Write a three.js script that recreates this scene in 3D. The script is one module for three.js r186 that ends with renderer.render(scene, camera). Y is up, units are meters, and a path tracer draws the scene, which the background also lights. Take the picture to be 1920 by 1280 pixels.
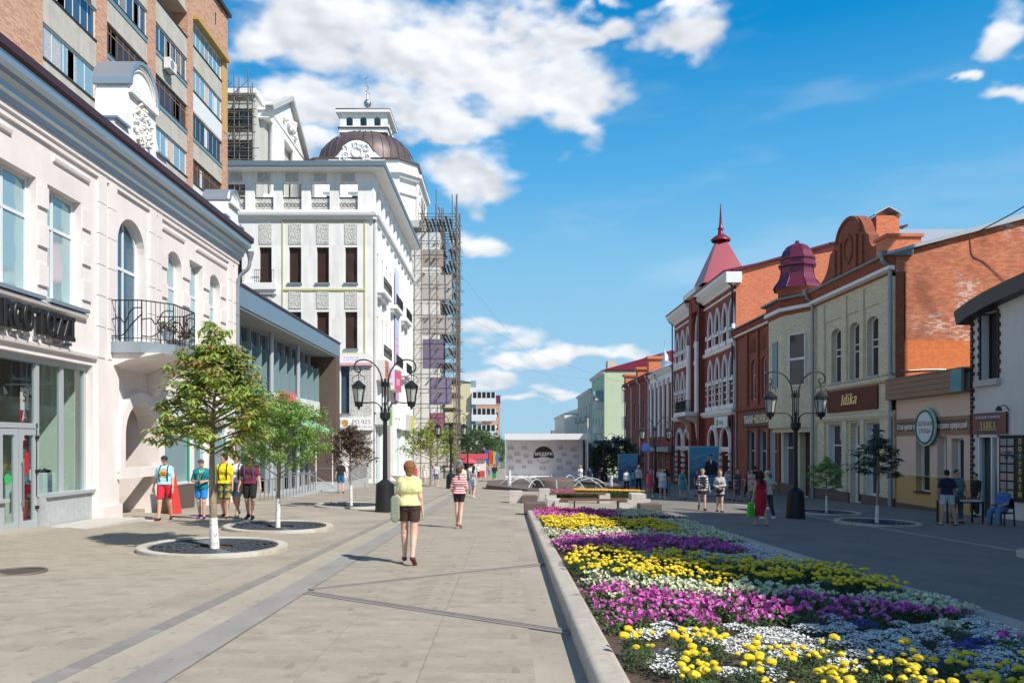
import * as THREE from 'three';
import { mergeGeometries, mergeVertices } from 'three/addons/utils/BufferGeometryUtils.js';
import { TextGeometry } from 'three/addons/geometries/TextGeometry.js';
import { FontLoader } from 'three/addons/loaders/FontLoader.js';

// ---------------------------------------------------------------- camera, sky, sun, exposure
const scene = new THREE.Scene();
const camera = new THREE.PerspectiveCamera(47.63, 1.5015, 0.1, 4000);
camera.position.set(0, 1.66, 0);
camera.setViewOffset(1920, 1280, 13, -190, 1920, 1280);      // a level camera whose lens is shifted upwards
const renderer = new THREE.WebGLRenderer({ antialias: true });
renderer.toneMapping = THREE.LinearToneMapping;
renderer.toneMappingExposure = 1.12;
renderer.shadowMap.enabled = true;
const SUN = new THREE.Vector3(1, 1.3, 0.84).normalize();
const sun = new THREE.DirectionalLight(new THREE.Color(1, 0.95, 0.86), 5.0);
sun.position.copy(SUN).multiplyScalar(200); sun.castShadow = true;
sun.shadow.mapSize.set(4096, 4096);
Object.assign(sun.shadow.camera, { left: -120, right: 120, top: 120, bottom: -120, near: 1, far: 500 });
scene.add(sun, sun.target);

// ---------------------------------------------------------------- random numbers and noise
function rng(seed) { let a = seed >>> 0; return () => { a = (a + 0x6d2b79f5) | 0; let t = Math.imul(a ^ (a >>> 15), 1 | a); t = (t + Math.imul(t ^ (t >>> 7), 61 | t)) ^ t; return ((t ^ (t >>> 14)) >>> 0) / 4294967296; }; }
const R0 = rng(7);
function hash(i, j, s) { let h = Math.imul(i, 374761393) + Math.imul(j, 668265263) + Math.imul(s, 982451653); h = Math.imul(h ^ (h >>> 13), 1274126177); return ((h ^ (h >>> 16)) >>> 0) / 4294967296; }
function vn(x, y, per, s) {
  const i = Math.floor(x), j = Math.floor(y); let fx = x - i, fy = y - j; fx = fx * fx * (3 - 2 * fx); fy = fy * fy * (3 - 2 * fy);
  const m = (a) => ((a % per) + per) % per, a = hash(m(i), m(j), s), b = hash(m(i + 1), m(j), s), c = hash(m(i), m(j + 1), s), d = hash(m(i + 1), m(j + 1), s);
  return a + (b - a) * fx + (c - a) * fy + (a - b - c + d) * fx * fy;
}
function fbm(u, v, f, oct, s = 1) { let r = 0, a = 0.5, t = 0; for (let k = 0; k < oct; k++) { r += a * vn(u * f, v * f, f, s + k * 17); t += a; a *= 0.5; f *= 2; } return r / t; }
const clamp = (x, a = 0, b = 1) => Math.min(b, Math.max(a, x)), lerp = (a, b, t) => a + (b - a) * t, sstep = (a, b, x) => { const t = clamp((x - a) / (b - a)); return t * t * (3 - 2 * t); };
const enc = (x) => 255 * (x <= 0.0031308 ? 12.92 * x : 1.055 * Math.pow(x, 1 / 2.4) - 0.055);
function tex(w, h, fn, color = true) {                        // fn(u, v) gives linear colour 0..1, or one number for a height map
  const d = new Uint8Array(w * h * 4);
  for (let y = 0; y < h; y++) for (let x = 0; x < w; x++) {
    const c = fn((x + 0.5) / w, (y + 0.5) / h), o = (y * w + x) * 4;
    for (let k = 0; k < 3; k++) { const q = Array.isArray(c) ? c[k] : c; d[o + k] = color ? enc(clamp(q)) : 255 * clamp(q); }
    d[o + 3] = 255;
  }
  const t = new THREE.DataTexture(d, w, h); t.wrapS = t.wrapT = THREE.RepeatWrapping; t.magFilter = THREE.LinearFilter; t.minFilter = THREE.LinearMipmapLinearFilter; t.generateMipmaps = true;
  if (color) t.colorSpace = THREE.SRGBColorSpace; t.needsUpdate = true; return t;
}
const per = (t, sx, sy = sx) => { t.repeat.set(1 / sx, 1 / sy); return t; };    // size of one tile in metres

// ---------------------------------------------------------------- the lie of the land: a street that runs gently downhill, away from the camera and to the right
const SD = 0.0297, SX = 0.02;
const G = (x, d) => -SD * Math.min(d, 420) - SX * clamp(x, -30, 30);
const onGround = (x, d, h = 0) => new THREE.Vector3(x, G(x, d) + h, -d);

// ---------------------------------------------------------------- naming and building
const used = new Map();
function numbered(n) { const k = used.get(n) ?? 0; used.set(n, k + 1); return k ? n + '_' + String(k).padStart(3, '0') : n; }
function thing(name, label, category, pos = [0, 0, 0], turn = 0, group) {
  const o = new THREE.Group(); o.name = numbered(name); o.position.set(...pos); o.rotation.y = turn; scene.add(o); tag(o, label, category, group); return o;
}
function tag(o, label, category, group) { if (label) o.userData.label = label; if (category) o.userData.category = category; if (group) o.userData.group = group; return o; }
function dup(root, pos, turn, label, name) { const r = root.clone(); r.name = numbered(name ?? root.name.replace(/_\d{3}$/, '')); r.userData = { ...root.userData }; if (label) r.userData.label = label; r.position.set(...pos); r.rotation.y = turn; scene.add(r); return r; }
const M4 = new THREE.Matrix4(), V = (x, y, z) => new THREE.Vector3(x, y, z);
function boxUV(g) {                                           // uv in metres, from the plane that each face lies in
  const p = g.attributes.position, n = p.count, uv = new Float32Array(n * 2), a = V(), b = V(), c = V();
  for (let i = 0; i < n; i += 3) {
    a.fromBufferAttribute(p, i); b.fromBufferAttribute(p, i + 1); c.fromBufferAttribute(p, i + 2);
    const e = b.clone().sub(a).cross(c.clone().sub(a)), x = Math.abs(e.x), y = Math.abs(e.y), z = Math.abs(e.z);
    [a, b, c].forEach((q, k) => { const o = (i + k) * 2; if (y > x && y > z) { uv[o] = q.x; uv[o + 1] = q.z; } else if (x > z) { uv[o] = q.z; uv[o + 1] = q.y; } else { uv[o] = q.x; uv[o + 1] = q.y; } });
  }
  g.setAttribute('uv', new THREE.BufferAttribute(uv, 2)); return g;
}
class GB {
  constructor() { this.g = []; }
  add(g, m, keep) {
    if (g.index) g = g.toNonIndexed(); else g = g.clone();
    for (const k of Object.keys(g.attributes)) if (!['position', 'normal', 'uv'].includes(k)) g.deleteAttribute(k);
    if (m) g.applyMatrix4(m); if (!keep) boxUV(g); g.morphAttributes = {}; this.g.push(g); return this;
  }
  box(x0, x1, y0, y1, z0, z1) { return this.add(new THREE.BoxGeometry(Math.abs(x1 - x0), Math.abs(y1 - y0), Math.abs(z1 - z0)).translate((x0 + x1) / 2, (y0 + y1) / 2, (z0 + z1) / 2)); }
  at(g, x, y, z, rx = 0, ry = 0, rz = 0, s = 1) { return this.add(g, new THREE.Matrix4().compose(V(x, y, z), new THREE.Quaternion().setFromEuler(new THREE.Euler(rx, ry, rz)), Array.isArray(s) ? V(...s) : V(s, s, s))); }
  cyl(x, y0, y1, z, r0, r1 = r0, seg = 12) { return this.add(new THREE.CylinderGeometry(r1, r0, y1 - y0, seg).translate(x, (y0 + y1) / 2, z)); }
  rod(a, b, r, seg = 6, r2 = r) { const p = V(...a), q = V(...b), l = p.distanceTo(q); return this.add(new THREE.CylinderGeometry(r2, r, l, seg), new THREE.Matrix4().compose(p.clone().lerp(q, 0.5), new THREE.Quaternion().setFromUnitVectors(V(0, 1, 0), q.clone().sub(p).normalize()), V(1, 1, 1))); }
  bar(a, b, w, h = w) { const p = V(...a), q = V(...b), m = new THREE.Matrix4().lookAt(p, q, Math.abs(q.y - p.y) > 0.98 * p.distanceTo(q) ? V(1, 0, 0) : V(0, 1, 0)).setPosition(p.clone().lerp(q, 0.5)); return this.add(new THREE.BoxGeometry(w, h, p.distanceTo(q)), m); }
  tube(pts, r, seg = 24, rad = 6) { return this.add(new THREE.TubeGeometry(new THREE.CatmullRomCurve3(pts.map((p) => V(...p))), seg, r, rad)); }
  lathe(pts, x = 0, y = 0, z = 0, seg = 16) { return this.add(new THREE.LatheGeometry(pts.map((p) => new THREE.Vector2(...p)), seg).translate(x, y, z)); }
  ext(shape, depth, m, bevel = 0) { return this.add(new THREE.ExtrudeGeometry(shape, { depth, bevelEnabled: bevel > 0, bevelSize: bevel, bevelThickness: bevel, bevelSegments: 2, curveSegments: 10 }), m); }
  prof(pts, x0, x1) {                                         // a moulding: profile (z, y) run along x
    const s = new THREE.Shape(pts.map((p) => new THREE.Vector2(-p[0], p[1])));
    return this.add(new THREE.ExtrudeGeometry(s, { depth: x1 - x0, bevelEnabled: false }), new THREE.Matrix4().makeRotationY(Math.PI / 2).setPosition(x0, 0, 0));
  }
  get empty() { return !this.g.length; }
  geo() { return this.g.length > 1 ? mergeGeometries(this.g) : this.g[0]; }
  mesh(name, mat, parent, label) { const m = new THREE.Mesh(this.geo(), mat); return put(m, name, parent, label); }
}
function put(m, name, parent, label) { m.name = parent ? name : numbered(name); m.castShadow = m.receiveShadow = true; (parent ?? scene).add(m); if (label) m.userData.label = label; return m; }
const mesh = (geo, name, mat, parent, label) => put(new THREE.Mesh(geo, mat), name, parent, label);
const gb = () => new GB();
const poly = (pts) => new THREE.Shape(pts.map((p) => new THREE.Vector2(...p)));
function roundRect(w, h, r) { const s = new THREE.Shape(); s.moveTo(-w / 2 + r, -h / 2); s.lineTo(w / 2 - r, -h / 2); s.absarc(w / 2 - r, -h / 2 + r, r, -Math.PI / 2, 0); s.lineTo(w / 2, h / 2 - r); s.absarc(w / 2 - r, h / 2 - r, r, 0, Math.PI / 2); s.lineTo(-w / 2 + r, h / 2); s.absarc(-w / 2 + r, h / 2 - r, r, Math.PI / 2, Math.PI); s.lineTo(-w / 2, -h / 2 + r); s.absarc(-w / 2 + r, -h / 2 + r, r, Math.PI, 1.5 * Math.PI); return s; }
// an opening: x0..x1, y0..y1, of whose height the top a is an arch ('p' pointed)
function openingPath(o, P = THREE.Path, grow = 0) {
  const x0 = o.x0 - grow, x1 = o.x1 + grow, y0 = o.y0 - (o.ob ? 0 : grow), y1 = o.y1 + grow, a = o.a ? o.a + grow : 0, p = new P();
  p.moveTo(x0, y0); p.lineTo(x1, y0);
  if (!a) { p.lineTo(x1, y1); p.lineTo(x0, y1); }
  else if (o.p) { p.lineTo(x1, y1 - a); p.quadraticCurveTo(x1, y1 - a * 0.35, (x0 + x1) / 2, y1); p.quadraticCurveTo(x0, y1 - a * 0.35, x0, y1 - a); }
  else { const c = (x0 + x1) / 2, r = (x1 - x0) / 2; p.lineTo(x1, y1 - a); for (let i = 1; i <= 14; i++) { const t = (i / 14) * Math.PI; p.lineTo(c + r * Math.cos(t), y1 - a + a * Math.sin(t)); } }
  p.lineTo(x0, y0); return p;
}
function wall(parent, name, mat, outline, holes, t = 0.35, z = 0, label) {     // outer face at z
  const s = Array.isArray(outline) ? poly(outline) : outline; holes.forEach((h) => s.holes.push(openingPath(h)));
  return gb().ext(s, t, new THREE.Matrix4().makeTranslation(0, 0, z - t)).mesh(name, mat, parent, label);
}
const winCache = new Map();
// a window: frame and bars as one mesh, its pane a child
function win(parent, o, { r = 0.18, f = 0.07, v = [0.5], h = [0.7], fm, gm, z = 0, name = 'window', t = 0.07 } = {}) {
  const w = o.x1 - o.x0, H = o.y1 - o.y0, key = [w.toFixed(3), H.toFixed(3), o.a ?? 0, o.p ?? 0, v, h, f, t].join('|');
  if (!winCache.has(key)) {
    const q = { x0: 0, x1: w, y0: 0, y1: H, a: o.a, p: o.p, ob: 1 }, s = openingPath(q, THREE.Shape), i = { x0: f, x1: w - f, y0: f, y1: H - f, a: o.a ? o.a - f * 0.5 : 0, p: o.p };
    s.holes.push(openingPath(i)); const b = gb().ext(s, t);
    const top = o.a ? H - o.a : H - f;
    for (const x of v) b.box(x * w - f * 0.4, x * w + f * 0.4, f, o.a ? H - o.a * 0.15 : H - f, 0.012, t - 0.012);
    for (const y of h) b.box(f, w - f, y * H - f * 0.45, y * H + f * 0.45, 0.006, t - 0.006);
    winCache.set(key, [b.geo(), gb().ext(openingPath({ ...q, x0: f * 0.5, x1: w - f * 0.5, y0: f * 0.5, y1: H - f * 0.5 }, THREE.Shape), 0.012).geo()]);
  }
  const [fg, pg] = winCache.get(key), m = mesh(fg, name, fm ?? MAT.frameWhite, parent); m.position.set(o.x0, o.y0, z - r - t);
  const p = mesh(pg, 'pane', gm ?? MAT.glassDark, m); p.position.z = 0.02; return m;
}
// ---------------------------------------------------------------- the sky: blue air and fair-weather clouds, all the way round
const CLOUDS = [
  [-12.7, 27.4, 6.3, 2.89], [-3.4, 26.0, 7.1, 3.02], [2.5, 24.1, 5.0, 2.79], [5.2, 23.2, 3.1, 1.83], [-14.9, 23.4, 3.0, 1.29], [-0.7, 28.0, 3.1, 1.23], [-17.1, 26.9, 1.9, 1.8], [-7.3, 22.8, 3.9, 1.5],
  [5.4, 27.5, 2.6, 0.87], [12.4, 27.0, 2.7, 1.53], [-3.0, 18.8, 2.4, 1.77], [-2.3, 14.5, 1.8, 1.18], [-14.6, 20.2, 2.1, 1.52], [-1.3, 8.0, 2.7, 0.93], [4.5, 6.4, 4.3, 0.78], [8.0, 6.6, 2.3, 0.62],
  [-1.3, 4.5, 2.4, 0.71], [4.5, 3.7, 1.8, 0.43], [32.9, 23.5, 1.4, 0.95], [33.2, 20.1, 1.3, 0.58], [30.8, 21.4, 1.0, 0.35], [12.6, 28.6, 2.3, 0.54], [5.2, 29.6, 2.4, 0.42], [0.1, 6.3, 2.4, 0.62],
  [1.5, 3.0, 1.8, 0.32], [-4.6, 21.7, 3.3, 1.02],
];
{ const q = rng(21); for (let k = 0; k < 22; k++) { const az = 46 + q() * 268, el = 5 + q() * 50, s = 3 + q() * 6; for (let j = 0; j < 3; j++) CLOUDS.push([az + (q() - 0.5) * s * 1.6, el + (q() - 0.5) * s * 0.5, s * (0.5 + q() * 0.6), s * (0.2 + q() * 0.22)]); } }
{
  const W = 4096, H = 2048, data = new Float32Array(W * H * 4);
  const cov = new Float32Array(W * H), top = new Float32Array(W * H);
  for (const [az, el, ra, re] of CLOUDS) {
    const sp = Math.max(0.25, Math.cos(el * Math.PI / 180)), A = ra / sp * 1.05, y0 = Math.floor((el - re * 1.9 + 90) / 180 * H), y1 = Math.ceil((el + re * 1.9 + 90) / 180 * H);
    for (let y = Math.max(H / 2, y0); y <= Math.min(H - 1, y1); y++) for (let dx = Math.floor(-A * 1.8 / 360 * W); dx <= A * 1.8 / 360 * W; dx++) {
      const c0 = ((az - 90) / 360 + 0.5) * W, x = ((Math.round(c0 + dx) % W) + W) % W, e = (y + 0.5) / H * 180 - 90, ax = dx / W * 360 / A, ey = (e - el) / (re * (e < el ? 0.8 : 1.15));
      const b = 1 - (ax * ax + ey * ey); if (b <= -2.2) continue; const o = y * W + x, w = clamp((b + 2.2) / 3.2); if (w > cov[o]) { cov[o] = w; } top[o] = Math.max(top[o], clamp(0.5 + 0.5 * ey) * w);
    }
  }
  const AIR = [[0, 0.36, 0.57, 0.73], [5, 0.32, 0.56, 0.75], [12.7, 0.215, 0.505, 0.76], [19, 0.085, 0.385, 0.72], [27.5, 0.006, 0.245, 0.59], [45, 0.004, 0.14, 0.40], [90, 0.003, 0.09, 0.29]];
  for (let y = 0; y < H; y++) {
    const e = Math.max(0, (y + 0.5) / H * 180 - 90); let i0 = 0; while (i0 < AIR.length - 2 && AIR[i0 + 1][0] < e) i0++;
    const f = (e - AIR[i0][0]) / (AIR[i0 + 1][0] - AIR[i0][0]), sky = [1, 2, 3].map((i) => lerp(AIR[i0][i], AIR[i0 + 1][i], f));
    for (let x = 0; x < W; x++) {
      const o = (y * W + x) * 4, u = x / W, v = y / H; let a = 0, s = 1;
      if (y > H / 2 && e < 62) {
        const near = cov[o / 4] + cov[y * W + (x + 40) % W] + cov[y * W + (x + W - 40) % W] + cov[Math.min(H - 1, y + 26) * W + x] + cov[(y - 26) * W + x];
        if (near > 0) {
          const wx = (fbm(u, v, 90, 4, 3) - 0.5) * 46, wy = (fbm(u, v, 90, 4, 4) - 0.5) * 38, q = clamp(Math.round(y + wy), H / 2, H - 1) * W + ((Math.round(x + wx) % W) + W) % W, c = cov[q];
          const n = fbm(u, v, 160, 5, 6), m1 = fbm(u, v, 70, 4, 6), m2 = fbm(u + 0.0016, v + 0.0022, 70, 4, 6);
          const d = c * 1.5 + (n - 0.5) * 0.6 - 0.76; a = sstep(-0.16, 0.62, d + (n - 0.5) * 0.5) * sstep(0.3, 3, e) * (0.62 + 0.36 * sstep(0.1, 0.6, d));
          s = clamp(0.84 + (m1 - m2) * 1.1 + (n - 0.5) * 0.12 + top[q] * 0.22 - sstep(0.25, 0.5, d) * 0.06, 0.66, 1.05);
        }
      }
      const wisp = e <= 1 || e > 75 ? 0 : sstep(0.60, 0.85, fbm(u, v * 2.2, 24, 5, 31)) * 0.12 * sstep(1, 8, e), k = Math.max(a * 0.97, wisp), cl = [0.88 * s, 0.89 * s + 0.01, 0.90 * s + 0.03];
      for (let i = 0; i < 3; i++) data[o + i] = lerp(sky[i], cl[i], k); data[o + 3] = 1;
    }
  }
  const t = new THREE.DataTexture(data, W, H, THREE.RGBAFormat, THREE.FloatType); t.mapping = THREE.EquirectangularReflectionMapping; t.magFilter = THREE.LinearFilter; t.wrapS = THREE.RepeatWrapping; t.needsUpdate = true;
  scene.background = t; scene.environment = t;
}
// ---------------------------------------------------------------- materials
const C = (r, g, b) => new THREE.Color().setRGB(r, g, b), X = (h) => new THREE.Color(h);
const std = (o) => new THREE.MeshStandardMaterial({ roughness: 0.85, ...o });
const noiseB = per(tex(256, 256, (u, v) => fbm(u, v, 16, 4, 5), false), 1.2);
const fineB = per(tex(256, 256, (u, v) => fbm(u, v, 64, 3, 8), false), 0.8);
function mottled(base, amt, f, seed, size, streak = 0, bump = 0.003) {         // plaster, stone, concrete: weathered tone on tone
  const t = per(tex(512, 512, (u, v) => { const n = 1 + (fbm(u, v, f, 6, seed) - 0.5) * amt + (fbm(u, v * 0.12, f * 2, 4, seed + 3) - 0.5) * streak + (hash(u * 512 | 0, v * 512 | 0, seed) - 0.5) * amt * 0.25; return [base[0] * n, base[1] * n, base[2] * (n * 0.94 + 0.06)]; }), size);
  return std({ map: t, bumpMap: noiseB, bumpScale: bump });
}
function brickTex(w, h, tileW, tileH, colors, mortar, seed, extra) {
  const nc = Math.round(tileH / 0.077), nb = Math.round(tileW / 0.26);
  const cell = (u, v) => { const row = Math.floor(v * nc), off = row & 1 ? 0.5 : 0, bx = u * nb + off, col = Math.floor(bx) % nb, fx = bx - Math.floor(bx), fy = v * nc - row; return { row, col, m: Math.max(sstep(0.46, 0.5, Math.abs(fx - 0.5)), sstep(0.40, 0.47, Math.abs(fy - 0.5))) }; };
  const map = per(tex(w, h, (u, v) => {
    const { row, col, m } = cell(u, v), q = hash(col, row, seed), p = colors[Math.floor(q * colors.length)], n = 0.82 + 0.36 * fbm(u, v, 32, 4, seed + 2);
    const c = p.map((x, i) => lerp(x * n, mortar[i] * n, m * 0.85)); return extra ? extra(c, u, v, m) : c;
  }), tileW, tileH);
  const bump = per(tex(w / 2, h / 2, (u, v) => 1 - cell(u, v).m * 0.8 + 0.2 * hash(u * w | 0, v * h | 0, 3), false), tileW, tileH);
  return std({ map, bumpMap: bump, bumpScale: 0.008, roughness: 0.9 });
}
const metal = (col, rough = 0.45, m = 0.6) => std({ color: col, roughness: rough, metalness: m, bumpMap: noiseB, bumpScale: 0.002 });
const MAT = {
  frameWhite: std({ color: C(0.74, 0.75, 0.76), roughness: 0.5 }), frameGrey: std({ color: C(0.5, 0.54, 0.57), roughness: 0.4, metalness: 0.3 }), frameDark: std({ color: C(0.04, 0.035, 0.03), roughness: 0.5 }),
  glassDark: std({ color: C(0.035, 0.04, 0.045), roughness: 0.04, metalness: 0.15 }), glassBrown: std({ color: C(0.06, 0.035, 0.03), roughness: 0.06, metalness: 0.1 }),
  glassPale: std({ color: C(0.36, 0.52, 0.56), roughness: 0.05, metalness: 0.35 }), glassBlue: std({ color: C(0.10, 0.19, 0.26), roughness: 0.04, metalness: 0.55 }), glassTeal: std({ color: C(0.05, 0.10, 0.11), roughness: 0.05, metalness: 0.3 }),
  pane: new THREE.MeshPhysicalMaterial({ color: C(0.86, 0.94, 0.92), roughness: 0.02, transmission: 1, thickness: 0, ior: 1.5 }),
  pink: mottled([0.79, 0.725, 0.70], 0.12, 8, 11, 5, 0.16, 0.003), white: mottled([0.84, 0.83, 0.81], 0.14, 8, 12, 6, 0.3), whiteTrim: mottled([0.84, 0.83, 0.815], 0.06, 8, 13, 3, 0.04), cream: mottled([0.62, 0.55, 0.45], 0.12, 8, 14, 4, 0.1),
  peach: mottled([0.68, 0.53, 0.42], 0.08, 8, 15, 4, 0.05), ochre: mottled([0.52, 0.36, 0.15], 0.08, 8, 16, 4, 0.05), greyWhite: mottled([0.64, 0.64, 0.61], 0.1, 8, 17, 4, 0.1), panelConcrete: mottled([0.50, 0.47, 0.41], 0.22, 8, 18, 3, 0.25),
  stone: mottled([0.42, 0.44, 0.45], 0.25, 16, 19, 1.5, 0.2), stoneWarm: mottled([0.46, 0.41, 0.34], 0.35, 16, 20, 1.2, 0.1, 0.006), concrete: mottled([0.52, 0.49, 0.44], 0.28, 12, 21, 1.4, 0.12, 0.004), granite: mottled([0.14, 0.105, 0.09], 0.6, 64, 22, 0.9, 0, 0.001),
  brownStone: mottled([0.12, 0.085, 0.07], 0.25, 12, 23, 1.6, 0.1), soil: mottled([0.085, 0.058, 0.04], 0.9, 32, 24, 0.9, 0, 0.03), greenWall: mottled([0.52, 0.60, 0.42], 0.08, 8, 25, 5, 0.06), yellowWall: mottled([0.66, 0.58, 0.38], 0.08, 8, 26, 5, 0.06), farGrey: mottled([0.5, 0.5, 0.47], 0.1, 8, 27, 6, 0.08),
  relief: std({ color: C(0.66, 0.65, 0.62), bumpMap: per(tex(256, 256, (u, v) => sstep(0.42, 0.58, fbm(u, v, 12, 3, 41)), false), 1.1), bumpScale: 0.06 }),
  reliefWhite: std({ color: C(0.78, 0.76, 0.73), bumpMap: noiseB, bumpScale: 0.01 }),
  roofMaroon: metal(C(0.16, 0.025, 0.055), 0.32, 0.25), roofCrimson: metal(C(0.23, 0.02, 0.045), 0.4, 0.2), roofGrey: metal(C(0.48, 0.53, 0.57), 0.42, 0.6), roofBrown: metal(C(0.13, 0.095, 0.095), 0.5, 0.3), gutter: metal(C(0.075, 0.03, 0.035), 0.45, 0.2), zinc: metal(C(0.44, 0.52, 0.57), 0.4, 0.7), roofSteel: metal(C(0.2, 0.25, 0.28), 0.5, 0.4),
  iron: metal(C(0.022, 0.022, 0.025), 0.5, 0.3), steel: metal(C(0.45, 0.46, 0.47), 0.35, 0.85), rust: metal(C(0.19, 0.155, 0.13), 0.7, 0.3), pipe: metal(C(0.30, 0.33, 0.36), 0.5, 0.5), black: std({ color: C(0.015, 0.015, 0.016), roughness: 0.45 }), fascia: metal(C(0.30, 0.37, 0.42), 0.35, 0.6),
  lampGlass: new THREE.MeshPhysicalMaterial({ color: C(0.72, 0.76, 0.72), roughness: 0.35, transmission: 0.45, thickness: 0 }),
  plank: std({ map: per(tex(512, 256, (u, v) => { const n = fbm(u * 0.25, v, 64, 4, 51), k = 0.75 + 0.5 * n + 0.2 * (fbm(u, v, 8, 3, 52) - 0.5); return [0.27 * k, 0.165 * k, 0.10 * k]; }), 2, 0.6), roughness: 0.7 }),
  bark: std({ map: per(tex(256, 256, (u, v) => { const n = 0.6 + 0.8 * fbm(u, v * 0.3, 24, 4, 61); return [0.30 * n, 0.235 * n, 0.17 * n]; }), 0.5), bumpMap: noiseB, bumpScale: 0.01 }), limewash: std({ map: per(tex(256, 256, (u, v) => { const n = sstep(0.62, 0.74, fbm(u, v, 24, 4, 63)); return [lerp(0.8, 0.25, n), lerp(0.79, 0.2, n), lerp(0.77, 0.15, n)]; }), 0.5) }),
};
const flat = (r, g, b, o) => std({ color: C(r, g, b), ...o });
MAT.brickTan = brickTex(512, 512, 2.08, 2.002, [[0.56, 0.30, 0.19], [0.50, 0.27, 0.17], [0.60, 0.34, 0.22], [0.46, 0.23, 0.15]], [0.55, 0.45, 0.36], 71);
MAT.brickRed = brickTex(512, 512, 2.08, 2.002, [[0.27, 0.058, 0.042], [0.23, 0.046, 0.035], [0.30, 0.072, 0.05]], [0.19, 0.075, 0.05], 72);
MAT.brickBrown = brickTex(512, 512, 2.08, 2.002, [[0.31, 0.095, 0.048], [0.27, 0.075, 0.04]], [0.2, 0.08, 0.05], 73);
MAT.brickOrange = brickTex(512, 512, 2.08, 2.002, [[0.66, 0.20, 0.095], [0.60, 0.17, 0.08], [0.70, 0.23, 0.11]], [0.52, 0.19, 0.11], 74);
MAT.brickCream = brickTex(512, 512, 2.08, 2.002, [[0.70, 0.64, 0.45], [0.65, 0.60, 0.42], [0.74, 0.68, 0.50]], [0.26, 0.23, 0.15], 75);
MAT.brickOld = brickTex(1024, 1024, 13, 13, [[0.54, 0.17, 0.085], [0.50, 0.145, 0.075], [0.60, 0.215, 0.10], [0.46, 0.135, 0.075], [0.56, 0.2, 0.09]], [0.40, 0.19, 0.12], 76, (c, u, v, m) => {
  const e = sstep(0.58, 0.72, fbm(u, v, 7, 5, 80)) * sstep(0.45, 0.6, fbm(u, v * 3, 60, 3, 81)), dk = sstep(0.6, 0.8, fbm(u, v, 9, 4, 83)) * 0.35, q = 0.8 + 0.4 * fbm(u, v, 5, 3, 84);
  return [lerp(c[0] * q, 0.72, e * 0.75) * (1 - dk), lerp(c[1] * q, 0.56, e * 0.75) * (1 - dk), lerp(c[2] * q, 0.48, e * 0.75) * (1 - dk)];
});
MAT.brickPaint = brickTex(512, 512, 4.16, 4.004, [[0.74, 0.20, 0.06], [0.70, 0.185, 0.055], [0.76, 0.215, 0.07]], [0.62, 0.17, 0.055], 77);
function tapestry(col) { return std({ color: col, roughness: 0.6 }); }
// lettering: a printed face of its own on a board; draw(ctx, w, h)
function printed(w, h, draw, o = {}) {
  const c = document.createElement('canvas'); c.width = w; c.height = h; draw(c.getContext('2d'), w, h);
  const t = new THREE.CanvasTexture(c); t.colorSpace = THREE.SRGBColorSpace; return std({ map: t, roughness: 0.55, ...o });
}
function face(parent, name, mat, w, h, x, y, z, ry = 0) { const m = mesh(new THREE.PlaneGeometry(w, h), name, mat, parent); m.position.set(x, y, z); m.rotation.y = ry; return m; }
const write = (c, s, x, y, font, fill, align = 'center', maxW) => { c.font = font; c.fillStyle = fill; c.textAlign = align; c.textBaseline = 'middle'; c.fillText(s, x, y, maxW); };
const font = await new FontLoader().loadAsync('fonts/droid/droid_sans_bold.typeface.json');
const fontSerif = await new FontLoader().loadAsync('fonts/droid/droid_serif_bold.typeface.json');
// ---------------------------------------------------------------- the ground: paving, gutters, bands, the rest of the town's terrain
function sheet(name, x0, x1, d0, d1, h, mat, parent, nx = 1, nd = 1, kind = 'structure') {       // laid on the slope, h metres above it
  const p = [], uv = [], ix = [], W = nx + 1;
  for (let j = 0; j <= nd; j++) for (let i = 0; i <= nx; i++) { const x = lerp(x0, x1, i / nx), d = lerp(d0, d1, j / nd); p.push(x, G(x, d) + h, -d); uv.push(x, -d); }
  for (let j = 0; j < nd; j++) for (let i = 0; i < nx; i++) { const a = j * W + i; ix.push(a, a + 1, a + W, a + 1, a + W + 1, a + W); }
  const g = new THREE.BufferGeometry(); g.setAttribute('position', new THREE.Float32BufferAttribute(p, 3)); g.setAttribute('uv', new THREE.Float32BufferAttribute(uv, 2)); g.setIndex(ix); g.computeVertexNormals();
  const m = mesh(g, name, mat, parent); if (kind) m.userData.kind = kind; return m;
}
function paveTex(base, seed, size, amt = 0.16, f = 6) {
  return std({ map: per(tex(1024, 1024, (u, v) => {
    let n = 1 + (fbm(u, v, f, 6, seed) - 0.5) * amt * 2.2 + (hash(u * 1024 | 0, v * 1024 | 0, seed) - 0.5) * 0.16; if (f < 10) n -= sstep(0.66, 0.8, fbm(u, v, 10, 4, seed + 5)) * 0.12; n -= sstep(0.735, 0.80, fbm(u, v, 40, 3, seed + 7)) * 0.22; n -= sstep(0.70, 0.76, fbm(u, v, 120, 2, seed + 9)) * 0.10;
    return [base[0] * n, base[1] * n, base[2] * n];
  }), size), bumpMap: fineB, bumpScale: 0.002, roughness: 0.9 });
}
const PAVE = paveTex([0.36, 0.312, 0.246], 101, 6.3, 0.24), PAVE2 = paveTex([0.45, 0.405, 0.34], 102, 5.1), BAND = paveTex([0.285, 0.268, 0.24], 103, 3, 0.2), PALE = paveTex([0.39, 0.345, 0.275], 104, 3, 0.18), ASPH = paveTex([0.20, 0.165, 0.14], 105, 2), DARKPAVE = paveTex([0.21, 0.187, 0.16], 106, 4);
const SLAB = paveTex([0.352, 0.305, 0.24], 111, 6.3, 0.2, 28);
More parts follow.
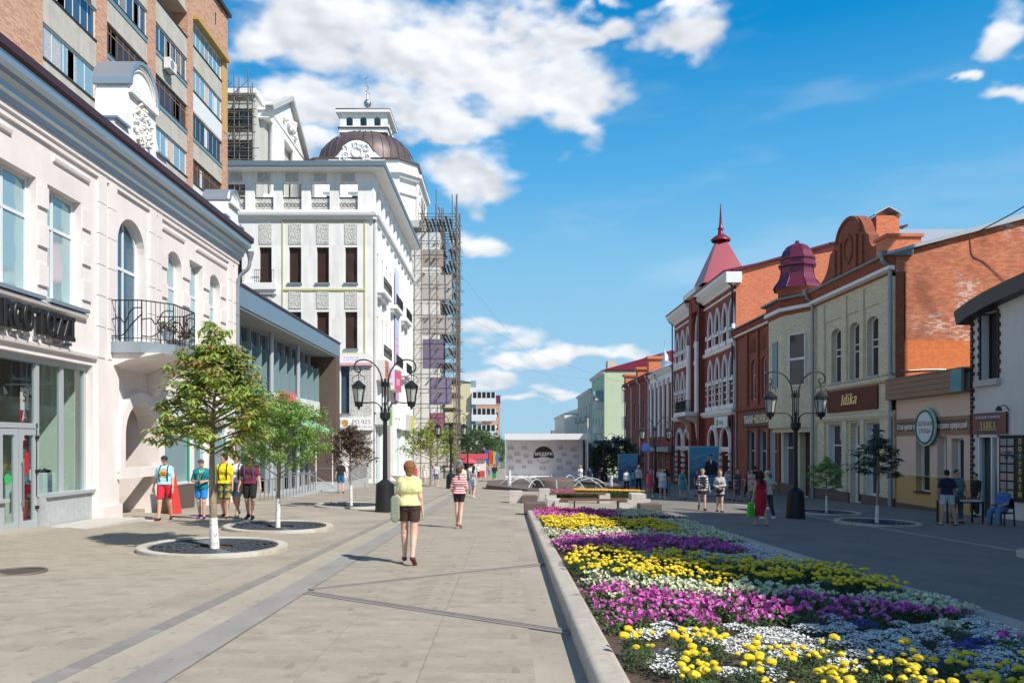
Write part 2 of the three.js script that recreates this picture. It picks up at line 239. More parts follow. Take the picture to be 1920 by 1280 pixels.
{
  const ground = sheet('pavement', -60, 60, -60, 420, 0, PAVE, null, 12, 24);
  ground.userData.label = 'pale sunlit stone paving of the pedestrian street';
  const t = sheet('terrain', -1500, 1500, -400, 3000, -0.35, mottled([0.12, 0.16, 0.09], 0.6, 8, 107, 60), null, 30, 34);
  t.userData.label = 'level ground of the town beyond the street';
  // joints that show: slabs of the promenade near the camera, each a little different
  const slabMats = [0, 1, 2, 3].map((k) => { const m = SLAB.clone(); const q = [1, 0.985, 1.015, 0.995][k]; m.color.setRGB(q, q, q); return m; });
  const slabGeos = [0, 1, 2, 3].map((k) => { const g = new THREE.BoxGeometry(0.908, 0.03, 0.6135), u = g.attributes.uv, p = g.attributes.position; for (let i = 0; i < u.count; i++) u.setXY(i, p.getX(i) + k * 1.37, p.getZ(i) + k * 2.11); return g; });
  const nrm = new THREE.Quaternion().setFromUnitVectors(V(0, 1, 0), V(SX, 1, -SD).normalize()), q = rng(5);
  let n = 0;
  for (let j = 0; j < 28; j++) for (let i = 0; i < 4; i++) {
    const d = 3.4 + j * 0.617 + (i & 1 ? 0.12 : 0), x = -2.5 + 0.457 + i * 0.913 - (0.0), k = Math.floor(q() * 4); if (x > 0.6) continue;
    const s = mesh(slabGeos[k], 'paving_slab', slabMats[Math.floor(q() * 4)], ground); s.position.set(x, G(x, d) - 0.0085 + (q() - 0.5) * 0.002, -d); s.quaternion.copy(nrm); n++;
  }
  for (let j = 0; j < 22; j++) for (let i = 0; i < 7; i++) {
    const d = 5.0 + j * 0.617, x = -9.9 + i * 0.913, k = Math.floor(q() * 4), s = mesh(slabGeos[k], 'paving_slab', slabMats[Math.floor(q() * 4)], ground); s.position.set(x, G(x, d) - 0.0095 + (q() - 0.5) * 0.001, -d); s.quaternion.copy(nrm);
  }
  // along the street: a channel of grey stones, a pale band and a second grey band
  const bands = [['gutter_channel', -3.46, -3.28, BAND, 'grey stone gutter channel running the length of the street'], ['pale_band', -3.28, -2.88, PALE, 'pale paving band beside the gutter channel'], ['grey_band', -2.88, -2.52, BAND, 'bluish grey paving band between promenade and pale band']];
  for (const [nm, a, b, m, l] of bands) { const s = sheet(nm, a, b, 1, 200, 0.010, m, null, 1, 20); s.userData.label = l; }
  // the near stones of the channel, one by one
  const stoneGeo = new THREE.BoxGeometry(0.17, 0.03, 0.47); boxify(stoneGeo);
  const channel = scene.children.find((o) => o.name === 'gutter_channel'), sm = [0.92, 1, 1.06].map((k) => { const m = BAND.clone(); m.color.setRGB(k, k, k); return m; });
  for (let j = 0; j < 44; j++) { const d = 3.4 + j * 0.478, s = mesh(stoneGeo, 'channel_stone', sm[Math.floor(q() * 3)], channel); s.position.set(-3.37, G(-3.37, d) + 0.001 + (q() - 0.5) * 0.003, -d); s.quaternion.copy(nrm); }
  // right half: darker paving past the flower bed
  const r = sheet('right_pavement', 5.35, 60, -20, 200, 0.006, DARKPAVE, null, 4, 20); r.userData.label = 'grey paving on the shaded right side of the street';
  const w = sheet('asphalt_patch', -9, -4.62, 5.62, 6.55, 0.014, ASPH, null); w.userData.label = 'brown asphalt patch at the lower left edge';
  sheet('side_strip', 11.2, 11.45, 3, 90, 0.010, PALE, null, 1, 10).userData.label = 'pale kerb line set flush in the right pavement';
}
function boxify(g) { const u = g.attributes.uv, p = g.attributes.position; for (let i = 0; i < u.count; i++) u.setXY(i, p.getX(i), p.getZ(i)); }
// narrow drains that cross the promenade in a V
function drain(a, b, label) {
  const A = onGround(...a, 0.014), B = onGround(...b, 0.014), g = gb(), n = B.clone().sub(A), L = n.length(), t = thing('drain_channel', label, 'drain'), dir = n.normalize(), side = V(0, 1, 0).cross(dir).normalize();
  g.bar(A.toArray(), B.toArray(), 0.16, 0.012); g.mesh('drain_frame', paveTex([0.30, 0.27, 0.25], 108, 2), t);
  const h = gb(); for (const s of [-0.026, 0.026]) { const o = side.clone().multiplyScalar(s); h.bar(A.clone().add(o).add(V(0, 0.004, 0)).toArray(), B.clone().add(o).add(V(0, 0.004, 0)).toArray(), 0.012, 0.012); } h.mesh('slot', MAT.rust, t);
}
drain([-2.5, 9.75], [0.68, 7.7], 'narrow slotted drain slanting across the foreground towards the near flower kerb');
drain([-2.5, 9.95], [0.68, 13.1], 'narrow slotted drain slanting away across the promenade behind the nearer drain');
{
  const t = thing('manhole_cover', 'round dark iron manhole cover at the left edge of the paving', 'manhole', onGround(-6.95, 11.0, 0.012).toArray());
  gb().cyl(0, -0.02, 0, 0, 0.36, 0.36, 28).mesh('cover', MAT.iron, t); const g = gb(); g.at(new THREE.TorusGeometry(0.37, 0.018, 6, 28), 0, 0.002, 0, Math.PI / 2); for (let k = 0; k < 6; k++) g.box(-0.28, 0.28, 0, 0.006, -0.24 + k * 0.09, -0.215 + k * 0.09); g.mesh('ribs', MAT.rust, t);
}
const BLACKISH = flat(0.03, 0.03, 0.03);
// ================================================================ left side of the street; local x runs down the street, z towards the middle of it
const LEFT = [-10.9, 0, 0], TL = Math.PI / 2;
{ // the pink two-storey shop building
  const b = thing('shop_building', 'pale pink two-storey building with shoe shop and arched balcony door', 'building', LEFT, TL);
  const up = [[14.6, 16.1], [16.5, 17.96], [18.4, 19.86]].map(([a, c]) => ({ x0: a, x1: c, y0: 5.1, y1: 7.82 }));
  const arch = { x0: 21.74, x1: 23.36, y0: 4.5, y1: 8.15, a: 0.82 }, dW = { x0: 24.9, x1: 26.05, y0: 5.05, y1: 7.95, a: 0.5 }, eW = { x0: 26.7, x1: 27.85, y0: 5.05, y1: 8.0 }, fW = { x0: 28.45, x1: 29.55, y0: 5.05, y1: 7.95, a: 0.5 };
  const shop = { x0: 12, x1: 20.42, y0: -1.4, y1: 3.70 }, portal = { x0: 21.8, x1: 23.85, y0: -1.9, y1: 2.85, a: 0.95 };
  const g1 = { x0: 24.75, x1: 26.9, y0: 0.25, y1: 2.35 }, g2 = { x0: 27.1, x1: 28.3, y0: -0.9, y1: 2.35 }, g3 = { x0: 28.6, x1: 30.4, y0: 0.1, y1: 2.35 };
  wall(b, 'wall', MAT.pink, [[9, -2.2], [31.3, -2.2], [31.3, 9.1], [9, 9.1]], [...up, arch, dW, eW, fW, shop, portal, g1, g2, g3], 0.4);
  gb().box(9, 21.4, 3.9, 9.6, -9, -4.2).box(24.2, 31.3, -2.2, 9.6, -9, -1.2).box(9, 31.3, 9.1, 9.7, -9, -0.4).box(31.0, 31.3, -2.2, 9.1, -9, -0.4).mesh('rear_wall', MAT.pink, b);
  for (const w of up) win(b, w, { r: 0.2, v: [0.38], h: [0.66], gm: MAT.glassPale, f: 0.09 });
  win(b, arch, { r: 0.24, v: [0.5], h: [0.6], gm: MAT.glassBlue, f: 0.1 }); for (const w of [dW, eW, fW]) win(b, w, { r: 0.22, h: [0.6], v: [], gm: MAT.glassPale, f: 0.08 });
  for (const w of [...up, dW, eW, fW]) gb().box(w.x0 - 0.12, w.x1 + 0.12, w.y0 - 0.11, w.y0 - 0.02, -0.2, 0.17).mesh('window_sill', MAT.zinc, b);
  // alternating blocks beside the windows
  for (const xs of [[16.14, 16.48], [18.0, 18.38], [19.9, 20.28]]) for (let k = 0; k < 3; k++) gb().box(xs[0], xs[1], 5.35 + k * 0.92, 5.85 + k * 0.92, 0, 0.055).mesh('facing_block', MAT.pink, b);
  for (const xs of [[24.45, 24.87], [26.1, 26.66], [27.9, 28.4], [29.6, 30.1]]) for (let k = 0; k < 3; k++) gb().box(xs[0], xs[1], 5.35 + k * 0.95, 5.8 + k * 0.95, 0, 0.06).mesh('facing_block', MAT.pink, b);
  for (const [a, c] of [[20.6, 21.02], [21.16, 21.58], [23.6, 24.02], [24.12, 24.4], [30.35, 30.75], [30.9, 31.3]]) for (let k = 0; k < 6; k++) gb().box(a, c, 3.95 + k * 0.83, 4.76 + k * 0.83, 0, 0.075).mesh('pilaster_block', MAT.pink, b);
  gb().box(20.55, 21.62, -2, 3.9, 0, 0.1).mesh('pilaster', MAT.pink, b); gb().box(20.5, 21.7, -2, -0.05, 0, 0.16).mesh('plinth', MAT.pink, b);
  // mouldings
  const cor = gb(); cor.prof([[0, 8.75], [0.07, 8.75], [0.07, 8.86], [0.12, 8.9], [0.12, 9.05], [0, 9.05]], 9, 31.34); cor.mesh('frieze_moulding', MAT.pink, b);
  gb().prof([[0, 9.05], [0.16, 9.05], [0.18, 9.16], [0.28, 9.2], [0.30, 9.32], [0.42, 9.40], [0.46, 9.5], [0.58, 9.56], [0.60, 9.74], [0, 9.74]], 9, 31.4).mesh('cornice', MAT.zinc, b);
  gb().prof([[-1.2, 9.745], [0.64, 9.745], [0.68, 9.79], [0.68, 9.97], [0.62, 9.99], [-1.2, 10.25]], 9, 31.45).mesh('roof_edge', MAT.gutter, b);
  gb().prof([[-9, 11.4], [-1.1, 10.0], [-1.1, 10.22], [-9, 11.7]], 9, 31.4).mesh('roof', MAT.roofGrey, b);
  for (const [a, c] of [[10, 17], [18.6, 20.2], [24.5, 26.2], [27.2, 30.2]]) gb().prof([[0, 8.42], [0.06, 8.45], [0.08, 8.52], [0, 8.56]], a, c).mesh('moulding', MAT.pink, b);
  gb().prof([[0, 3.86], [0.09, 3.88], [0.11, 3.96], [0, 4.0]], 10, 20.5).mesh('moulding', MAT.pink, b); gb().prof([[0, 4.84], [0.1, 4.87], [0.13, 4.95], [0, 5.0]], 10, 20.0).mesh('moulding', MAT.pink, b);
  gb().prof([[0, 3.2], [0.05, 3.22], [0.07, 3.3], [0, 3.34]], 24.4, 31.2).mesh('moulding', MAT.pink, b);
  // portal surround and passage
  { const s = openingPath({ ...portal, y0: 0.95 }, THREE.Shape, 0.3), n = openingPath({ ...portal, y0: 0.95, ob: 1 }, THREE.Path); s.holes.push(n);
    const g = gb().ext(s, 0.2); g.at(new THREE.CylinderGeometry(0.18, 0.18, 0.17, 18), 21.65, 0.9, 0.1, Math.PI / 2).at(new THREE.CylinderGeometry(0.18, 0.18, 0.17, 18), 24.0, 0.9, 0.1, Math.PI / 2); g.mesh('portal_surround', MAT.pink, b);
    gb().box(23.85, 24.15, -1.9, 3, -4, -0.4).box(21.5, 21.8, -1.9, 3, -4, -0.4).box(21.5, 24.15, 2.86, 3.3, -4, -0.4).box(21.5, 24.15, -1.9, 3, -4.2, -4).mesh('passage', MAT.pink, b);
    const gt = gb(); for (let k = 0; k < 9; k++) gt.rod([21.84, -1.2, -0.5 - k * 0.12], [21.84, 1.7, -0.5 - k * 0.12], 0.018); gt.box(21.8, 21.86, -1.2, 1.6, -1.5, -0.45); gt.mesh('gate', MAT.black, b);
    for (const [x, y] of [[23.83, -0.62], [23.83, -0.44]]) gb().box(x - 0.05, x, y - 0.085, y + 0.07, -0.62, -0.2).mesh('brick', MAT.stoneWarm, b); }
  // curved gables on the roof edge
  const gable = (cx, w, h, y0, name, orn) => {
    const s = new THREE.Shape(); s.moveTo(cx - w, y0); s.lineTo(cx - w, y0 + h * 0.2); s.lineTo(cx - w * 0.8, y0 + h * 0.2); s.bezierCurveTo(cx - w * 0.46, y0 + h * 0.3, cx - w * 0.62, y0 + h * 0.55, cx - w * 0.5, y0 + h * 0.68);
    for (let k = 0; k <= 14; k++) { const t = Math.PI - (k / 14) * Math.PI; s.lineTo(cx + w * 0.5 * Math.cos(t), y0 + h * 0.7 + h * 0.3 * Math.sin(t)); }
    s.bezierCurveTo(cx + w * 0.62, y0 + h * 0.55, cx + w * 0.46, y0 + h * 0.3, cx + w * 0.8, y0 + h * 0.2); s.lineTo(cx + w, y0 + h * 0.2); s.lineTo(cx + w, y0);
    gb().ext(s, 0.9, new THREE.Matrix4().makeTranslation(0, 0, -0.62)).mesh(name, MAT.whiteTrim, b);
    const rim = gb(); for (const [r, t, z] of [[0.5, 0.10, 0.28], [0.42, 0.05, 0.28]]) { const pts = []; for (let k = 0; k <= 16; k++) { const a = Math.PI - (k / 16) * Math.PI; pts.push([cx + w * (r + 0.03) * Math.cos(a), y0 + h * 0.69 + h * (r * 0.6) * Math.sin(a), z + 0.02]); } rim.tube(pts, t * 0.6, 24, 8); } rim.box(cx - w * 0.52, cx + w * 0.52, y0 + h * 0.6, y0 + h * 0.68, 0.28, 0.40); rim.mesh('gable_moulding', MAT.whiteTrim, b);
    const rs = new THREE.Shape(), n = 16; for (let k = 0; k <= n; k++) { const t = Math.PI * (1 - k / n); rs[k ? 'lineTo' : 'moveTo'](cx + w * 0.57 * Math.cos(t), y0 + h * 0.68 + h * 0.36 * Math.sin(t)); } for (let k = n; k >= 0; k--) { const t = Math.PI * (1 - k / n); rs.lineTo(cx + w * 0.5 * Math.cos(t), y0 + h * 0.68 + h * 0.325 * Math.sin(t)); } gb().ext(rs, 1.1, new THREE.Matrix4().makeTranslation(0, 0, -0.7)).mesh('gable_cap', MAT.zinc, b);
    for (const sd of [-1, 1]) gb().box(cx + sd * (w + 0.05), cx + sd * w * 0.55, y0 + h * 0.2, y0 + h * 0.2 + 0.06, -0.72, 0.38).mesh('shoulder_cap', MAT.zinc, b);
    if (orn) { const q = rng(33), g = gb(), blob = new THREE.IcosahedronGeometry(1, 0); for (let k = 0; k < 90; k++) { const r = Math.sqrt(q()), a = q() * 6.283, x = cx + r * Math.cos(a) * w * (0.36), y = y0 + h * 0.36 + r * Math.sin(a) * h * 0.22, s2 = 0.035 + q() * 0.05; g.at(blob, x, y, 0.29, q() * 3, q() * 3, q() * 3, [s2 * 1.7, s2, s2 * 0.9]); } g.mesh('plaster_ornament', MAT.reliefWhite, b); }
  };
  gable(22.6, 1.6, 2.65, 9.95, 'curved_gable', true); gable(30.15, 1.0, 1.5, 9.95, 'curved_gable', false);
  // shop front: frame, panes, door, stone plinth, and the shop inside
  const fr = (name, a, c, y0, y1, z = -0.22) => { const m = gb().box(a, c, y0, y1, z - 0.05, z + 0.05).mesh(name, MAT.frameGrey, b); return m; };
  for (const x of [12.05, 14.4, 16.86, 18.3, 19.32, 20.36]) fr('mullion', x - 0.06, x + 0.06, 0.38, 3.6); fr('transom', 12, 20.42, 3.55, 3.72, -0.2); fr('transom', 16.9, 18.3, 2.0, 2.12);
  for (const [a, c, lo] of [[12.1, 14.35, 0.5], [14.45, 16.8, 0.5], [16.92, 18.24, 2.1], [18.36, 19.26, 0.46], [19.38, 20.3, 0.46]]) gb().box(a, c, lo, 3.6, -0.232, -0.222).mesh('pane', MAT.pane, b);
  for (const [a, c] of [[12, 16.86], [18.36, 20.42]]) { gb().box(a, c, -1.4, 0.36, -0.35, -0.02).mesh('plinth', MAT.stone, b); gb().box(a, c + 0.06, 0.36, 0.44, -0.4, 0.06).mesh('window_sill', MAT.frameGrey, b); }
  const door = gb(); for (const [a, c] of [[16.9, 17.57], [17.61, 18.28]]) { const s = poly([[a, -0.32], [c, -0.32], [c, 1.98], [a, 1.98]]); s.holes.push(new THREE.Path([[a + 0.13, -0.14], [c - 0.13, -0.14], [c - 0.13, 1.84], [a + 0.13, 1.84]].map((p) => new THREE.Vector2(...p)))); door.ext(s, 0.07, new THREE.Matrix4().makeTranslation(0, 0, -0.24)); }
  const dm = door.mesh('door', MAT.frameGrey, b); for (const [a, c] of [[17.03, 17.44], [17.74, 18.15]]) gb().box(a, c, -0.14, 1.84, -0.21, -0.2).mesh('pane', MAT.pane, dm); gb().rod([17.66, 0.2, -0.1], [17.66, 1.3, -0.1], 0.018).rod([17.66, 0.3, -0.16], [17.66, 0.3, -0.1], 0.012).rod([17.66, 1.2, -0.16], [17.66, 1.2, -0.1], 0.012).mesh('handle', MAT.steel, dm);
  for (const y of [0.1, 0.95, 1.75]) gb().box(18.2, 18.3, y, y + 0.08, -0.17, -0.13).mesh('hinge', MAT.iron, dm);
  gb().box(17.84, 18.0, 0.95, 1.45, -0.192, -0.189).mesh('notice', printed(64, 200, (c, w, h) => { c.fillStyle = '#eee'; c.fillRect(0, 0, w, h); c.fillStyle = '#b3202c'; c.fillRect(0, 0, w, 60); c.fillStyle = '#777'; for (let k = 0; k < 8; k++) c.fillRect(8, 75 + k * 14, 48, 5); }), dm);
  gb().cyl(0, 0, 0.012, 0, 0.12, 0.12, 18).mesh('sticker', flat(0.03, 0.42, 0.12), dm).position.set(17.22, 0.85, -0.19); dm.children.at(-1).rotation.x = Math.PI / 2;
  const room = gb(); room.box(11.6, 21.4, -0.4, 3.9, -4.4, -4.2).box(20.5, 20.7, -0.4, 3.9, -4.2, -0.42).box(11.6, 11.8, -0.4, 3.9, -4.2, -0.42).box(11.6, 21.4, 3.75, 3.9, -4.2, -0.42); room.mesh('shop_interior', flat(0.74, 0.73, 0.66), b); gb().box(11.8, 20.5, -0.6, -0.36, -4.2, -0.36).mesh('shop_floor', flat(0.34, 0.28, 0.22), b);
  gb().box(18.0, 20.4, 2.85, 3.74, -1.7, -1.6).box(12, 16.8, 2.95, 3.74, -1.7, -1.6).mesh('ceiling_panel', flat(0.12, 0.10, 0.09), b);
  tag(gb().cyl(0, 3.1, 3.13, 0, 0.02, 0.02, 8).rod([-0.8, 3.12, 0], [0.8, 3.12, 0], 0.02).at(new THREE.CylinderGeometry(0.06, 0.1, 0.2, 10), -0.35, 2.98, 0, 0.5).at(new THREE.CylinderGeometry(0.06, 0.1, 0.2, 10), 0.3, 2.98, 0, 0.4).mesh('spotlight_track', MAT.frameWhite), 'white spotlight track hanging inside the shoe shop window', 'lamp').position.set(-12.2, 0, -19.3);
  // what stands in the window
  const show = (name, label, cat, d, z, y, w, h, dep, m) => { const t = thing(name, label, cat, [-10.9 + z, y, -d], TL); gb().ext(roundRect(w, h, 0.01), dep, new THREE.Matrix4().makeTranslation(0, h / 2, -dep / 2), 0.008).mesh('body', m, t); return t; };
  show('display_cube', 'white display cube with red front in the right shop window pane', 'display', 18.75, -0.9, -0.36, 0.5, 1.35, 0.5, MAT.frameWhite); show('display_cube', 'low red display box in the right shop window pane', 'display', 18.6, -0.6, -0.36, 0.34, 1.1, 0.3, flat(0.5, 0.03, 0.04)); show('display_cube', 'white display cube in the last narrow shop window', 'display', 19.75, -1.0, -0.36, 0.55, 1.25, 0.5, MAT.frameWhite); show('display_cube', 'pale display cube in the left shop window', 'display', 15.9, -1.0, -0.36, 0.8, 1.2, 0.6, MAT.frameWhite);
  show('shop_counter', 'long white counter deep inside the shoe shop', 'counter', 17.2, -3.0, -0.36, 3.0, 1.0, 0.6, MAT.frameWhite); show('column', 'dark column inside the shoe shop', 'column', 19.2, -2.2, -0.36, 0.35, 3.9, 0.35, flat(0.08, 0.06, 0.05));
  { const t = thing('sale_banner', 'tall red and white sale banner hanging in the shoe shop window', 'banner', [-11.55, 0, -18.55], TL); gb().box(-0.17, 0.17, 0.95, 3.0, -0.01, 0.01).mesh('cloth', flat(0.5, 0.03, 0.05), t); face(t, 'print', printed(96, 560, (c, w, h) => { c.fillStyle = '#a8172c'; c.fillRect(0, 0, w, h); c.fillStyle = '#efe9e9'; c.fillRect(0, 0, w, 150); 'SALE'.split('').forEach((q, k) => write(c, q, 48, 60 + k * 130, 'bold 96px sans-serif', k ? '#f4e6e8' : '#a8172c')); }), 0.33, 2.0, 0, 1.98, 0.013); }
  for (let k = 0; k < 9; k++) { const q = hash(k, 3, 5), sh = [0, 1].map((j) => V(-11.75 - 0.2 * hash(k, j, 8), [0.99, 0.74, 0.89, 0.84][k % 4], -([18.75, 18.6, 19.75, 15.9][k % 4] + (hash(k, j, 9) - 0.5) * 0.24))); tag(gb().at(new THREE.SphereGeometry(1, 10, 6), 0, 0.045, 0, 0, q * 6, 0, [0.12, 0.045, 0.045]).at(new THREE.SphereGeometry(1, 10, 6), -0.07 * Math.cos(q * 6), 0.075, 0.07 * Math.sin(q * 6), 0, 0, 0, [0.045, 0.05, 0.045]).mesh('display_shoe', [flat(0.3, 0.14, 0.05), flat(0.05, 0.16, 0.28), BLACKISH, flat(0.5, 0.4, 0.3)][k % 4]), 'shoe standing on a display cube in the shoe shop window', 'shoe', 'shoes on the display cubes').position.copy(sh[0]); }
  // lettering over the shop
  const mt = new TextGeometry('MARCO TOZZI', { font, size: 0.5, depth: 0.12, curveSegments: 4, bevelEnabled: true, bevelSize: 0.012, bevelThickness: 0.012, bevelSegments: 1 });
  mt.computeBoundingBox(); const L0 = mt.boundingBox.max.x, sg = gb(); for (let x = 15.7; x < 19.1; x += 0.42) sg.box(x, x + 0.03, 4.04, 4.12, 0, 0.2);
  const sgn = thing('shop_sign', 'black raised letters MARCO TOZZI over the shoe shop window', 'sign', LEFT, TL); gb().add(mt, new THREE.Matrix4().makeScale(3.62 / L0, 1.14, 1).setPosition(15.55, 4.17, 0.12)).mesh('letters', MAT.black, sgn); sg.mesh('bracket', MAT.steel, sgn);
  // blue and yellow poster in the balcony door
  const po = face(b, 'door_poster', printed(128, 512, (c, w, h) => { const q = c.createLinearGradient(0, 0, 0, h); q.addColorStop(0, '#1d62c4'); q.addColorStop(0.45, '#2f56d0'); q.addColorStop(0.72, '#b58fb8'); q.addColorStop(1, '#d9c420'); c.fillStyle = q; c.fillRect(0, 0, w, h); write(c, 'ВХОД', 64, 70, 'bold 42px sans-serif', '#fff', 'center', 120); write(c, 'С АРКИ', 64, 130, 'bold 30px sans-serif', '#fff', 'center', 120); }), 0.58, 1.95, 22.15, 5.55, -0.29);
  // windows of the ground floor further on
  for (const w of [g1, g3]) { win(b, w, { r: 0.08, v: [], h: [0.8], gm: MAT.glassPale, f: 0.09 }); gb().box(w.x1 - 0.14, w.x1 - 0.06, w.y0 + 0.06, w.y1 - 0.5, -0.10, -0.055).mesh('green_strip', flat(0.02, 0.3, 0.17), b); gb().box(w.x0 - 0.05, w.x1 + 0.08, -2, w.y0, -0.3, 0.06).mesh('plinth', MAT.brownStone, b); }
  win(b, g2, { r: 0.1, v: [], h: [0.82], gm: MAT.glassPale, f: 0.1, name: 'door' });
  gb().prof([[0, 2.4], [0.05, 2.4], [0.05, 3.1], [0, 3.1]], 24.7, 30.5).mesh('signboard', MAT.frameWhite, b);
  // doorstep and downpipe
  const st = gb(); st.box(11, 20.7, -1.4, -0.33, 0.02, 1.25).box(11, 20.9, -1.4, -0.42, 1.25, 1.55); st.mesh('doorstep', MAT.concrete, b);
  const dp = gb(); dp.cyl(31.15, 9.0, 9.35, 0.62, 0.08, 0.16).tube([[31.15, 9.1, 0.62], [31.15, 8.7, 0.55], [31.15, 8.35, 0.2], [31.15, 7.9, 0.13]], 0.075, 16, 8).cyl(31.15, -1.0, 8, 0.13, 0.075, 0.075, 10); for (const y of [1, 4, 6.8]) dp.cyl(31.15, y, y + 0.06, 0.13, 0.095, 0.095, 10); dp.mesh('downpipe', MAT.pipe, b);
  // the balcony
  const bal = gb().ext(poly([[21.2, 0], [24.1, 0], [24.1, 0.9], [23.4, 1.55], [21.9, 1.55], [21.2, 0.9]]), 0.3, new THREE.Matrix4().makeRotationX(Math.PI / 2).setPosition(0, 4.44, 0)).mesh('balcony', MAT.zinc, b);
  gb().prof([[0, 3.75], [0.5, 3.95], [1.45, 4.14], [0, 4.14]], 21.3, 24.0).mesh('balcony_underside', MAT.pink, b); gb().prof([[0, 3.05], [0.18, 3.1], [0.5, 3.6], [1.15, 4.0], [1.3, 4.14], [0, 4.14]], 23.55, 23.95).mesh('console', MAT.pink, b);
  { const r = gb(), P = [[21.26, 0.06], [21.26, 0.9], [21.92, 1.5], [23.38, 1.5], [24.04, 0.9], [24.04, 0.06]];
    for (let k = 0; k < 5; k++) { const [a, c] = [P[k], P[k + 1]], L = Math.hypot(c[0] - a[0], c[1] - a[1]), n = Math.max(4, Math.round(L / 0.125)); const at = (t, y) => [lerp(a[0], c[0], t), y, lerp(a[1], c[1], t)];
      r.bar(at(0, 5.58), at(1, 5.58), 0.035, 0.03).bar(at(0, 4.54), at(1, 4.54), 0.025, 0.02); for (let j = 0; j <= n; j++) r.rod(at(j / n, 4.44), at(j / n, 5.57), j % n ? 0.009 : 0.017, 5);
      r.tube([at(0, 5.05), at(0.3, 5.1), at(0.42, 4.95), at(0.7, 5.35), at(1, 5.38)], 0.018, 18, 5); r.tube([at(0, 4.6), at(0.35, 4.62), at(0.7, 4.95), at(1, 5.2)], 0.018, 18, 5); }
    r.mesh('railing', MAT.iron, bal); }
}
function pot(x, y, z, label) {
  const t = thing('flower_pot', label, 'flower pot', [x, y, z]); gb().lathe([[0.001, 0], [0.13, 0], [0.17, 0.24], [0.19, 0.26], [0.16, 0.26], [0.001, 0.22]]).mesh('pot', MAT.frameGrey, t);
  const g = gb(), q = rng(x * 100 | 0), f = gb(), tri = new THREE.CircleGeometry(0.035, 5); for (let k = 0; k < 130; k++) { const a = q() * 6.28, r = 0.24 * Math.cbrt(q()), h = 0.36 + (q() - 0.4) * 0.3; (k % 3 ? g : f).at(tri, r * Math.cos(a), h, r * Math.sin(a), q() * 6, q() * 6, q() * 6); } g.mesh('leaves', flat(0.08, 0.11, 0.03, { side: 2 }), t); f.mesh('blooms', flat(0.30, 0.11, 0.05, { side: 2 }), t);
}
pot(-9.75, 4.62, -22.35, 'brownish flower pot hanging at the front of the balcony railing'); pot(-9.7, 4.5, -23.5, 'flower pot at the far end of the balcony');
{ // the brick and panel block of flats behind
  const b = thing('apartment_block', 'tall tan brick block of flats with glazed loggias behind the pink building', 'building', [-18, 0, 0], TL), H = 29.2;
  gb().box(14, 50, -2, H, -13, -1.4).mesh('core_wall', MAT.panelConcrete, b);
  const pier = (a, c, y1 = H) => gb().box(a, c, -2, y1, -1.4, 0.05).mesh('brick_pier', MAT.brickTan, b);
  pier(14, 30); pier(34, 34.85); pier(38.84, 39.7); pier(43.7, 44.46); pier(49.06, 50); gb().box(44.46, 49.06, 26.2, H, -1.4, 0.02).mesh('brick_wall', MAT.brickTan, b); gb().box(13.8, 50.2, H, H + 0.22, -13.2, 0.25).mesh('roof_edge', MAT.frameDark, b);
  gb().box(49.2, 49.75, 21.5, 26.0, 0.05, 0.08).mesh('painted_strip', flat(0.55, 0.36, 0.1), b); gb().box(44.4, 49.6, 26.0, 26.25, -0.3, 0.35).mesh('ledge', flat(0.5, 0.33, 0.1), b);
  for (const [x, y] of [[45.6, 28.1], [47.9, 27.6]]) gb().box(x, x + 0.12, y, y + 0.75, 0.015, 0.03).mesh('vent_slot', MAT.black, b);
  const bays = [[30, 34], [34.85, 38.84], [39.7, 43.7], [44.46, 49.06]], tops = [12.75, 15.4, 18.05, 20.7, 23.35, 25.95], q = rng(12);
  const style = { '3|25.95': ['w', 'c'], '3|23.35': ['w', 'w'], '3|20.7': ['c', 't'], '3|18.05': ['b', 'w'], '2|23.35': ['w', 't'], '2|20.7': ['b', 't'], '2|18.05': ['w', 'c'], '1|23.35': ['w', 't'], '1|20.7': ['b', 't'], '0|20.7': ['w', 'c'], '0|23.35': ['w', 'c'], '1|18.05': ['b', 'c'] };
  bays.forEach(([a, c], i) => tops.forEach((y) => {
    const [fw, pn] = style[i + '|' + y] ?? ['w', 'c'], pm = pn === 'w' ? MAT.frameWhite : MAT.panelConcrete, fm = fw === 'w' ? MAT.frameWhite : fw === 'b' ? flat(0.24, 0.13, 0.055) : MAT.frameGrey;
    gb().box(a, c, y - 2.52, y - 1.42, -0.14, 0).mesh('parapet_panel', pm, b); gb().box(a, c, y - 1.42, y - 1.36, -0.2, 0.05).mesh('ledge', MAT.frameDark, b); gb().box(a, c, y, y + 0.13, -1.4, 0.03).mesh('slab_edge', MAT.panelConcrete, b);
    if (pn === 't') gb().box(a, c, y - 1.64, y - 1.40, 0.001, 0.035).mesh('blue_ledge', flat(0.15, 0.25, 0.30), b);
    if (i === 2 && y > 25) { gb().box(a, c, y + 0.13, H, -1.4, -0.1).mesh('parapet_panel', MAT.panelConcrete, b); return; }
    const n = 5 + Math.floor(q() * 3); win(b, { x0: a, x1: c, y0: y - 1.36, y1: y }, { r: 0.06, t: 0.05, f: 0.07, v: Array.from({ length: n - 1 }, (_, k) => (k + 1) / n), h: fw === 'b' ? [0.72] : [], fm, gm: [MAT.glassPale, MAT.glassBlue, MAT.glassDark, MAT.glassBlue, MAT.glassTeal, MAT.glassBrown][fw === 'b' ? 5 : Math.floor(q() * 5)] });
    { const m = 4; for (let k = 0; k < m; k++) if (q() < 0.5) { const u = lerp(a + 0.15, c - 0.9, q()); gb().box(u, u + 0.35 + q() * 0.5, y - 1.25, y - 0.08 - q() * 0.2, -0.085, -0.078).mesh('curtain', q() < 0.6 ? MAT.frameWhite : MAT.peach, b); } }
  }));
}
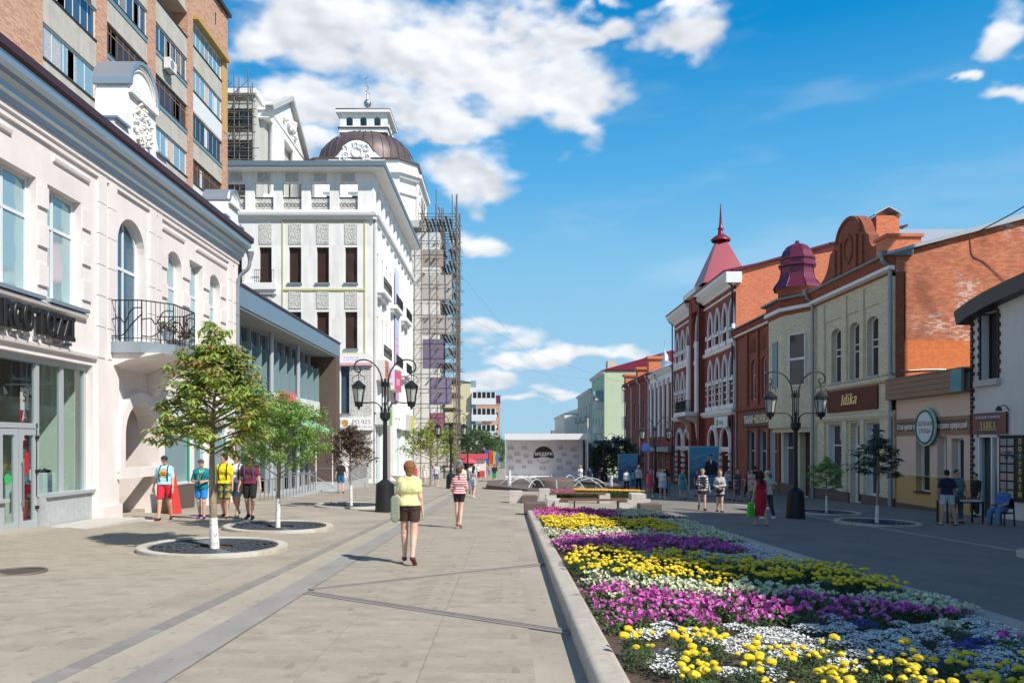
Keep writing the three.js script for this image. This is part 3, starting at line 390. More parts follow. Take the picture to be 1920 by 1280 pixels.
function ac(x, y, z, label, ry = TL) { const t = thing('air_conditioner', label, 'air conditioner', [x, y, z], ry); gb().box(-0.42, 0.42, 0, 0.56, 0.12, 0.44).mesh('case', MAT.frameWhite, t); gb().at(new THREE.TorusGeometry(0.2, 0.02, 6, 20), -0.12, 0.28, 0.44).at(new THREE.CircleGeometry(0.19, 20), -0.12, 0.28, 0.445).mesh('fan_grille', flat(0.25, 0.26, 0.27), t); gb().box(-0.36, -0.3, -0.05, 0, 0, 0.44).box(0.3, 0.36, -0.05, 0, 0, 0.44).mesh('bracket', MAT.steel, t); }
ac(-18, 21.55, -31.2, 'white air conditioner on the flats, topmost and leftmost of the wall units'); ac(-18, 20.9, -32.8, 'white air conditioner below and right of the topmost unit on the flats'); ac(-18, 21.3, -40.9, 'white air conditioner beside a white glazed loggia in the third bay of the flats');
{ // glass pavilion
  const b = thing('glass_pavilion', 'modern glass shop pavilion with grey metal fascia and brown stone end wall', 'building', LEFT, TL);
  gb().box(31.5, 51, 7.3, 8.15, -1.9, 0).mesh('fascia', MAT.fascia, b); gb().box(31.5, 51, 8.15, 8.25, -12, 0.06).mesh('roof', MAT.gutter, b); gb().box(31.5, 51, 7.2, 7.3, -12, -0.05).mesh('soffit', flat(0.28, 0.29, 0.29), b);
  gb().box(31.5, 50, -2.5, 7.2, -12, -5).mesh('rear_wall', MAT.farGrey, b);
  for (let k = 0; k < 13; k++) { const x = 31.8 + k * 1.45; if (k < 12) { gb().box(x + 0.06, x + 1.39, 3.3, 7.2, -1.68, -1.66).mesh('pane', k < 8 ? MAT.glassBlue : MAT.glassTeal, b); gb().box(x + 0.06, x + 1.39, -0.2, 2.6, -1.68, -1.66).mesh('pane', MAT.glassTeal, b); } gb().box(x - 0.05, x + 0.05, -1.8, 7.2, -1.7, -1.5).mesh('mullion', MAT.frameGrey, b); gb().box(x - 0.015, x + 0.015, 3.4, 6.4, -1.5, -0.95).mesh('glass_fin', MAT.glassPale, b); }
  gb().box(31.5, 49.9, 2.6, 3.3, -1.75, -1.4).mesh('spandrel', MAT.frameGrey, b);
  gb().box(49.9, 51, -2.5, 7.2, -5, -0.02).mesh('end_wall', MAT.brownStone, b); const dots = gb(); for (let i = 0; i < 4; i++) for (let j = 0; j < 9; j++) dots.box(0, 0.05, 0, 0.05, 0, 0.05), dots.g.at(-1).translate(49.87, -0.6 + j * 0.9, -0.5 - i * 1.1); dots.mesh('fixing', MAT.steel, b).userData.kind = 'stuff';
  for (const x of [34, 39, 44]) gb().cyl(x, -1.8, 7.2, -0.9, 0.12, 0.12, 14).mesh('column', MAT.frameGrey, b);
  const t = thing('awning', 'pale green sloping canvas awning on thin white posts beside the steps', 'awning', LEFT, TL); gb().bar([45.8, 3.1, -1.3], [45.8, 2.3, 0.3], 4.6, 0.04).mesh('canvas', flat(0.25, 0.50, 0.40), t); for (const x of [43.7, 47.9]) gb().rod([x, -1.6, 0.2], [x, 2.35, 0.2], 0.035, 8).mesh('post', MAT.frameWhite, t);
  const s1 = thing('shop_sign', 'long pink and pale grey sign board over the pavilion entrance', 'sign', LEFT, TL); gb().box(39.6, 49.4, 3.3, 4.25, -1.1, -0.95).mesh('board', MAT.frameWhite, s1); gb().box(40.4, 43.3, 3.15, 4.4, -0.95, -0.82).mesh('pink_panel', flat(0.72, 0.12, 0.19), s1); face(s1, 'lettering', printed(256, 128, (c) => { c.fillStyle = '#e2566c'; c.fillRect(0, 0, 256, 128); write(c, 'Яркая', 120, 66, 'bold 62px serif', '#f9e9ea'); }), 2.7, 1.1, 41.85, 3.78, -0.815);
  // steps with railings
  const st = thing('entrance_steps', 'grey granite steps and landing before the pavilion with steel handrails', 'steps', LEFT, TL); for (let k = 0; k < 5; k++) gb().box(41.2, 49.2, -2.5, -1.75 + k * 0.16 + 0.16, -1.5, 2.1 - k * 0.36).mesh('step', MAT.stone, st); gb().box(31.6, 41.2, -2.5, -0.88, -1.5, 0.9).mesh('landing', MAT.stone, st); gb().box(49.2, 56, -2.6, -0.85, -1.5, 1.0).mesh('ramp_wall', MAT.stone, st);
  const rail = (pts, posts) => { const g = gb(); for (let k = 0; k < pts.length - 1; k++) g.rod(pts[k], pts[k + 1], 0.025, 8); posts.forEach(([x, y0, y1, z]) => g.rod([x, y0, z], [x, y1, z], 0.02, 6)); g.mesh('handrail', MAT.steel, st); };
  for (const x of [41.3, 49.1]) rail([[x, -0.85, 2.0], [x, 0.05, 0.4], [x, 0.05, -1.3]], [[x, -1.8, -0.85, 2.0], [x, -1, 0.05, 0.4]]); const vp = []; for (let x = 31.8; x < 41.2; x += 0.55) vp.push([x, -0.9, 0.1, 0.82]); rail([[31.7, 0.1, 0.82], [41.2, 0.1, 0.82]], vp); const vq = []; for (let x = 49.3; x < 56; x += 0.3) vq.push([x, -0.9, 0.2, 0.9]); rail([[49.2, 0.2, 0.9], [56, 0.2, 0.9]], vq);
}
{ // the white corner building: the front looks up the street (local frame: x to the right, z towards the camera), the long side faces the street
  const b = thing('corner_building', 'large white corner building with open loggia storey, relief panels and deep grey eaves', 'building', [-10.9, 0, -64], 0);
  const rows = [[14.9, 17.85], [9.45, 12.5]], cols = [-8.95, -6.5, -4.2, -1.85], W = 1.02, holes = [], wins = [];
  for (const [y0, y1] of rows) for (const x of cols) holes.push({ x0: x - W / 2, x1: x + W / 2, y0, y1 }); holes.push({ x0: -2.72, x1: -1.98, y0: 4.1, y1: 8.0 }); holes.push({ x0: -11.9, x1: -10.9, y0: 14.9, y1: 17.85 });
  wall(b, 'front_wall', MAT.white, [[-20, -2.6], [0, -2.6], [0, 20.1], [-20, 20.1]], holes, 0.5); holes.forEach((o, i) => win(b, o, { r: 0.25, v: [], h: [], fm: MAT.frameDark, gm: i === 8 ? MAT.glassBlue : MAT.glassBrown, f: 0.07 }));
  for (const o of holes) gb().box(o.x0 - 0.1, o.x1 + 0.1, o.y0 - 0.14, o.y0, -0.2, 0.14).mesh('window_sill', MAT.zinc, b);
  for (const x of [-11.4, ...cols]) { gb().box(x - 0.52, x + 0.52, 18.1, 19.75, 0.001, 0.05).mesh('relief_panel', MAT.relief, b); gb().box(x - 0.52, x + 0.52, 12.75, 14.4, 0.001, 0.05).mesh('relief_panel', MAT.relief, b); }
  gb().box(-1.85, -0.15, -1.2, 8.0, 0.001, 0.05).mesh('relief_panel', MAT.relief, b);
  // yellow-green frame moulding
  const ym = flat(0.60, 0.58, 0.26), fr = gb(); for (const x of [-7.55, -0.75]) fr.box(x, x + 0.09, 9.05, 20.05, 0, 0.07); fr.box(-7.55, -0.66, 14.25, 14.4, 0.05, 0.09).box(-7.55, -0.66, 9.0, 9.1, 0, 0.07).box(-7.55, -0.66, 19.95, 20.07, 0.05, 0.08); fr.mesh('frame_moulding', ym, b);
  gb().box(-14, -8.0, 14.3, 14.85, 0, 0.4).mesh('balcony_ledge', MAT.whiteTrim, b); gb().box(-14, -8.0, 13.95, 14.3, 0, 0.2).mesh('moulding', MAT.whiteTrim, b);
  for (const x of [-8.95, -11.4]) { const r = gb(); r.bar([x - 0.8, 15.9, 0.35], [x + 0.8, 15.9, 0.35], 0.04).bar([x - 0.8, 14.95, 0.35], [x + 0.8, 14.95, 0.35], 0.03); for (let k = 0; k <= 10; k++) r.rod([x - 0.8 + k * 0.16, 14.9, 0.35], [x - 0.8 + k * 0.16, 15.9, 0.35], 0.015, 4); r.mesh('railing', MAT.iron, b); }
  // side facing the street
  const s = new THREE.Group(); s.name = 'street_side'; s.rotation.y = TL; b.add(s);
  const sh = []; for (let k = 0; k < 10; k++) for (const [y0, y1] of rows) sh.push({ x0: 1.5 + k * 2.5, x1: 2.55 + k * 2.5, y0, y1 }); for (let k = 0; k < 4; k++) sh.push({ x0: 1.3 + k * 6.2, x1: 5.2 + k * 6.2, y0: -2.2, y1: k === 1 ? 5.5 : 3.1 });
  wall(s, 'side_wall', MAT.white, [[0.001, -3.2], [26, -3.2], [26, 20.1], [0.001, 20.1]], sh, 0.5);
  sh.forEach((o, i) => { if (i < 20) gb().box(o.x0, o.x1, o.y0, o.y1, -0.32, -0.26).mesh('pane', MAT.glassBrown, s); else gb().box(o.x0, o.x1, o.y0, o.y1, -0.4, -0.3).mesh('shop_pane', i === 21 ? MAT.glassDark : MAT.glassPale, s); });
  for (let k = 0; k < 11; k++) { gb().box(0.35 + k * 2.5, 0.95 + k * 2.5, 4.2, 20.05, 0, 0.16).mesh('pilaster', MAT.whiteTrim, s); }
  for (const x of [1.0, 8.6, 16.0]) for (const y of [14.3, 8.6]) { gb().box(x, x + 4.6, y, y + 0.35, 0, 0.75).mesh('balcony', MAT.whiteTrim, s); gb().box(x + 0.15, x + 4.4, y - 0.3, y, 0, 0.45).mesh('moulding', MAT.whiteTrim, s); const r = gb(); r.bar([x, y + 1.35, 0.7], [x + 4.6, y + 1.35, 0.7], 0.04); r.bar([x, y + 0.45, 0.7], [x + 4.6, y + 0.45, 0.7], 0.03); for (let k = 0; k <= 22; k++) { const u = x + k * 0.209; r.rod([u, y + 0.35, 0.7], [u, y + 1.35, 0.7], 0.014, 4); if (k % 3 === 1) r.at(new THREE.TorusGeometry(0.15, 0.018, 4, 10), u, y + 0.9, 0.7); } r.mesh('railing', MAT.iron, s); }
  // open loggia storey with corner posts, then the eaves
  const post = (p, a, c, z0, z1, par) => gb().box(a, c, 20.9, 24.05, z0, z1).mesh('loggia_post', MAT.white, par);
  gb().prof([[0, 20.1], [0.18, 20.1], [0.22, 20.3], [0.40, 20.42], [0.45, 20.65], [0.1, 20.75], [0, 20.95]], -20, 0.3).mesh('cornice', MAT.whiteTrim, b); gb().prof([[0, 20.1], [0.18, 20.1], [0.22, 20.3], [0.40, 20.42], [0.45, 20.65], [0.1, 20.75], [0, 20.95]], -0.3, 26).mesh('cornice', MAT.whiteTrim, s);
  for (let k = 0; k < 7; k++) { const x = -1.3 - k * 2.33; gb().box(x, x + 1.3 - (k ? 0.55 : 0), 20.9, 23.2, -0.5, 0).mesh('loggia_post', MAT.white, b); const o = x - 0.79; gb().box(o - 0.79, o + 0.79, 20.92, 21.95, -0.28, -0.2).mesh('balustrade_panel', MAT.relief, b); gb().box(o - 0.79, o + 0.79, 21.95, 22.03, -0.32, -0.16).mesh('handrail', MAT.frameDark, b); gb().box(o - 0.52, o + 0.52, 23.27, 23.95, 0.001, 0.05).mesh('relief_panel', MAT.relief, b); const cir = gb(); for (let j = -2; j <= 2; j++) cir.at(new THREE.TorusGeometry(0.13, 0.02, 4, 10), o + j * 0.3, 21.4, -0.19); cir.mesh('iron_pattern', MAT.frameDark, b); }
  gb().box(-20, 0, 23.2, 24.06, -0.5, 0).mesh('frieze', MAT.white, b);
  for (let k = 0; k < 11; k++) { gb().box(0.5 + k * 2.5, 1.35 + k * 2.5, 20.9, 23.2, -0.5, 0).mesh('loggia_post', MAT.white, s); gb().box(1.35 + k * 2.5, 3.0 + k * 2.5, 20.92, 21.95, -0.3, -0.2).mesh('balustrade_panel', MAT.relief, s); } gb().box(0.5, 26, 23.2, 24.06, -0.5, 0).mesh('frieze', MAT.white, s);
  gb().box(-20, 1.0, 24.062, 24.22, -0.8, 1.0).box(-0.9, 1.0, 24.062, 24.22, -26, -0.8).mesh('soffit', MAT.whiteTrim, b); gb().box(-20.1, 1.1, 24.222, 24.62, -0.9, 1.1).box(-1.0, 1.1, 24.222, 24.62, -26.1, -0.9).mesh('eaves', MAT.roofSteel, b);
  gb().box(-20, -5, 20.2, 20.4, -26, -0.5).box(-5, -0.52, 20.2, 20.4, -26, -0.5).mesh('loggia_floor', MAT.concrete, b); gb().box(-20, -0.51, -3, 20.1, -26, -24).mesh('rear_wall', MAT.white, b);
  // hanging banner and signs
  const bn = thing('street_banner', 'tall blue and pink banner hanging on the street side of the white building', 'banner', [-10.9, 0, -64], TL); gb().box(10.7, 13.2, 5.8, 18.6, 0.25, 0.3).mesh('cloth', flat(0.62, 0.42, 0.56), bn); face(bn, 'print', printed(160, 800, (c, w, h) => { const q = c.createLinearGradient(0, 0, 0, h); q.addColorStop(0, '#d5e2f2'); q.addColorStop(0.4, '#b4d2ee'); q.addColorStop(0.6, '#d7bfe0'); q.addColorStop(1, '#d99ac4'); c.fillStyle = q; c.fillRect(0, 0, w, h); c.save(); c.translate(80, 260); write(c, 'мвр', 0, 0, 'bold 78px sans-serif', '#3f9fdb', 'center', 150); c.restore(); c.fillStyle = '#bb7fb0'; for (let k = 0; k < 6; k++) c.fillRect(30, 420 + k * 45, 100, 6); }), 2.5, 12.8, 11.95, 12.2, 0.305);
  const sb = (label, x, y, w, h, draw, side, dz = 0.3, z = 0) => { const t = thing('sign_board', label, 'sign', [-10.9, 0, -64], side ? TL : 0); gb().box(x, x + w, y, y + h, z + 0.02, z + dz).mesh('board', flat(0.75, 0.74, 0.74), t); face(t, 'print', printed(512, Math.round(512 * h / w), draw), w - 0.04, h - 0.04, x + w / 2, y + h / 2, z + dz + 0.004); };
  const bg = (c, w, h, f) => { c.fillStyle = f; c.fillRect(0, 0, w, h); };
  sb('white and pink sign with lilac letters high on the front of the white building', -2.75, 8.05, 2.7, 0.95, (c, w, h) => { bg(c, w, h, '#f2f0f2'); c.fillStyle = '#e9a9c4'; c.fillRect(0, h * 0.8, w, h * 0.2); write(c, 'ГОРОД', 60, h * 0.42, '86px sans-serif', '#b9a3d6', 'left', 240); });
  sb('white sign reading РО 925 on the corner of the white building', -2.7, 2.7, 2.72, 1.05, (c, w, h) => { bg(c, w, h, '#f6f6f6'); c.beginPath(); c.arc(70, h * 0.45, 52, 0, 7); c.fillStyle = '#dfa760'; c.fill(); write(c, 'СЕРЕБ', 2, h * 0.32, '74px serif', '#2a2a30', 'left', 120); write(c, 'РО 925', 330, h * 0.34, '92px serif', '#26262c', 'center', 340); write(c, 'ПАНДОРА & GRAAD', 270, h * 0.75, '46px serif', '#4a4a52', 'center', 470); });
  sb('orange and violet sign over the shop on the street side of the white building', 0.4, 6.9, 5.2, 1.7, (c, w, h) => { bg(c, w, h, '#e6d6ea'); c.fillStyle = '#c77a4a'; c.fillRect(0, 0, w * 0.38, h); write(c, 'Н', w * 0.24, h * 0.5, 'bold 110px sans-serif', '#5b3c68'); write(c, '%', w * 0.55, h * 0.52, 'bold 130px sans-serif', '#7a48b8'); }, 1, 0.9);
  sb('magenta sign with white letters on the street side of the white building', 5.9, 6.5, 4.6, 1.8, (c, w, h) => { bg(c, w, h, '#d9537c'); write(c, 'цвет', w * 0.5, h * 0.5, 'bold 120px sans-serif', '#f3cbd8'); }, 1, 0.9);
  sb('pale blue and green shop sign over a glazed doorway of the white building', 0.6, 3.2, 6.4, 1.6, (c, w, h) => { bg(c, w, h, '#d3dde3'); c.fillStyle = '#83b867'; c.fillRect(w * 0.72, 0, w * 0.28, h); write(c, 'аптека', w * 0.36, h * 0.5, '70px sans-serif', '#9fb3bd'); }, 1, 0.5);
  sb('yellow ended sign at the far end of the white building street side', 17, 3.0, 7.2, 1.7, (c, w, h) => { bg(c, w, h, '#cfd0cf'); c.fillStyle = '#d8cf3f'; c.fillRect(w * 0.6, 0, w * 0.4, h); }, 1, 0.5);
}
{ // tower with dome
  const b = thing('domed_tower', 'white tower house with brown metal dome, round window and lantern with spire', 'building', [-17.8, 0, -100], 0), oct = (r, c) => poly([[-r, -r + c], [-r + c, -r], [r - c, -r], [r, -r + c], [r, r - c], [r - c, r], [-r + c, r], [-r, r - c]]), up = new THREE.Matrix4().makeRotationX(-Math.PI / 2);
  const ex = (n, r, c, y, h, m) => gb().ext(oct(r, c), h, up.clone().setPosition(0, y, 0)).mesh(n, m, b);
  ex('wall', 6.9, 2.0, -4, 37.6, MAT.white); ex('cornice', 7.3, 2.1, 33.6, 0.4, MAT.whiteTrim); ex('parapet', 7.0, 2.0, 34.4, 1.3, MAT.white); ex('cornice', 7.6, 2.2, 34.0, 0.4, MAT.whiteTrim); ex('parapet_cap', 7.25, 2.05, 35.7, 0.2, MAT.roofBrown); ex('moulding', 7.1, 2.0, 31.8, 0.3, MAT.whiteTrim);
  const den = gb(); for (let k = -8; k <= 8; k++) { den.box(k * 0.55 - 0.14, k * 0.55 + 0.14, 33.2, 33.6, 6.9, 7.2); den.box(6.9, 7.2, 33.2, 33.6, k * 0.55 - 0.14, k * 0.55 + 0.14); } den.mesh('dentils', MAT.whiteTrim, b).userData.kind = 'stuff';
  for (const a of [-4.6, -1.6, 1.6, 4.6]) { gb().box(a - 0.5, a + 0.5, 10, 33.6, 6.9, 7.15).mesh('pilaster', MAT.whiteTrim, b); gb().box(6.9, 7.15, 10, 33.6, a - 0.5, a + 0.5).mesh('pilaster', MAT.whiteTrim, b); }
  for (const y of [12, 18, 24, 29.2]) for (const a of [-3.1, 0, 3.1]) { gb().box(a - 0.6, a + 0.6, y, y + 2.2, 6.9, 6.94).mesh('window', MAT.glassDark, b); gb().box(6.9, 6.94, y, y + 2.2, a - 0.6, a + 0.6).mesh('window', MAT.glassDark, b); }
  gb().lathe([[6.35, 35.9], [6.3, 37.5], [5.9, 38.7], [5.1, 39.7], [4.1, 40.4], [3.2, 40.75], [0.01, 40.8]], 0, 0, 0, 8).mesh('dome', MAT.roofBrown, b).rotation.y = Math.PI / 8;
  const rb = gb(); for (let k = 0; k < 32; k++) { const a = k / 32 * 6.283 + 0.1, p = (r, y) => [r * Math.cos(a) * 0.965, y, r * Math.sin(a) * 0.965]; rb.tube([p(6.37, 35.9), p(6.32, 37.5), p(5.92, 38.7), p(5.12, 39.7), p(4.1, 40.42), p(3.2, 40.77)], 0.05, 8, 4); } rb.mesh('roof_seam', MAT.roofBrown, b).userData.kind = 'stuff';
  // round-window gable on the front
  { const s = new THREE.Shape(); s.moveTo(-3.4, 0); s.lineTo(-3.4, 0.3); s.bezierCurveTo(-1.7, 0.35, -2.2, 2.5, 0, 2.55); s.bezierCurveTo(2.2, 2.5, 1.7, 0.35, 3.4, 0.3); s.lineTo(3.4, 0); s.holes.push(new THREE.Path().absarc(0, 1.0, 0.56, 0, 6.2832)); gb().ext(s, 0.6, new THREE.Matrix4().makeTranslation(0, 35.55, 6.6)).mesh('curved_gable', MAT.whiteTrim, b);
    gb().at(new THREE.TorusGeometry(0.6, 0.13, 8, 24), 0, 36.55, 7.2).mesh('round_window', MAT.reliefWhite, b); gb().at(new THREE.CircleGeometry(0.58, 24), 0, 36.55, 6.9).mesh('pane', MAT.glassBlue, b);
    const q = rng(9), o = gb(), bl = new THREE.TorusGeometry(1, 0.32, 5, 10, 4.2); for (let k = 0; k < 34; k++) { const a = q() * 6.28, r = 1.0 + q() * 0.75, w = 0.16 + q() * 0.18; o.at(bl, r * Math.cos(a) * 1.15, 36.15 + r * Math.sin(a) * 0.75, 7.25, 0, 0, q() * 6, w); } o.mesh('plaster_ornament', MAT.reliefWhite, b);
    for (const y of [0.12, 0]) { const e = []; for (let k = 0; k <= 24; k++) { const p = s.getPoint(0.06 + 0.74 * k / 24); e.push([p.x, p.y + 35.57 + y, 7.15]); } if (!y) gb().tube(e, 0.14, 40, 6).mesh('gable_moulding', MAT.roofBrown, b); } }
  // lantern
  const L = 2.95; gb().box(-L - 0.1, L + 0.1, 40.6, 41.1, -L - 0.1, L + 0.1).mesh('lantern_base', MAT.white, b); gb().box(-L - 0.25, L + 0.25, 41.1, 41.22, -L - 0.25, L + 0.25).mesh('ledge', MAT.roofBrown, b);
  const hs = [-1.75, 0, 1.75].map((x) => ({ x0: x - 0.42, x1: x + 0.42, y0: 41.45, y1: 42.6, a: 0.42 })); for (let k = 0; k < 4; k++) { const g = new THREE.Group(); g.name = 'lantern_side'; g.rotation.y = k * TL; b.add(g); const e = k & 1 ? L - 0.3 : L; wall(g, 'lantern_wall', MAT.white, [[-e, 41.22], [e, 41.22], [e, 43.0], [-e, 43.0]], hs, 0.3, L); for (const h of [...hs]) gb().ext(openingPath(h, THREE.Shape, 0.001), 0.02, new THREE.Matrix4().makeTranslation(0, 0, L - 0.25)).mesh('pane', MAT.pane, g); }
  gb().box(-L - 0.45, L + 0.45, 43.0, 43.3, -L - 0.45, L + 0.45).mesh('cornice', MAT.whiteTrim, b); gb().lathe([[4.8, 43.31], [4.85, 43.45], [0.3, 44.0], [0.01, 44.0]], 0, 0, 0, 4).mesh('lantern_roof', MAT.roofBrown, b).rotation.y = Math.PI / 4;
  gb().lathe([[0.5, 43.9], [0.22, 44.3], [0.16, 45.0], [0.42, 45.2], [0.5, 45.6], [0.3, 45.9], [0.1, 46.1], [0.09, 47.0], [0.03, 48.9], [0.001, 49.0]], 0, 0, 0, 10).at(new THREE.TorusGeometry(0.28, 0.04, 5, 12), 0, 46.9, 0).at(new THREE.TorusGeometry(0.18, 0.04, 5, 12), 0, 47.6, 0).bar([-0.45, 48.7, 0], [0.1, 48.9, 0], 0.08).mesh('spire', MAT.steel, b);
}
{ // pedimented block behind the white building
  const b = thing('pediment_block', 'unfinished grey block with pediment rising behind the white corner building', 'building', [-26.8, 5.2, -92], TL);
  gb().box(-6, 8, -3, 32.4, -22, 0).mesh('wall', MAT.farGrey, b); gb().box(-6.6, 8.6, 32.4, 33.2, -22, 0.7).mesh('cornice', MAT.whiteTrim, b); gb().ext(poly([[-6.8, 33.2], [8.8, 33.2], [1, 37.5]]), 8, new THREE.Matrix4().makeTranslation(0, 0, -7.2)).mesh('pediment', MAT.whiteTrim, b);
  const r = gb(); r.bar([-7.1, 33.3, 0.9], [1, 37.9, 0.9], 0.9, 0.5).bar([9.1, 33.3, 0.9], [1, 37.9, 0.9], 0.9, 0.5); r.mesh('raking_cornice', MAT.farGrey, b); const q = rng(4), o = gb(); for (let k = 0; k < 26; k++) o.at(new THREE.IcosahedronGeometry(0.3 + q() * 0.25, 0), 1 + (q() - 0.5) * 5, 34.1 + q() * 1.5, 0.8); o.mesh('plaster_ornament', MAT.reliefWhite, b);
  for (const x of [-4.6, -2.4, 3.8, 6]) gb().cyl(x, 24, 32.4, 0.7, 0.55, 0.48, 14).mesh('column', MAT.whiteTrim, b); gb().box(-6.4, 8.4, 23.3, 24, 0, 1.4).mesh('ledge', MAT.whiteTrim, b);
}
function scaffold(label, pos, turn, x0, x1, z0, z1, y0, y1, lift, bay, seed, decks = true) {
  const t = thing('scaffold', label, 'scaffold', pos, turn), q = rng(seed), g = gb(), dk = gb();
  for (let x = x0; x <= x1 + 0.01; x += bay) for (const z of z1 - z0 > 3 ? [z0, (z0 + z1) / 2, z1] : [z0, z1]) g.rod([x + (q() - 0.5) * 0.1, y0, z], [x + (q() - 0.5) * 0.25, y1 + (q() - 0.4) * 2.0, z + (q() - 0.5) * (z1 - z0 > 3 ? 0.7 : 0.1)], 0.06, 5);
  for (let y = y0 + lift; y <= y1 - 0.3; y += lift) { for (const z of z1 - z0 > 3 ? [z0, (z0 + z1) / 2, z1] : [z0, z1]) { g.rod([x0 - 0.5 * q(), y, z], [x1 + 0.6 * q(), y + (q() - 0.5) * 0.15, z], 0.045, 5); g.rod([x0, y + lift * 0.5, z], [x1 + 0.5 * q(), y + lift * 0.5, z], 0.035, 4); } for (let x = x0; x <= x1; x += bay) g.rod([x, y, z0 - 0.3], [x, y, z1 + 0.6 * q()], 0.04, 4); if (decks && q() < 0.85) { const n = z1 - z0 > 3 ? 9 : 3; for (let k = 0; k < n; k++) { const z = lerp(z0 + 0.1, z1 - 0.1, (k + 0.5) / n), a = x0 + q() * (x1 - x0) * 0.3; if (q() < 0.25) continue; dk.box(a, x1 - q() * (x1 - x0) * 0.4, y + 0.05, y + 0.11, z - 0.13, z + 0.13); } } for (let k = 0; k < 3; k++) { const x = lerp(x0, x1 - bay, q()), z = lerp(z0, z1, q()), w = q() - 0.5; g.rod([x, y, z], [x + bay * (1 + w), y + lift * (0.8 + q() * 0.5), z1], 0.035, 4); } }
  g.mesh('tube_frame', MAT.rust, t).userData.kind = 'stuff'; if (!dk.empty) dk.mesh('deck_boards', flat(0.22, 0.18, 0.14), t).userData.kind = 'stuff'; return t;
}
{ const b = thing('dark_framework', 'dark unfinished building part behind the upper left scaffold', 'building', [-28.8, 0, -84.4], 0); gb().box(-3.4, 1.5, 10, 39.6, -8, 0).mesh('wall', MAT.farGrey, b); for (let y = 22; y < 38; y += 3.4) gb().box(-3.2, 1.3, y, y + 2.5, 0.001, 0.03).mesh('opening', MAT.glassDark, b); gb().box(-3.5, 1.7, 39.6, 40.2, -8.2, 0.4).mesh('cornice', MAT.whiteTrim, b); }
scaffold('grey steel scaffold against the wall at the top left behind the flats', [-28.6, 0, -84], 0, -3.2, 1.4, 0.2, 1.6, 20, 40.5, 1.7, 1.5, 5);
{ // the house under scaffold, further down on the left
  const b = thing('scaffolded_house', 'pale grey house wrapped in tall rusty scaffolding', 'building', LEFT, TL); const hs = []; for (let k = 0; k < 6; k++) for (let y = 1.5; y < 24; y += 4.6) hs.push({ x0: 95 + k * 3.4, x1: 96.4 + k * 3.4, y0: y, y1: y + 2.6 });
  wall(b, 'wall', MAT.greyWhite, [[91, -5.5], [113, -5.5], [113, 27], [91, 27]], hs, 0.5); gb().box(91.4, 96, -5.5, 26.5, 0.002, 3.2).mesh('corner_bay', MAT.greyWhite, b); gb().box(91, 113, -5.5, 26.9, -16, -0.5).mesh('core_wall', MAT.farGrey, b); for (const o of hs) gb().box(o.x0, o.x1, o.y0, o.y1, -0.45, -0.35).mesh('pane', MAT.glassDark, b); gb().box(90.8, 113.4, 27, 27.8, -16, 1).mesh('cornice', MAT.farGrey, b);
  [[10.5, 3.4, [0.17, 0.15, 0.24]], [6.2, 3.2, [0.2, 0.18, 0.27]], [14.5, 2.2, [0.4, 0.38, 0.36]], [2.2, 3, [0.3, 0.1, 0.16]], [18.5, 3, [0.45, 0.42, 0.38]], [-1, 2.5, [0.5, 0.48, 0.42]], [22.5, 2, [0.35, 0.3, 0.26]]].forEach(([y, h, c], k) => gb().box(91.35, 91.4, y, y + h, k % 2 ? 2.0 : 1.2, k % 3 ? 4.6 : 3.6).mesh('scaffold_netting', flat(...c), b));
}
scaffold('tall rusty scaffold of tubes and boards in front of the grey house on the left', LEFT, TL, 90.6, 102, 1.0, 5.0, -3, 30.5, 1.75, 1.25, 8);
{ const t = thing('hoarding', 'blue and white site fence below the scaffolding', 'fence', LEFT, TL); const m = [flat(0.15, 0.36, 0.62), flat(0.45, 0.62, 0.68), flat(0.60, 0.68, 0.70)]; for (let k = 0; k < 20; k++) gb().box(92 + k * 2, 93.94 + k * 2, -4.9, k < 6 ? -0.8 - k * 0.28 : -2.4, 5.4, 5.46).mesh('panel', m[k < 5 ? 0 : 1 + (k % 2)], t);
  gb().bar([91.8, -0.4, 5.49], [104, -3.9, 5.49], 0.5, 0.04).mesh('white_stripe', MAT.frameWhite, t); }
function flatShade(g) { g = g.index ? g.toNonIndexed() : g; g.computeVertexNormals(); return g; }
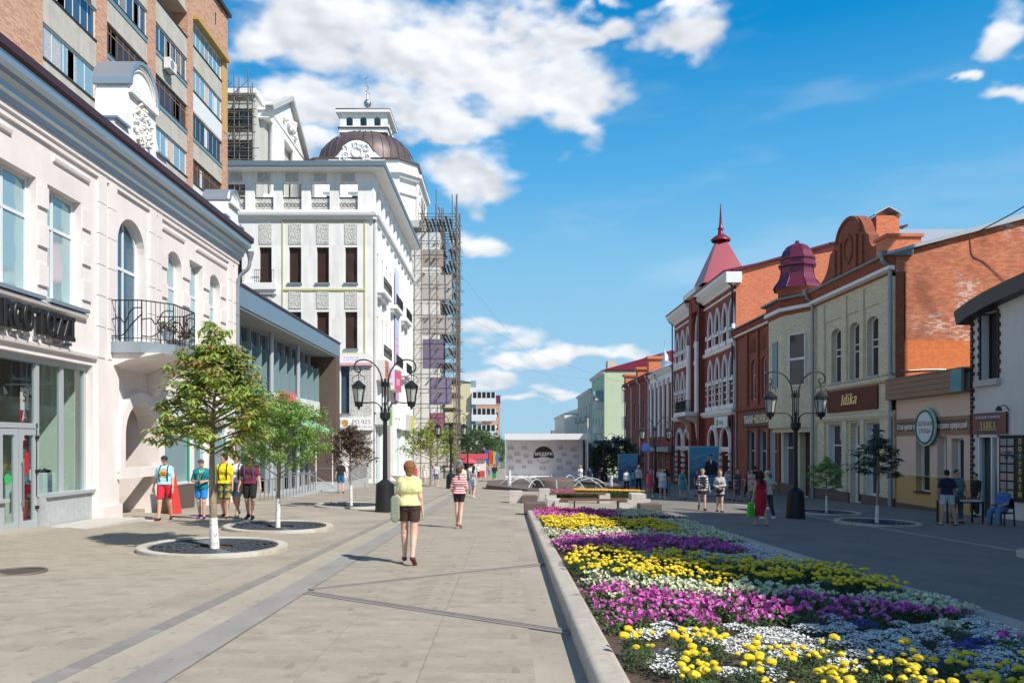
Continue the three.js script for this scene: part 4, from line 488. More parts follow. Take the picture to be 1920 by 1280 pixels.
// ================================================================ right side; local x = minus the distance down the street, z towards the middle of it
const RIGHT = [19.3, 0, 0], TR = -Math.PI / 2;
const rotX = (y) => new THREE.Matrix4().makeRotationX(-Math.PI / 2).setPosition(0, y, 0);
function pipe(par, x, y0, y1, mat = MAT.pipe, z = 0.12, r = 0.075) { const g = gb(); g.cyl(x, y0, y1 - 0.7, z, r, r, 10).tube([[x, y1, z + 0.42], [x, y1 - 0.25, z + 0.34], [x, y1 - 0.5, z + 0.06], [x, y1 - 0.8, z]], r, 12, 8).cyl(x, y1 - 0.05, y1 + 0.25, z + 0.42, r * 1.1, r * 2.1, 10); for (let y = y0 + 1.2; y < y1 - 1; y += 2.4) g.cyl(x, y, y + 0.06, z, r * 1.3, r * 1.3, 10); g.mesh('downpipe', mat, par); }
{ // cream brick house with bay, turret and scrolled gable
  const b = thing('cream_brick_house', 'cream brick house with scrolled brown gable and maroon domed bay', 'building', RIGHT, TR);
  const up = [[-45.7, -44.4], [-43.3, -42.05], [-41.2, -39.95]].map(([a, c]) => ({ x0: a, x1: c, y0: 5.17, y1: 8.3, a: 0.32 }));
  const gr = [{ x0: -46.1, x1: -43.6, y0: -1.1, y1: 2.75 }, { x0: -43.2, x1: -41.7, y0: -1.75, y1: 2.75 }, { x0: -41.3, x1: -39.2, y0: -1.1, y1: 2.75 }, { x0: -50.6, x1: -48.9, y0: -1.8, y1: 2.5 }, { x0: -53.6, x1: -51.4, y0: -1.4, y1: 2.6 }];
  wall(b, 'wall', MAT.brickCream, [[-54, -2.8], [-38.2, -2.8], [-38.2, 10.1], [-54, 10.1]], [...up, ...gr], 0.5);
  for (const w of up) { win(b, w, { r: 0.28, v: [], h: [0.62, 0.5], f: 0.08 }); gb().box(w.x0 - 0.1, w.x1 + 0.1, w.y0 - 0.12, w.y0, -0.28, 0.12).mesh('window_sill', MAT.stone, b); }
  gr.forEach((w, i) => { if (i === 3) gb().box(w.x0, w.x1, w.y0, w.y1, -0.45, -0.38).mesh('door', flat(0.05, 0.025, 0.018), b); else win(b, w, { r: 0.3, v: i === 1 ? [0.12] : [0.5], h: [i === 1 ? 0.72 : 0.68], f: i === 1 ? 0.16 : 0.09, name: i === 1 ? 'door' : 'window', gm: MAT.glassDark }); if (i !== 3 && i !== 1) for (const s of [[w.x0, w.x0 + 0.02], [w.x1 - 0.02, w.x1]]) gb().box(s[0], s[1], w.y0, w.y1, -0.3, -0.005).mesh('white_reveal', MAT.frameWhite, b); });
  for (const [a, c] of [[-54, -51], [-48.8, -43.25], [-41.65, -38.2]]) gb().box(a, c, -2.8, -1.12, 0, 0.12).mesh('plinth', MAT.granite, b);
  for (const [a, c] of [[-47.4, -46.5], [-44.1, -43.5], [-41.85, -41.4], [-39.6, -38.2]]) { gb().box(a, c, 5.1, 9.9, 0, 0.12).mesh('pilaster', MAT.brickCream, b); gb().box(a, c, -1.1, 2.9, 0, 0.1).mesh('pilaster', MAT.brickCream, b); }
  for (const [a, c] of [[-46.4, -44.2], [-43.4, -41.95], [-41.3, -39.7]]) gb().box(a, c, 8.85, 9.75, 0.001, 0.07).mesh('panel', MAT.brickCream, b);
  gb().prof([[0, 2.85], [0.12, 2.88], [0.2, 3.05], [0.2, 3.2], [0, 3.3]], -47.6, -38.2).prof([[0, 4.7], [0.14, 4.74], [0.2, 4.85], [0.2, 4.98], [0, 5.06]], -47.6, -38.2).mesh('ledge', MAT.brickCream, b);
  gb().prof([[0, 10.1], [0.06, 10.1], [0.06, 10.35], [0.28, 10.35], [0.3, 10.5], [0.42, 10.9], [0, 10.9]], -48.2, -38.15).mesh('cornice', MAT.brickBrown, b); gb().prof([[0.062, 10.2], [0.36, 10.25], [0.36, 10.42], [0.062, 10.42]], -48.2, -38.13).mesh('white_moulding', MAT.whiteTrim, b); gb().prof([[-0.8, 10.9], [0.55, 10.9], [0.6, 11.0], [-0.8, 11.3]], -54, -38.0).mesh('roof_edge', MAT.roofSteel, b);
  // sign panel
  const sg = thing('shop_sign', 'brown sign panel with gold script letters on the cream brick house', 'sign', RIGHT, TR); gb().box(-46.1, -39.9, 3.42, 4.66, 0.001, 0.09).mesh('board', flat(0.13, 0.035, 0.018), sg);
  const tg = new TextGeometry('Idika', { font: fontSerif, size: 0.55, depth: 0.06, curveSegments: 3 }); gb().add(tg, new THREE.Matrix4().makeShear(0, 0, 0.3, 0, 0, 0).setPosition(-44.1, 3.8, 0.1)).mesh('letters', metal(C(0.7, 0.5, 0.2), 0.3, 0.7), sg);
  // side wall towards us, painted orange below
  const s = new THREE.Group(); s.name = 'side_wall'; s.position.set(-38.2, 0, 0); s.rotation.y = TL; b.add(s);          // local x runs away from the street
  wall(s, 'old_brick', MAT.brickOld, [[0, 6.7], [14, 6.7], [14, 14.9], [7.5, 13.1], [0.3, 11.05], [0, 11.0]], [], 0.4, 0);
  wall(s, 'painted_brick', MAT.brickPaint, [[0, -2.6], [14, -2.6], [14, 6.698], [0, 6.698]], [], 0.4, 0.012); gb().box(0, 0.42, 4.6, 10.1, 0, 0.05).mesh('corner_strip', MAT.brickBrown, s); const cb = gb(); cb.tube([[0.2, 5.2, 0.06], [2, 5.28, 0.06], [4.3, 5.1, 0.06], [5.2, 4.7, 0.06]], 0.03, 20, 5); cb.mesh('cable', MAT.steel, s); gb().box(9, 9.35, 10.5, 13.2, 0.001, 0.03).mesh('mortar_strip', MAT.concrete, s);
  // roofs
  gb().ext(poly([[0.5, 11.05], [-7.5, 13.3], [-14, 15.1], [-14, 14.9], [-7.5, 13.0], [0.5, 10.91]]), 16.2, new THREE.Matrix4().makeRotationY(-TL).setPosition(-37.95, 0, 0).multiply(new THREE.Matrix4().makeScale(1, 1, 1))).mesh('roof', MAT.roofGrey, b);
  gb().ext(poly([[-2.4, 11.2], [0, 13.6], [2.6, 11.2]]), 8, new THREE.Matrix4().makeTranslation(-43.2, 0, -8.3)).mesh('dormer_roof', MAT.roofGrey, b); gb().box(-54, -48, -2.8, 10.9, -12, -0.5).box(-48, -38.6, 9.6, 10.9, -12, -0.5).mesh('rear_wall', MAT.brickBrown, b);
  // scrolled gable
  { const cx = -43.3, sh = new THREE.Shape(); sh.moveTo(-4.1, 10.95); sh.lineTo(-4.1, 11.3); sh.bezierCurveTo(-3.2, 11.5, -2.7, 12.0, -2.5, 12.9); sh.lineTo(-2.0, 13.1); sh.bezierCurveTo(-1.7, 14.0, -0.9, 14.5, 0, 14.55); sh.bezierCurveTo(0.9, 14.5, 1.7, 14.0, 2.0, 13.1); sh.lineTo(2.4, 12.8); sh.lineTo(2.45, 12.5); sh.bezierCurveTo(2.7, 11.9, 3.1, 11.9, 3.3, 12.1); sh.lineTo(3.5, 12.1); sh.lineTo(4.4, 12.1); sh.lineTo(4.4, 10.95); const hole = new THREE.Path(); hole.absellipse(0, 12.5, 0.42, 0.62, 0, 6.2832); sh.holes.push(hole);
    gb().ext(sh, 0.55, new THREE.Matrix4().makeTranslation(cx, 10.95 * 0.07, -0.5).multiply(new THREE.Matrix4().makeScale(1, 0.93, 1))).mesh('scrolled_gable', MAT.brickBrown, b); gb().at(new THREE.TorusGeometry(0.62, 0.12, 6, 24), cx, 12.5, 0.06, 0, 0, 0, [0.85, 1.15, 1]).mesh('round_window_rim', MAT.brickBrown, b);
    gb().at(new THREE.CircleGeometry(0.6, 24), cx, 12.42, -0.35).mesh('round_window', MAT.black, b); const m = gb(); for (const x of [-1.7, -1.0, 1.0, 1.7]) m.box(cx + x - 0.14, cx + x + 0.14, 11, 13.4 - Math.abs(x) * 0.35, 0.05, 0.17); const e = []; for (let k = 0; k <= 16; k++) { const a = Math.PI * (1 - k / 16); e.push([cx + 1.5 * Math.cos(a), 13.1 + 1.1 * Math.sin(a), 0.08]); } m.tube(e, 0.1, 24, 6); m.mesh('gable_ribs', MAT.brickBrown, b);
    gb().box(cx + 3.3, cx + 4.5, 10.95, 12.0, -1.6, 0.1).box(cx + 3.2, cx + 4.6, 12.0, 12.15, -1.7, 0.2).mesh('gable_pier', MAT.brickOrange, b);
    const chim = (x, z, w, y0, y1) => { gb().box(x - w / 2, x + w / 2, y0, y1, z - w / 2, z + w / 2).mesh('chimney', MAT.brickOrange, b); gb().ext(poly([[-w * 0.62, 0], [0, w * 0.34], [w * 0.62, 0], [w * 0.62, 0.06], [0, w * 0.34 + 0.07], [-w * 0.62, 0.06]]), w * 1.2, new THREE.Matrix4().makeRotationY(TL).setPosition(x - w * 0.6, y1, z)).mesh('chimney_cap', MAT.roofGrey, b); };
    chim(-42.6, -1.5, 1.25, 12.0, 14.0); chim(-46.0, -1.6, 1.25, 11.5, 13.75); }
  // bay with dome
  const bayPts = [[-54, 0], [-53.2, 1.15], [-50.6, 1.15], [-48.2, 0]], bay = (n, m, y, h, grow, hole) => { const q = bayPts.map(([x, z], i) => [x + (i < 2 ? -grow : grow) * (i % 3 ? 0.5 : 1), z ? -(z + grow) : 0]); return gb().ext(poly(q.reverse()), h, rotX(y).multiply(new THREE.Matrix4().makeScale(1, 1, 1))).mesh(n, m, b); };
  bay('bay', MAT.brickCream, 2.65, 7.3, 0); bay('bay_base', MAT.brickCream, 2.35, 0.3, -0.25); bay('bay_cornice', MAT.brickBrown, 9.95, 0.25, 0.06); bay('bay_moulding', MAT.whiteTrim, 10.2, 0.22, 0.28); bay('bay_cornice', MAT.brickBrown, 10.42, 0.5, 0.16); bay('bay_roof', MAT.roofSteel, 10.92, 0.12, 0.5);
  { const a = V(-50.6, 0, 1.15), c = V(-48.2, 0, 0), mid = a.clone().lerp(c, 0.5), ang = Math.atan2(c.x - a.x, c.z - a.z) - TL, g = new THREE.Group(); g.name = 'bay_window'; g.position.set(mid.x, 0, mid.z); g.rotation.y = ang; b.add(g); const L = 0.62; gb().box(-L, L, 5.35, 8.6, 0.005, 0.06).mesh('pane', MAT.glassDark, g); gb().box(-L - 0.06, -L + 0.02, 5.3, 8.65, 0, 0.1).box(L - 0.02, L + 0.06, 5.3, 8.65, 0, 0.1).box(-L, L, 6.95, 7.1, 0, 0.1).box(-L, L, 5.3, 5.38, 0, 0.1).box(-L, L, 8.58, 8.66, 0, 0.1).mesh('frame', MAT.frameWhite, g); }
  gb().box(-52.4, -51.4, 5.35, 8.4, 1.16, 1.2).mesh('window', MAT.glassDark, b);
  gb().lathe([[1.29, 10.90], [1.29, 11.71], [1.46, 11.79], [1.46, 11.90]], -51.3, 0, -0.1, 8).mesh('turret_base', MAT.brickBrown, b); gb().lathe([[1.59, 11.79], [1.48, 12.01], [1.22, 12.38], [1.08, 12.82], [1.07, 13.23], [1.26, 13.30], [1.26, 13.42], [1.12, 13.49], [1.12, 13.71], [1.22, 13.75], [1.22, 13.82], [1.10, 13.90], [0.96, 14.30], [0.69, 14.64], [0.36, 14.82], [0.14, 14.90], [0.13, 15.04], [0.00, 15.08]], -51.3, 0, -0.1, 8).mesh('dome', MAT.roofMaroon, b); { const m = b.children.at(-1); m.geometry = flatShade(m.geometry); const g = gb(), pf = [[1.62, 11.79], [1.5, 12.01], [1.24, 12.38], [1.1, 12.82], [1.09, 13.23]]; for (let k = 0; k < 8; k++) { const a = k / 8 * 6.2832; g.tube(pf.map(([r, y]) => [-51.3 + r * Math.sin(a), y, -0.1 + r * Math.cos(a)]), 0.03, 12, 5); } g.mesh('roof_seam', MAT.roofMaroon, b); }
  pipe(b, -38.35, -2.0, 10.9, MAT.pipe, 0.18, 0.11); pipe(b, -48.0, -2.2, 10.9, MAT.pipe, 0.2, 0.1);
}
{ // red-brown fabric shop
  const b = thing('fabric_shop_house', 'red-brown brick house with fabric shop between cream brick house and ornate red house', 'building', RIGHT, TR), up = [-60, -57.6, -55.3].map((x) => ({ x0: x - 0.55, x1: x + 0.55, y0: 5.0, y1: 8.1, a: 0.4 })), gr = [-60.6, -57.9, -55.2].map((x) => ({ x0: x - 1.0, x1: x + 1.0, y0: -1.3, y1: 2.6 }));
  wall(b, 'wall', MAT.brickBrown, [[-64.6, -3], [-54.02, -3], [-54.02, 10.4], [-64.6, 10.4]], [...up, ...gr], 0.45); for (const w of up) win(b, w, { v: [], h: [0.62], f: 0.09 }); for (const w of gr) { win(b, w, { r: 0.28, v: [0.5], h: [0.6], f: 0.1 }); gb().box(w.x0, w.x0 + 0.03, w.y0, w.y1, -0.28, 0).box(w.x1 - 0.03, w.x1, w.y0, w.y1, -0.28, 0).mesh('white_reveal', MAT.frameWhite, b); }
  for (const x of [-61.4, -58.8, -56.45, -54.35]) { gb().box(x - 0.26, x + 0.26, 4.6, 10.2, 0, 0.16).mesh('pilaster', MAT.brickBrown, b); gb().box(x - 0.2, x + 0.2, -2.8, 2.8, 0, 0.12).mesh('pilaster', MAT.brickBrown, b); } for (const x of [-60.1, -57.6, -55.4]) { const g = gb(); for (let k = -2; k <= 2; k++) g.box(x + k * 0.26 - 0.07, x + k * 0.26 + 0.07, 8.7, 9.7, 0, 0.1); g.mesh('brick_ornament', MAT.brickBrown, b); }
  gb().prof([[0, 10.2], [0.2, 10.25], [0.3, 10.5], [0.55, 10.8], [0, 10.85]], -64.6, -54.1).mesh('cornice', MAT.brickBrown, b); gb().prof([[0.01, 10.3], [0.34, 10.34], [0.36, 10.46], [0.01, 10.5]], -64.6, -54.1).mesh('white_moulding', MAT.whiteTrim, b); gb().prof([[-10, 12.2], [0.65, 10.86], [0.68, 10.95], [-10, 12.4]], -64.6, -54.05).mesh('roof', MAT.roofSteel, b); gb().prof([[0, 4.2], [0.2, 4.25], [0.24, 4.4], [0, 4.5]], -64.6, -54.1).mesh('ledge', MAT.brickBrown, b); gb().box(-64.6, -54.1, -3, 10.4, -10, -0.46).mesh('rear_wall', MAT.brickBrown, b); gb().box(-64.6, -54.1, -3, -1.5, 0.001, 0.1).mesh('plinth', MAT.granite, b);
  pipe(b, -64.2, -2.5, 10.7, MAT.pipe);
  const sg = thing('shop_sign', 'cream raised letters of the fabric shop on dark red brick', 'sign', RIGHT, TR); gb().box(-62.2, -54.3, 2.9, 4.1, 0.13, 0.16).mesh('board', flat(0.10, 0.03, 0.02), sg); face(sg, 'letters', printed(512, 80, (c, w, h) => { c.fillStyle = '#43211a'; c.fillRect(0, 0, w, h); write(c, 'ТКАНИ', 6, 42, 'bold 62px sans-serif', '#e9e6e4', 'left', 150); write(c, '•БОНЖОРНО', 168, 42, 'bold 66px sans-serif', '#f0dfae', 'left', 340); }), 7.6, 1.1, -58.2, 3.5, 0.165);
}
{ // ornate red and white house with tent roof
  const b = thing('ornate_red_house', 'ornate red brick house with white pointed window surrounds and crimson tent roof', 'building', RIGHT, TR), W = (x, y0, y1, a, hw = 0.62) => ({ x0: x - hw, x1: x + hw, y0, y1, a, p: 1 });
  const xs = [-72.4, -70, -67.6, -65.2 - 0.4, -86.2, -83.7, -81.2], holes = []; for (const x of xs) { holes.push(W(x, 10.5, 13.7, 1.5)); holes.push(W(x, 5.0, 9.2, 1.3, 0.55)); } holes.push(W(-76.8, 9.9, 14.4, 2.2, 1.0)); const gr = [-71.6, -67.4, -85.2, -81.6].map((x) => ({ x0: x - 1.25, x1: x + 1.25, y0: -3, y1: 2.9, a: 1.2 }));
  wall(b, 'wall', MAT.brickRed, [[-88, -4], [-64.62, -4], [-64.62, 14.9], [-88, 14.9]], [...holes, ...gr], 0.45);
  for (const o of holes) { win(b, o, { r: 0.28, v: [0.5], h: [0.55], f: 0.08 }); const s = openingPath({ ...o, y0: o.y1 - o.a - 0.7 }, THREE.Shape, 0.2); s.holes.push(openingPath({ ...o, y0: o.y1 - o.a - 0.7 })); gb().ext(s, 0.14).mesh('white_surround', MAT.whiteTrim, b); const q = gb(); for (const e of [o.x0 - 0.36, o.x1 + 0.02]) { q.box(e, e + 0.34, o.y1 - o.a - 0.95, o.y1 - o.a - 0.55, 0, 0.28); q.cyl(e + 0.17, o.y0, o.y1 - o.a - 0.95, 0.08, 0.10, 0.10, 8); if (o.y0 < 6) for (let y = o.y0 + 0.35; y < 7; y += 0.62) q.box(e + 0.02, e + 0.36, y, y + 0.12, 0.02, 0.28); } q.box(o.x0 - 0.5, o.x1 + 0.5, o.y0 - 0.42, o.y0 - 0.02, 0, 0.28); q.mesh('capital_and_sill', MAT.whiteTrim, b); }
  for (const o of gr) { gb().box(o.x0, o.x1, o.y0, o.y1, -0.44, -0.36).mesh('shop_pane', MAT.glassDark, b); gb().box(o.x0, o.x1, 0.55, 0.67, -0.36, -0.26).box(-0.06 + (o.x0 + o.x1) / 2, 0.06 + (o.x0 + o.x1) / 2, o.y0, o.y1, -0.36, -0.28).mesh('frame', MAT.frameWhite, b); for (const [g1, g2, d] of [[0.2, 0, 0.2], [0.4, 0.26, 0.1]]) { const s = openingPath({ ...o, y0: 1.3 }, THREE.Shape, g1); s.holes.push(openingPath({ ...o, y0: 1.3, ob: 1 }, THREE.Path, g2)); gb().ext(s, d).mesh('white_arch', MAT.whiteTrim, b); } for (const e of [o.x0 - 0.34, o.x1 + 0.02]) for (let k = 0; k < 7; k++) gb().box(e, e + 0.32, -2.6 + k * 0.56, -2.6 + k * 0.56 + 0.34, 0, 0.22).mesh('white_block', MAT.whiteTrim, b); }
  for (const [a, c] of [[-75, -64.62], [-88, -79]]) { gb().prof([[0, 4.0], [0.2, 4.05], [0.4, 4.35], [0.4, 4.5], [0, 4.6]], a, c).mesh('white_band', MAT.whiteTrim, b); gb().prof([[0, 9.75], [0.16, 9.8], [0.2, 10.1], [0, 10.15]], a, c).mesh('white_band', MAT.whiteTrim, b); gb().prof([[0, 14.35], [0.1, 14.38], [0.1, 14.5], [0, 14.5]], a, c).mesh('white_band', MAT.whiteTrim, b); gb().prof([[0, 14.9], [0.15, 14.9], [0.3, 15.1], [0.62, 15.35], [0.95, 15.7], [0.95, 15.95], [0, 15.95]], a, c - 0.01).mesh('cornice', MAT.whiteTrim, b); gb().prof([[-12, 18.6], [1.0, 15.96], [1.05, 16.08], [-12, 18.8]], a - 0.1, c + 0.15).mesh('roof', MAT.roofCrimson, b); }
  // tower bay
  gb().box(-79, -78, -4, 15.8, -0.4, 0.5).box(-75.6, -74.8, -4, 15.8, -0.4, 0.5).box(-79, -74.8, 14.7, 16.2, -3.9, 0.45).mesh('tower_bay', MAT.brickRed, b); for (const x of [-78.5, -75.2]) { gb().cyl(x, 4.6, 11.5, 0.62, 0.26, 0.26, 12).mesh('column', MAT.whiteTrim, b); } gb().box(-79.4, -74.4, 16.2, 16.7, -4.2, 1.0).mesh('tower_cornice', MAT.whiteTrim, b);
  { const c = [-74.9, -1.6]; gb().lathe([[3.25, 16.7], [3.1, 16.9], [0.62, 21.2], [0.5, 21.3]], c[0], 0, c[1], 4).mesh('tent_roof', MAT.roofCrimson, b); b.children.at(-1).geometry = flatShade(b.children.at(-1).geometry); b.children.at(-1).geometry.applyMatrix4(new THREE.Matrix4().makeTranslation(c[0], 0, c[1]).multiply(new THREE.Matrix4().makeRotationY(Math.PI / 4)).multiply(new THREE.Matrix4().makeTranslation(-c[0], 0, -c[1])));
    gb().lathe([[0.9, 21.15], [1.0, 21.3], [0.6, 21.65], [0.28, 21.85], [0.24, 22.3], [0.36, 22.4], [0.2, 22.5], [0.14, 23.0], [0.04, 24.7], [0.001, 24.9]], c[0], 0, c[1], 8).mesh('finial', MAT.roofCrimson, b); }
  // balcony
  { const m = gb().box(-81.2, -76.4, 4.35, 4.75, 0, 1.5).mesh('balcony', MAT.whiteTrim, b); const r = gb(); for (const y of [5.0, 5.85]) r.bar([-81.1, y, 1.42], [-76.5, y, 1.42], 0.05).bar([-76.5, y, 0], [-76.5, y, 1.42], 0.05); for (let k = 0; k <= 30; k++) r.rod([-81.1 + k * 0.153, 4.75, 1.42], [-81.1 + k * 0.153, 5.85, 1.42], 0.02, 4); for (let k = 0; k < 10; k++) { r.rod([-76.5, 4.75, k * 0.15], [-76.5, 5.85, k * 0.15], 0.02, 4); r.at(new THREE.TorusGeometry(0.17, 0.02, 4, 10), -80.8 + k * 0.46, 5.3, 1.43); } r.mesh('railing', MAT.iron, m); gb().ext(poly([[0, 0], [1.4, 0], [1.2, -0.3], [0.4, -0.8], [0.25, -2.2], [0, -2.4]]), 0.4, new THREE.Matrix4().makeRotationY(-TL).setPosition(-76.6, 4.35, 0)).mesh('console', MAT.cream, b); gb().ext(poly([[0, 0], [1.4, 0], [1.2, -0.3], [0.4, -0.8], [0.25, -2.2], [0, -2.4]]), 0.4, new THREE.Matrix4().makeRotationY(-TL).setPosition(-80.6, 4.35, 0)).mesh('console', MAT.cream, b); }
  // plain orange side wall
  const s = new THREE.Group(); s.name = 'side_wall'; s.position.set(-64.6, 0, 0); s.rotation.y = TL; b.add(s); wall(s, 'orange_brick', MAT.brickOrange, [[0, 9], [14, 9], [14, 19.6], [7.8, 18.2], [0, 16.0]], [], 0.4, 0.02); gb().bar([-0.3, 15.98, 0.1], [7.8, 18.25, 0.1], 0.5, 0.16).bar([7.7, 18.22, 0.1], [14.2, 19.75, 0.1], 0.5, 0.16).mesh('verge', MAT.roofMaroon, s); gb().box(-0.9, 0.4, 15.0, 15.9, 0.03, 0.35).mesh('cornice_return', MAT.whiteTrim, s);
  gb().box(-88, -65.1, -4, 15.9, -13, -0.46).mesh('rear_wall', MAT.brickRed, b); pipe(b, -65.0, -2.5, 15.4, MAT.gutter, 0.2); pipe(b, -74.4, -2.5, 15.4, MAT.gutter, 0.6); pipe(b, -87.8, -2.5, 15.6, MAT.gutter, 0.3);
  const sg = thing('sign_board', 'pale green sign board over an arch of the ornate red house', 'sign', RIGHT, TR); gb().box(-69.4, -65.4, 3.0, 3.95, 0.42, 0.5).mesh('board', MAT.frameWhite, sg); face(sg, 'print', printed(256, 64, (c) => { c.fillStyle = '#d9e4da'; c.fillRect(0, 0, 256, 64); c.fillStyle = '#4f9a4d'; c.fillRect(40, 14, 40, 40); write(c, 'мед', 140, 33, 'bold 40px sans-serif', '#31475d'); }), 3.9, 0.9, -67.4, 3.48, 0.505);
}
// further houses on the right
function house(name, label, x0, x1, h, m, o = {}) {
  const b = thing(name, label, 'building', o.pos ?? RIGHT, o.turn ?? TR), hs = [], n = o.n ?? 3, st = o.rows ?? [[-1.5, 1.5], [4, 6.2]], w = o.w ?? 0.6;
  for (let k = 0; k < n; k++) for (const [a, c] of st) { const x = lerp(x0, x1, (k + 0.5) / n); hs.push({ x0: x - w, x1: x + w, y0: a, y1: c, a: o.a }); }
  wall(b, 'wall', m, [[x0, -16], [x1, -16], [x1, h], [x0, h]], hs, 0.4); for (const q of hs) win(b, q, { fm: o.fm, v: [0.5], h: [0.65], gm: o.gm, f: 0.1, r: 0.15 });
  gb().box(x0, x1, -16, h, -(o.deep ?? 10), -0.41).mesh('side_wall', o.sm ?? m, b); gb().prof([[0, h - 0.5], [0.2, h - 0.45], [0.5, h - 0.1], [0.5, h + 0.1], [0, h + 0.1]], x0, x1).mesh('cornice', o.cm ?? MAT.whiteTrim, b);
  gb().prof([[-(o.deep ?? 10) - 0.3, h + 0.12], [-(o.deep ?? 10) * 0.5, h + (o.rise ?? 2)], [0.6, h + 0.12]], x0 - 0.3, x1 + 0.3).mesh('roof', o.rm ?? MAT.roofSteel, b);
  if (o.more) o.more(b); return b;
}
house('striped_house', 'red house with white ornate window surrounds beyond the ornate red house', -102, -88.1, 10.4, MAT.brickRed, { n: 5, w: 0.75, rows: [[3.0, 8.0], [-2.5, 0.5]], a: 0.5, rm: MAT.roofGrey, rise: 1.2, more: (b) => { for (let k = 0; k <= 5; k++) { const x = lerp(-101.6, -88.6, k / 5); gb().box(x - 0.38, x + 0.38, 2.4, 8.6, 0, 0.18).mesh('white_pilaster', MAT.whiteTrim, b); gb().box(x - 0.6, x + 0.6, 8.6, 9.3, 0, 0.3).mesh('capital', MAT.whiteTrim, b); } gb().box(-102, -88.2, 9.3, 9.9, 0.01, 0.2).mesh('frieze', MAT.whiteTrim, b); gb().box(-102, -88.2, 0.6, 1.2, 0.01, 0.7).mesh('canopy', MAT.roofSteel, b); pipe(b, -97, -3, 10, MAT.pipe); } });
house('dark_red_house', 'dark red brick house with brick chimney posts and white downpipes further along', -124, -102.1, 10.8, MAT.brickRed, { n: 6, w: 0.6, rows: [[3.6, 7.4], [-2.5, 0.8]], a: 0.4, cm: MAT.brickRed, rise: 1.6, more: (b) => { for (const x of [-123.2, -112, -103.4]) { gb().box(x - 0.8, x + 0.8, 10.8, 12.2 + (x > -105 ? 0.6 : 0), -1.4, 0.2).mesh('chimney', MAT.brickOrange, b); gb().box(x - 1.05, x + 1.05, 12.2 + (x > -105 ? 0.6 : 0), 12.55 + (x > -105 ? 0.6 : 0), -1.65, 0.45).mesh('chimney_cap', MAT.brickOrange, b); } gb().lathe([[2.2, 10.9], [2.1, 12], [1.3, 12.8], [0.6, 13.1], [0.6, 13.8], [0.1, 14.3], [0.01, 16]], -108, 0, -3, 8).mesh('turret', MAT.zinc, b); for (const x of [-123.6, -117, -109.6, -103]) pipe(b, x, -3.5, 10.4, MAT.frameWhite, 0.2); } });
house('green_house', 'pale green house with crimson roof and small balconies seen past the dark red house', -172, -150, 15.6, MAT.greenWall, { n: 4, w: 0.9, rows: [[9.6, 11.8], [4.6, 6.8], [-1.5, 1.2]], rm: MAT.roofCrimson, rise: 4, deep: 26, more: (b) => { for (const y of [8.4, 3.6]) gb().box(-156, -152.6, y, y + 1.5, 0, 1.5).mesh('balcony', MAT.greyWhite, b); gb().box(-156, -152.6, 10, 12, 0, 1.45).mesh('loggia', MAT.glassPale, b); const g = new THREE.Group(); g.name = 'end_windows'; g.position.set(-150, 0, 0); g.rotation.y = TL; b.add(g); for (const x of [4.5, 11]) for (const y of [9.6, 4.4]) { gb().box(x - 0.9, x + 0.9, y, y + 2.4, 0.01, 0.06).mesh('pane', MAT.glassDark, g); gb().box(x - 1.0, x - 0.85, y - 0.1, y + 2.5, 0.01, 0.1).box(x + 0.3, x + 0.42, y - 0.1, y + 2.5, 0.01, 0.1).mesh('frame', MAT.frameWhite, g); } gb().box(0, 25, 2.2, 2.8, 0.01, 0.3).mesh('ledge', MAT.whiteTrim, g); gb().box(-171, -168, 15.7, 19.5, -5, -3).mesh('chimney', MAT.cream, b); } });
house('cream_house', 'cream house with grey balconies beyond the pale green house', -205, -173, 13.6, MAT.cream, { n: 5, w: 0.8, rows: [[8, 10.6], [3, 5.6], [-2, 0.6]], deep: 14, more: (b) => { for (const x of [-201, -190, -178]) for (const y of [6.6, 1.6]) gb().box(x - 2, x + 2, y, y + 1.3, 0, 1.3).mesh('balcony', MAT.farGrey, b); gb().box(-177, -175.6, 13.6, 17, -3, -1.6).mesh('chimney', MAT.farGrey, b); } });
house('grey_house', 'low grey house beyond the cream house on the right', -250, -206, 9.2, MAT.farGrey, { n: 6, w: 0.9, rows: [[3, 5.4], [-3, -0.4]] });
house('ochre_house', 'flat roofed ochre brick block far down the street above the stage roof', -20, 18, 8, MAT.brickTan, { pos: [46, 0, -430], turn: 0, n: 8, w: 1.1, rows: [[2, 5], [-4, -1]], rise: 0.6, rm: MAT.roofBrown });
house('red_gable_house', 'small dark red gabled house far down the street above the stage roof', -7, 7, 8.5, MAT.brickRed, { pos: [41, 0, -330], turn: 0, n: 3, rows: [[0, 3]], rise: 4, rm: MAT.roofMaroon });
house('far_pink_house', 'pale pink house far down the street on the right', -300, -251, 11, MAT.pink, { n: 7, w: 0.9, rows: [[4, 7], [-2, 1]] });
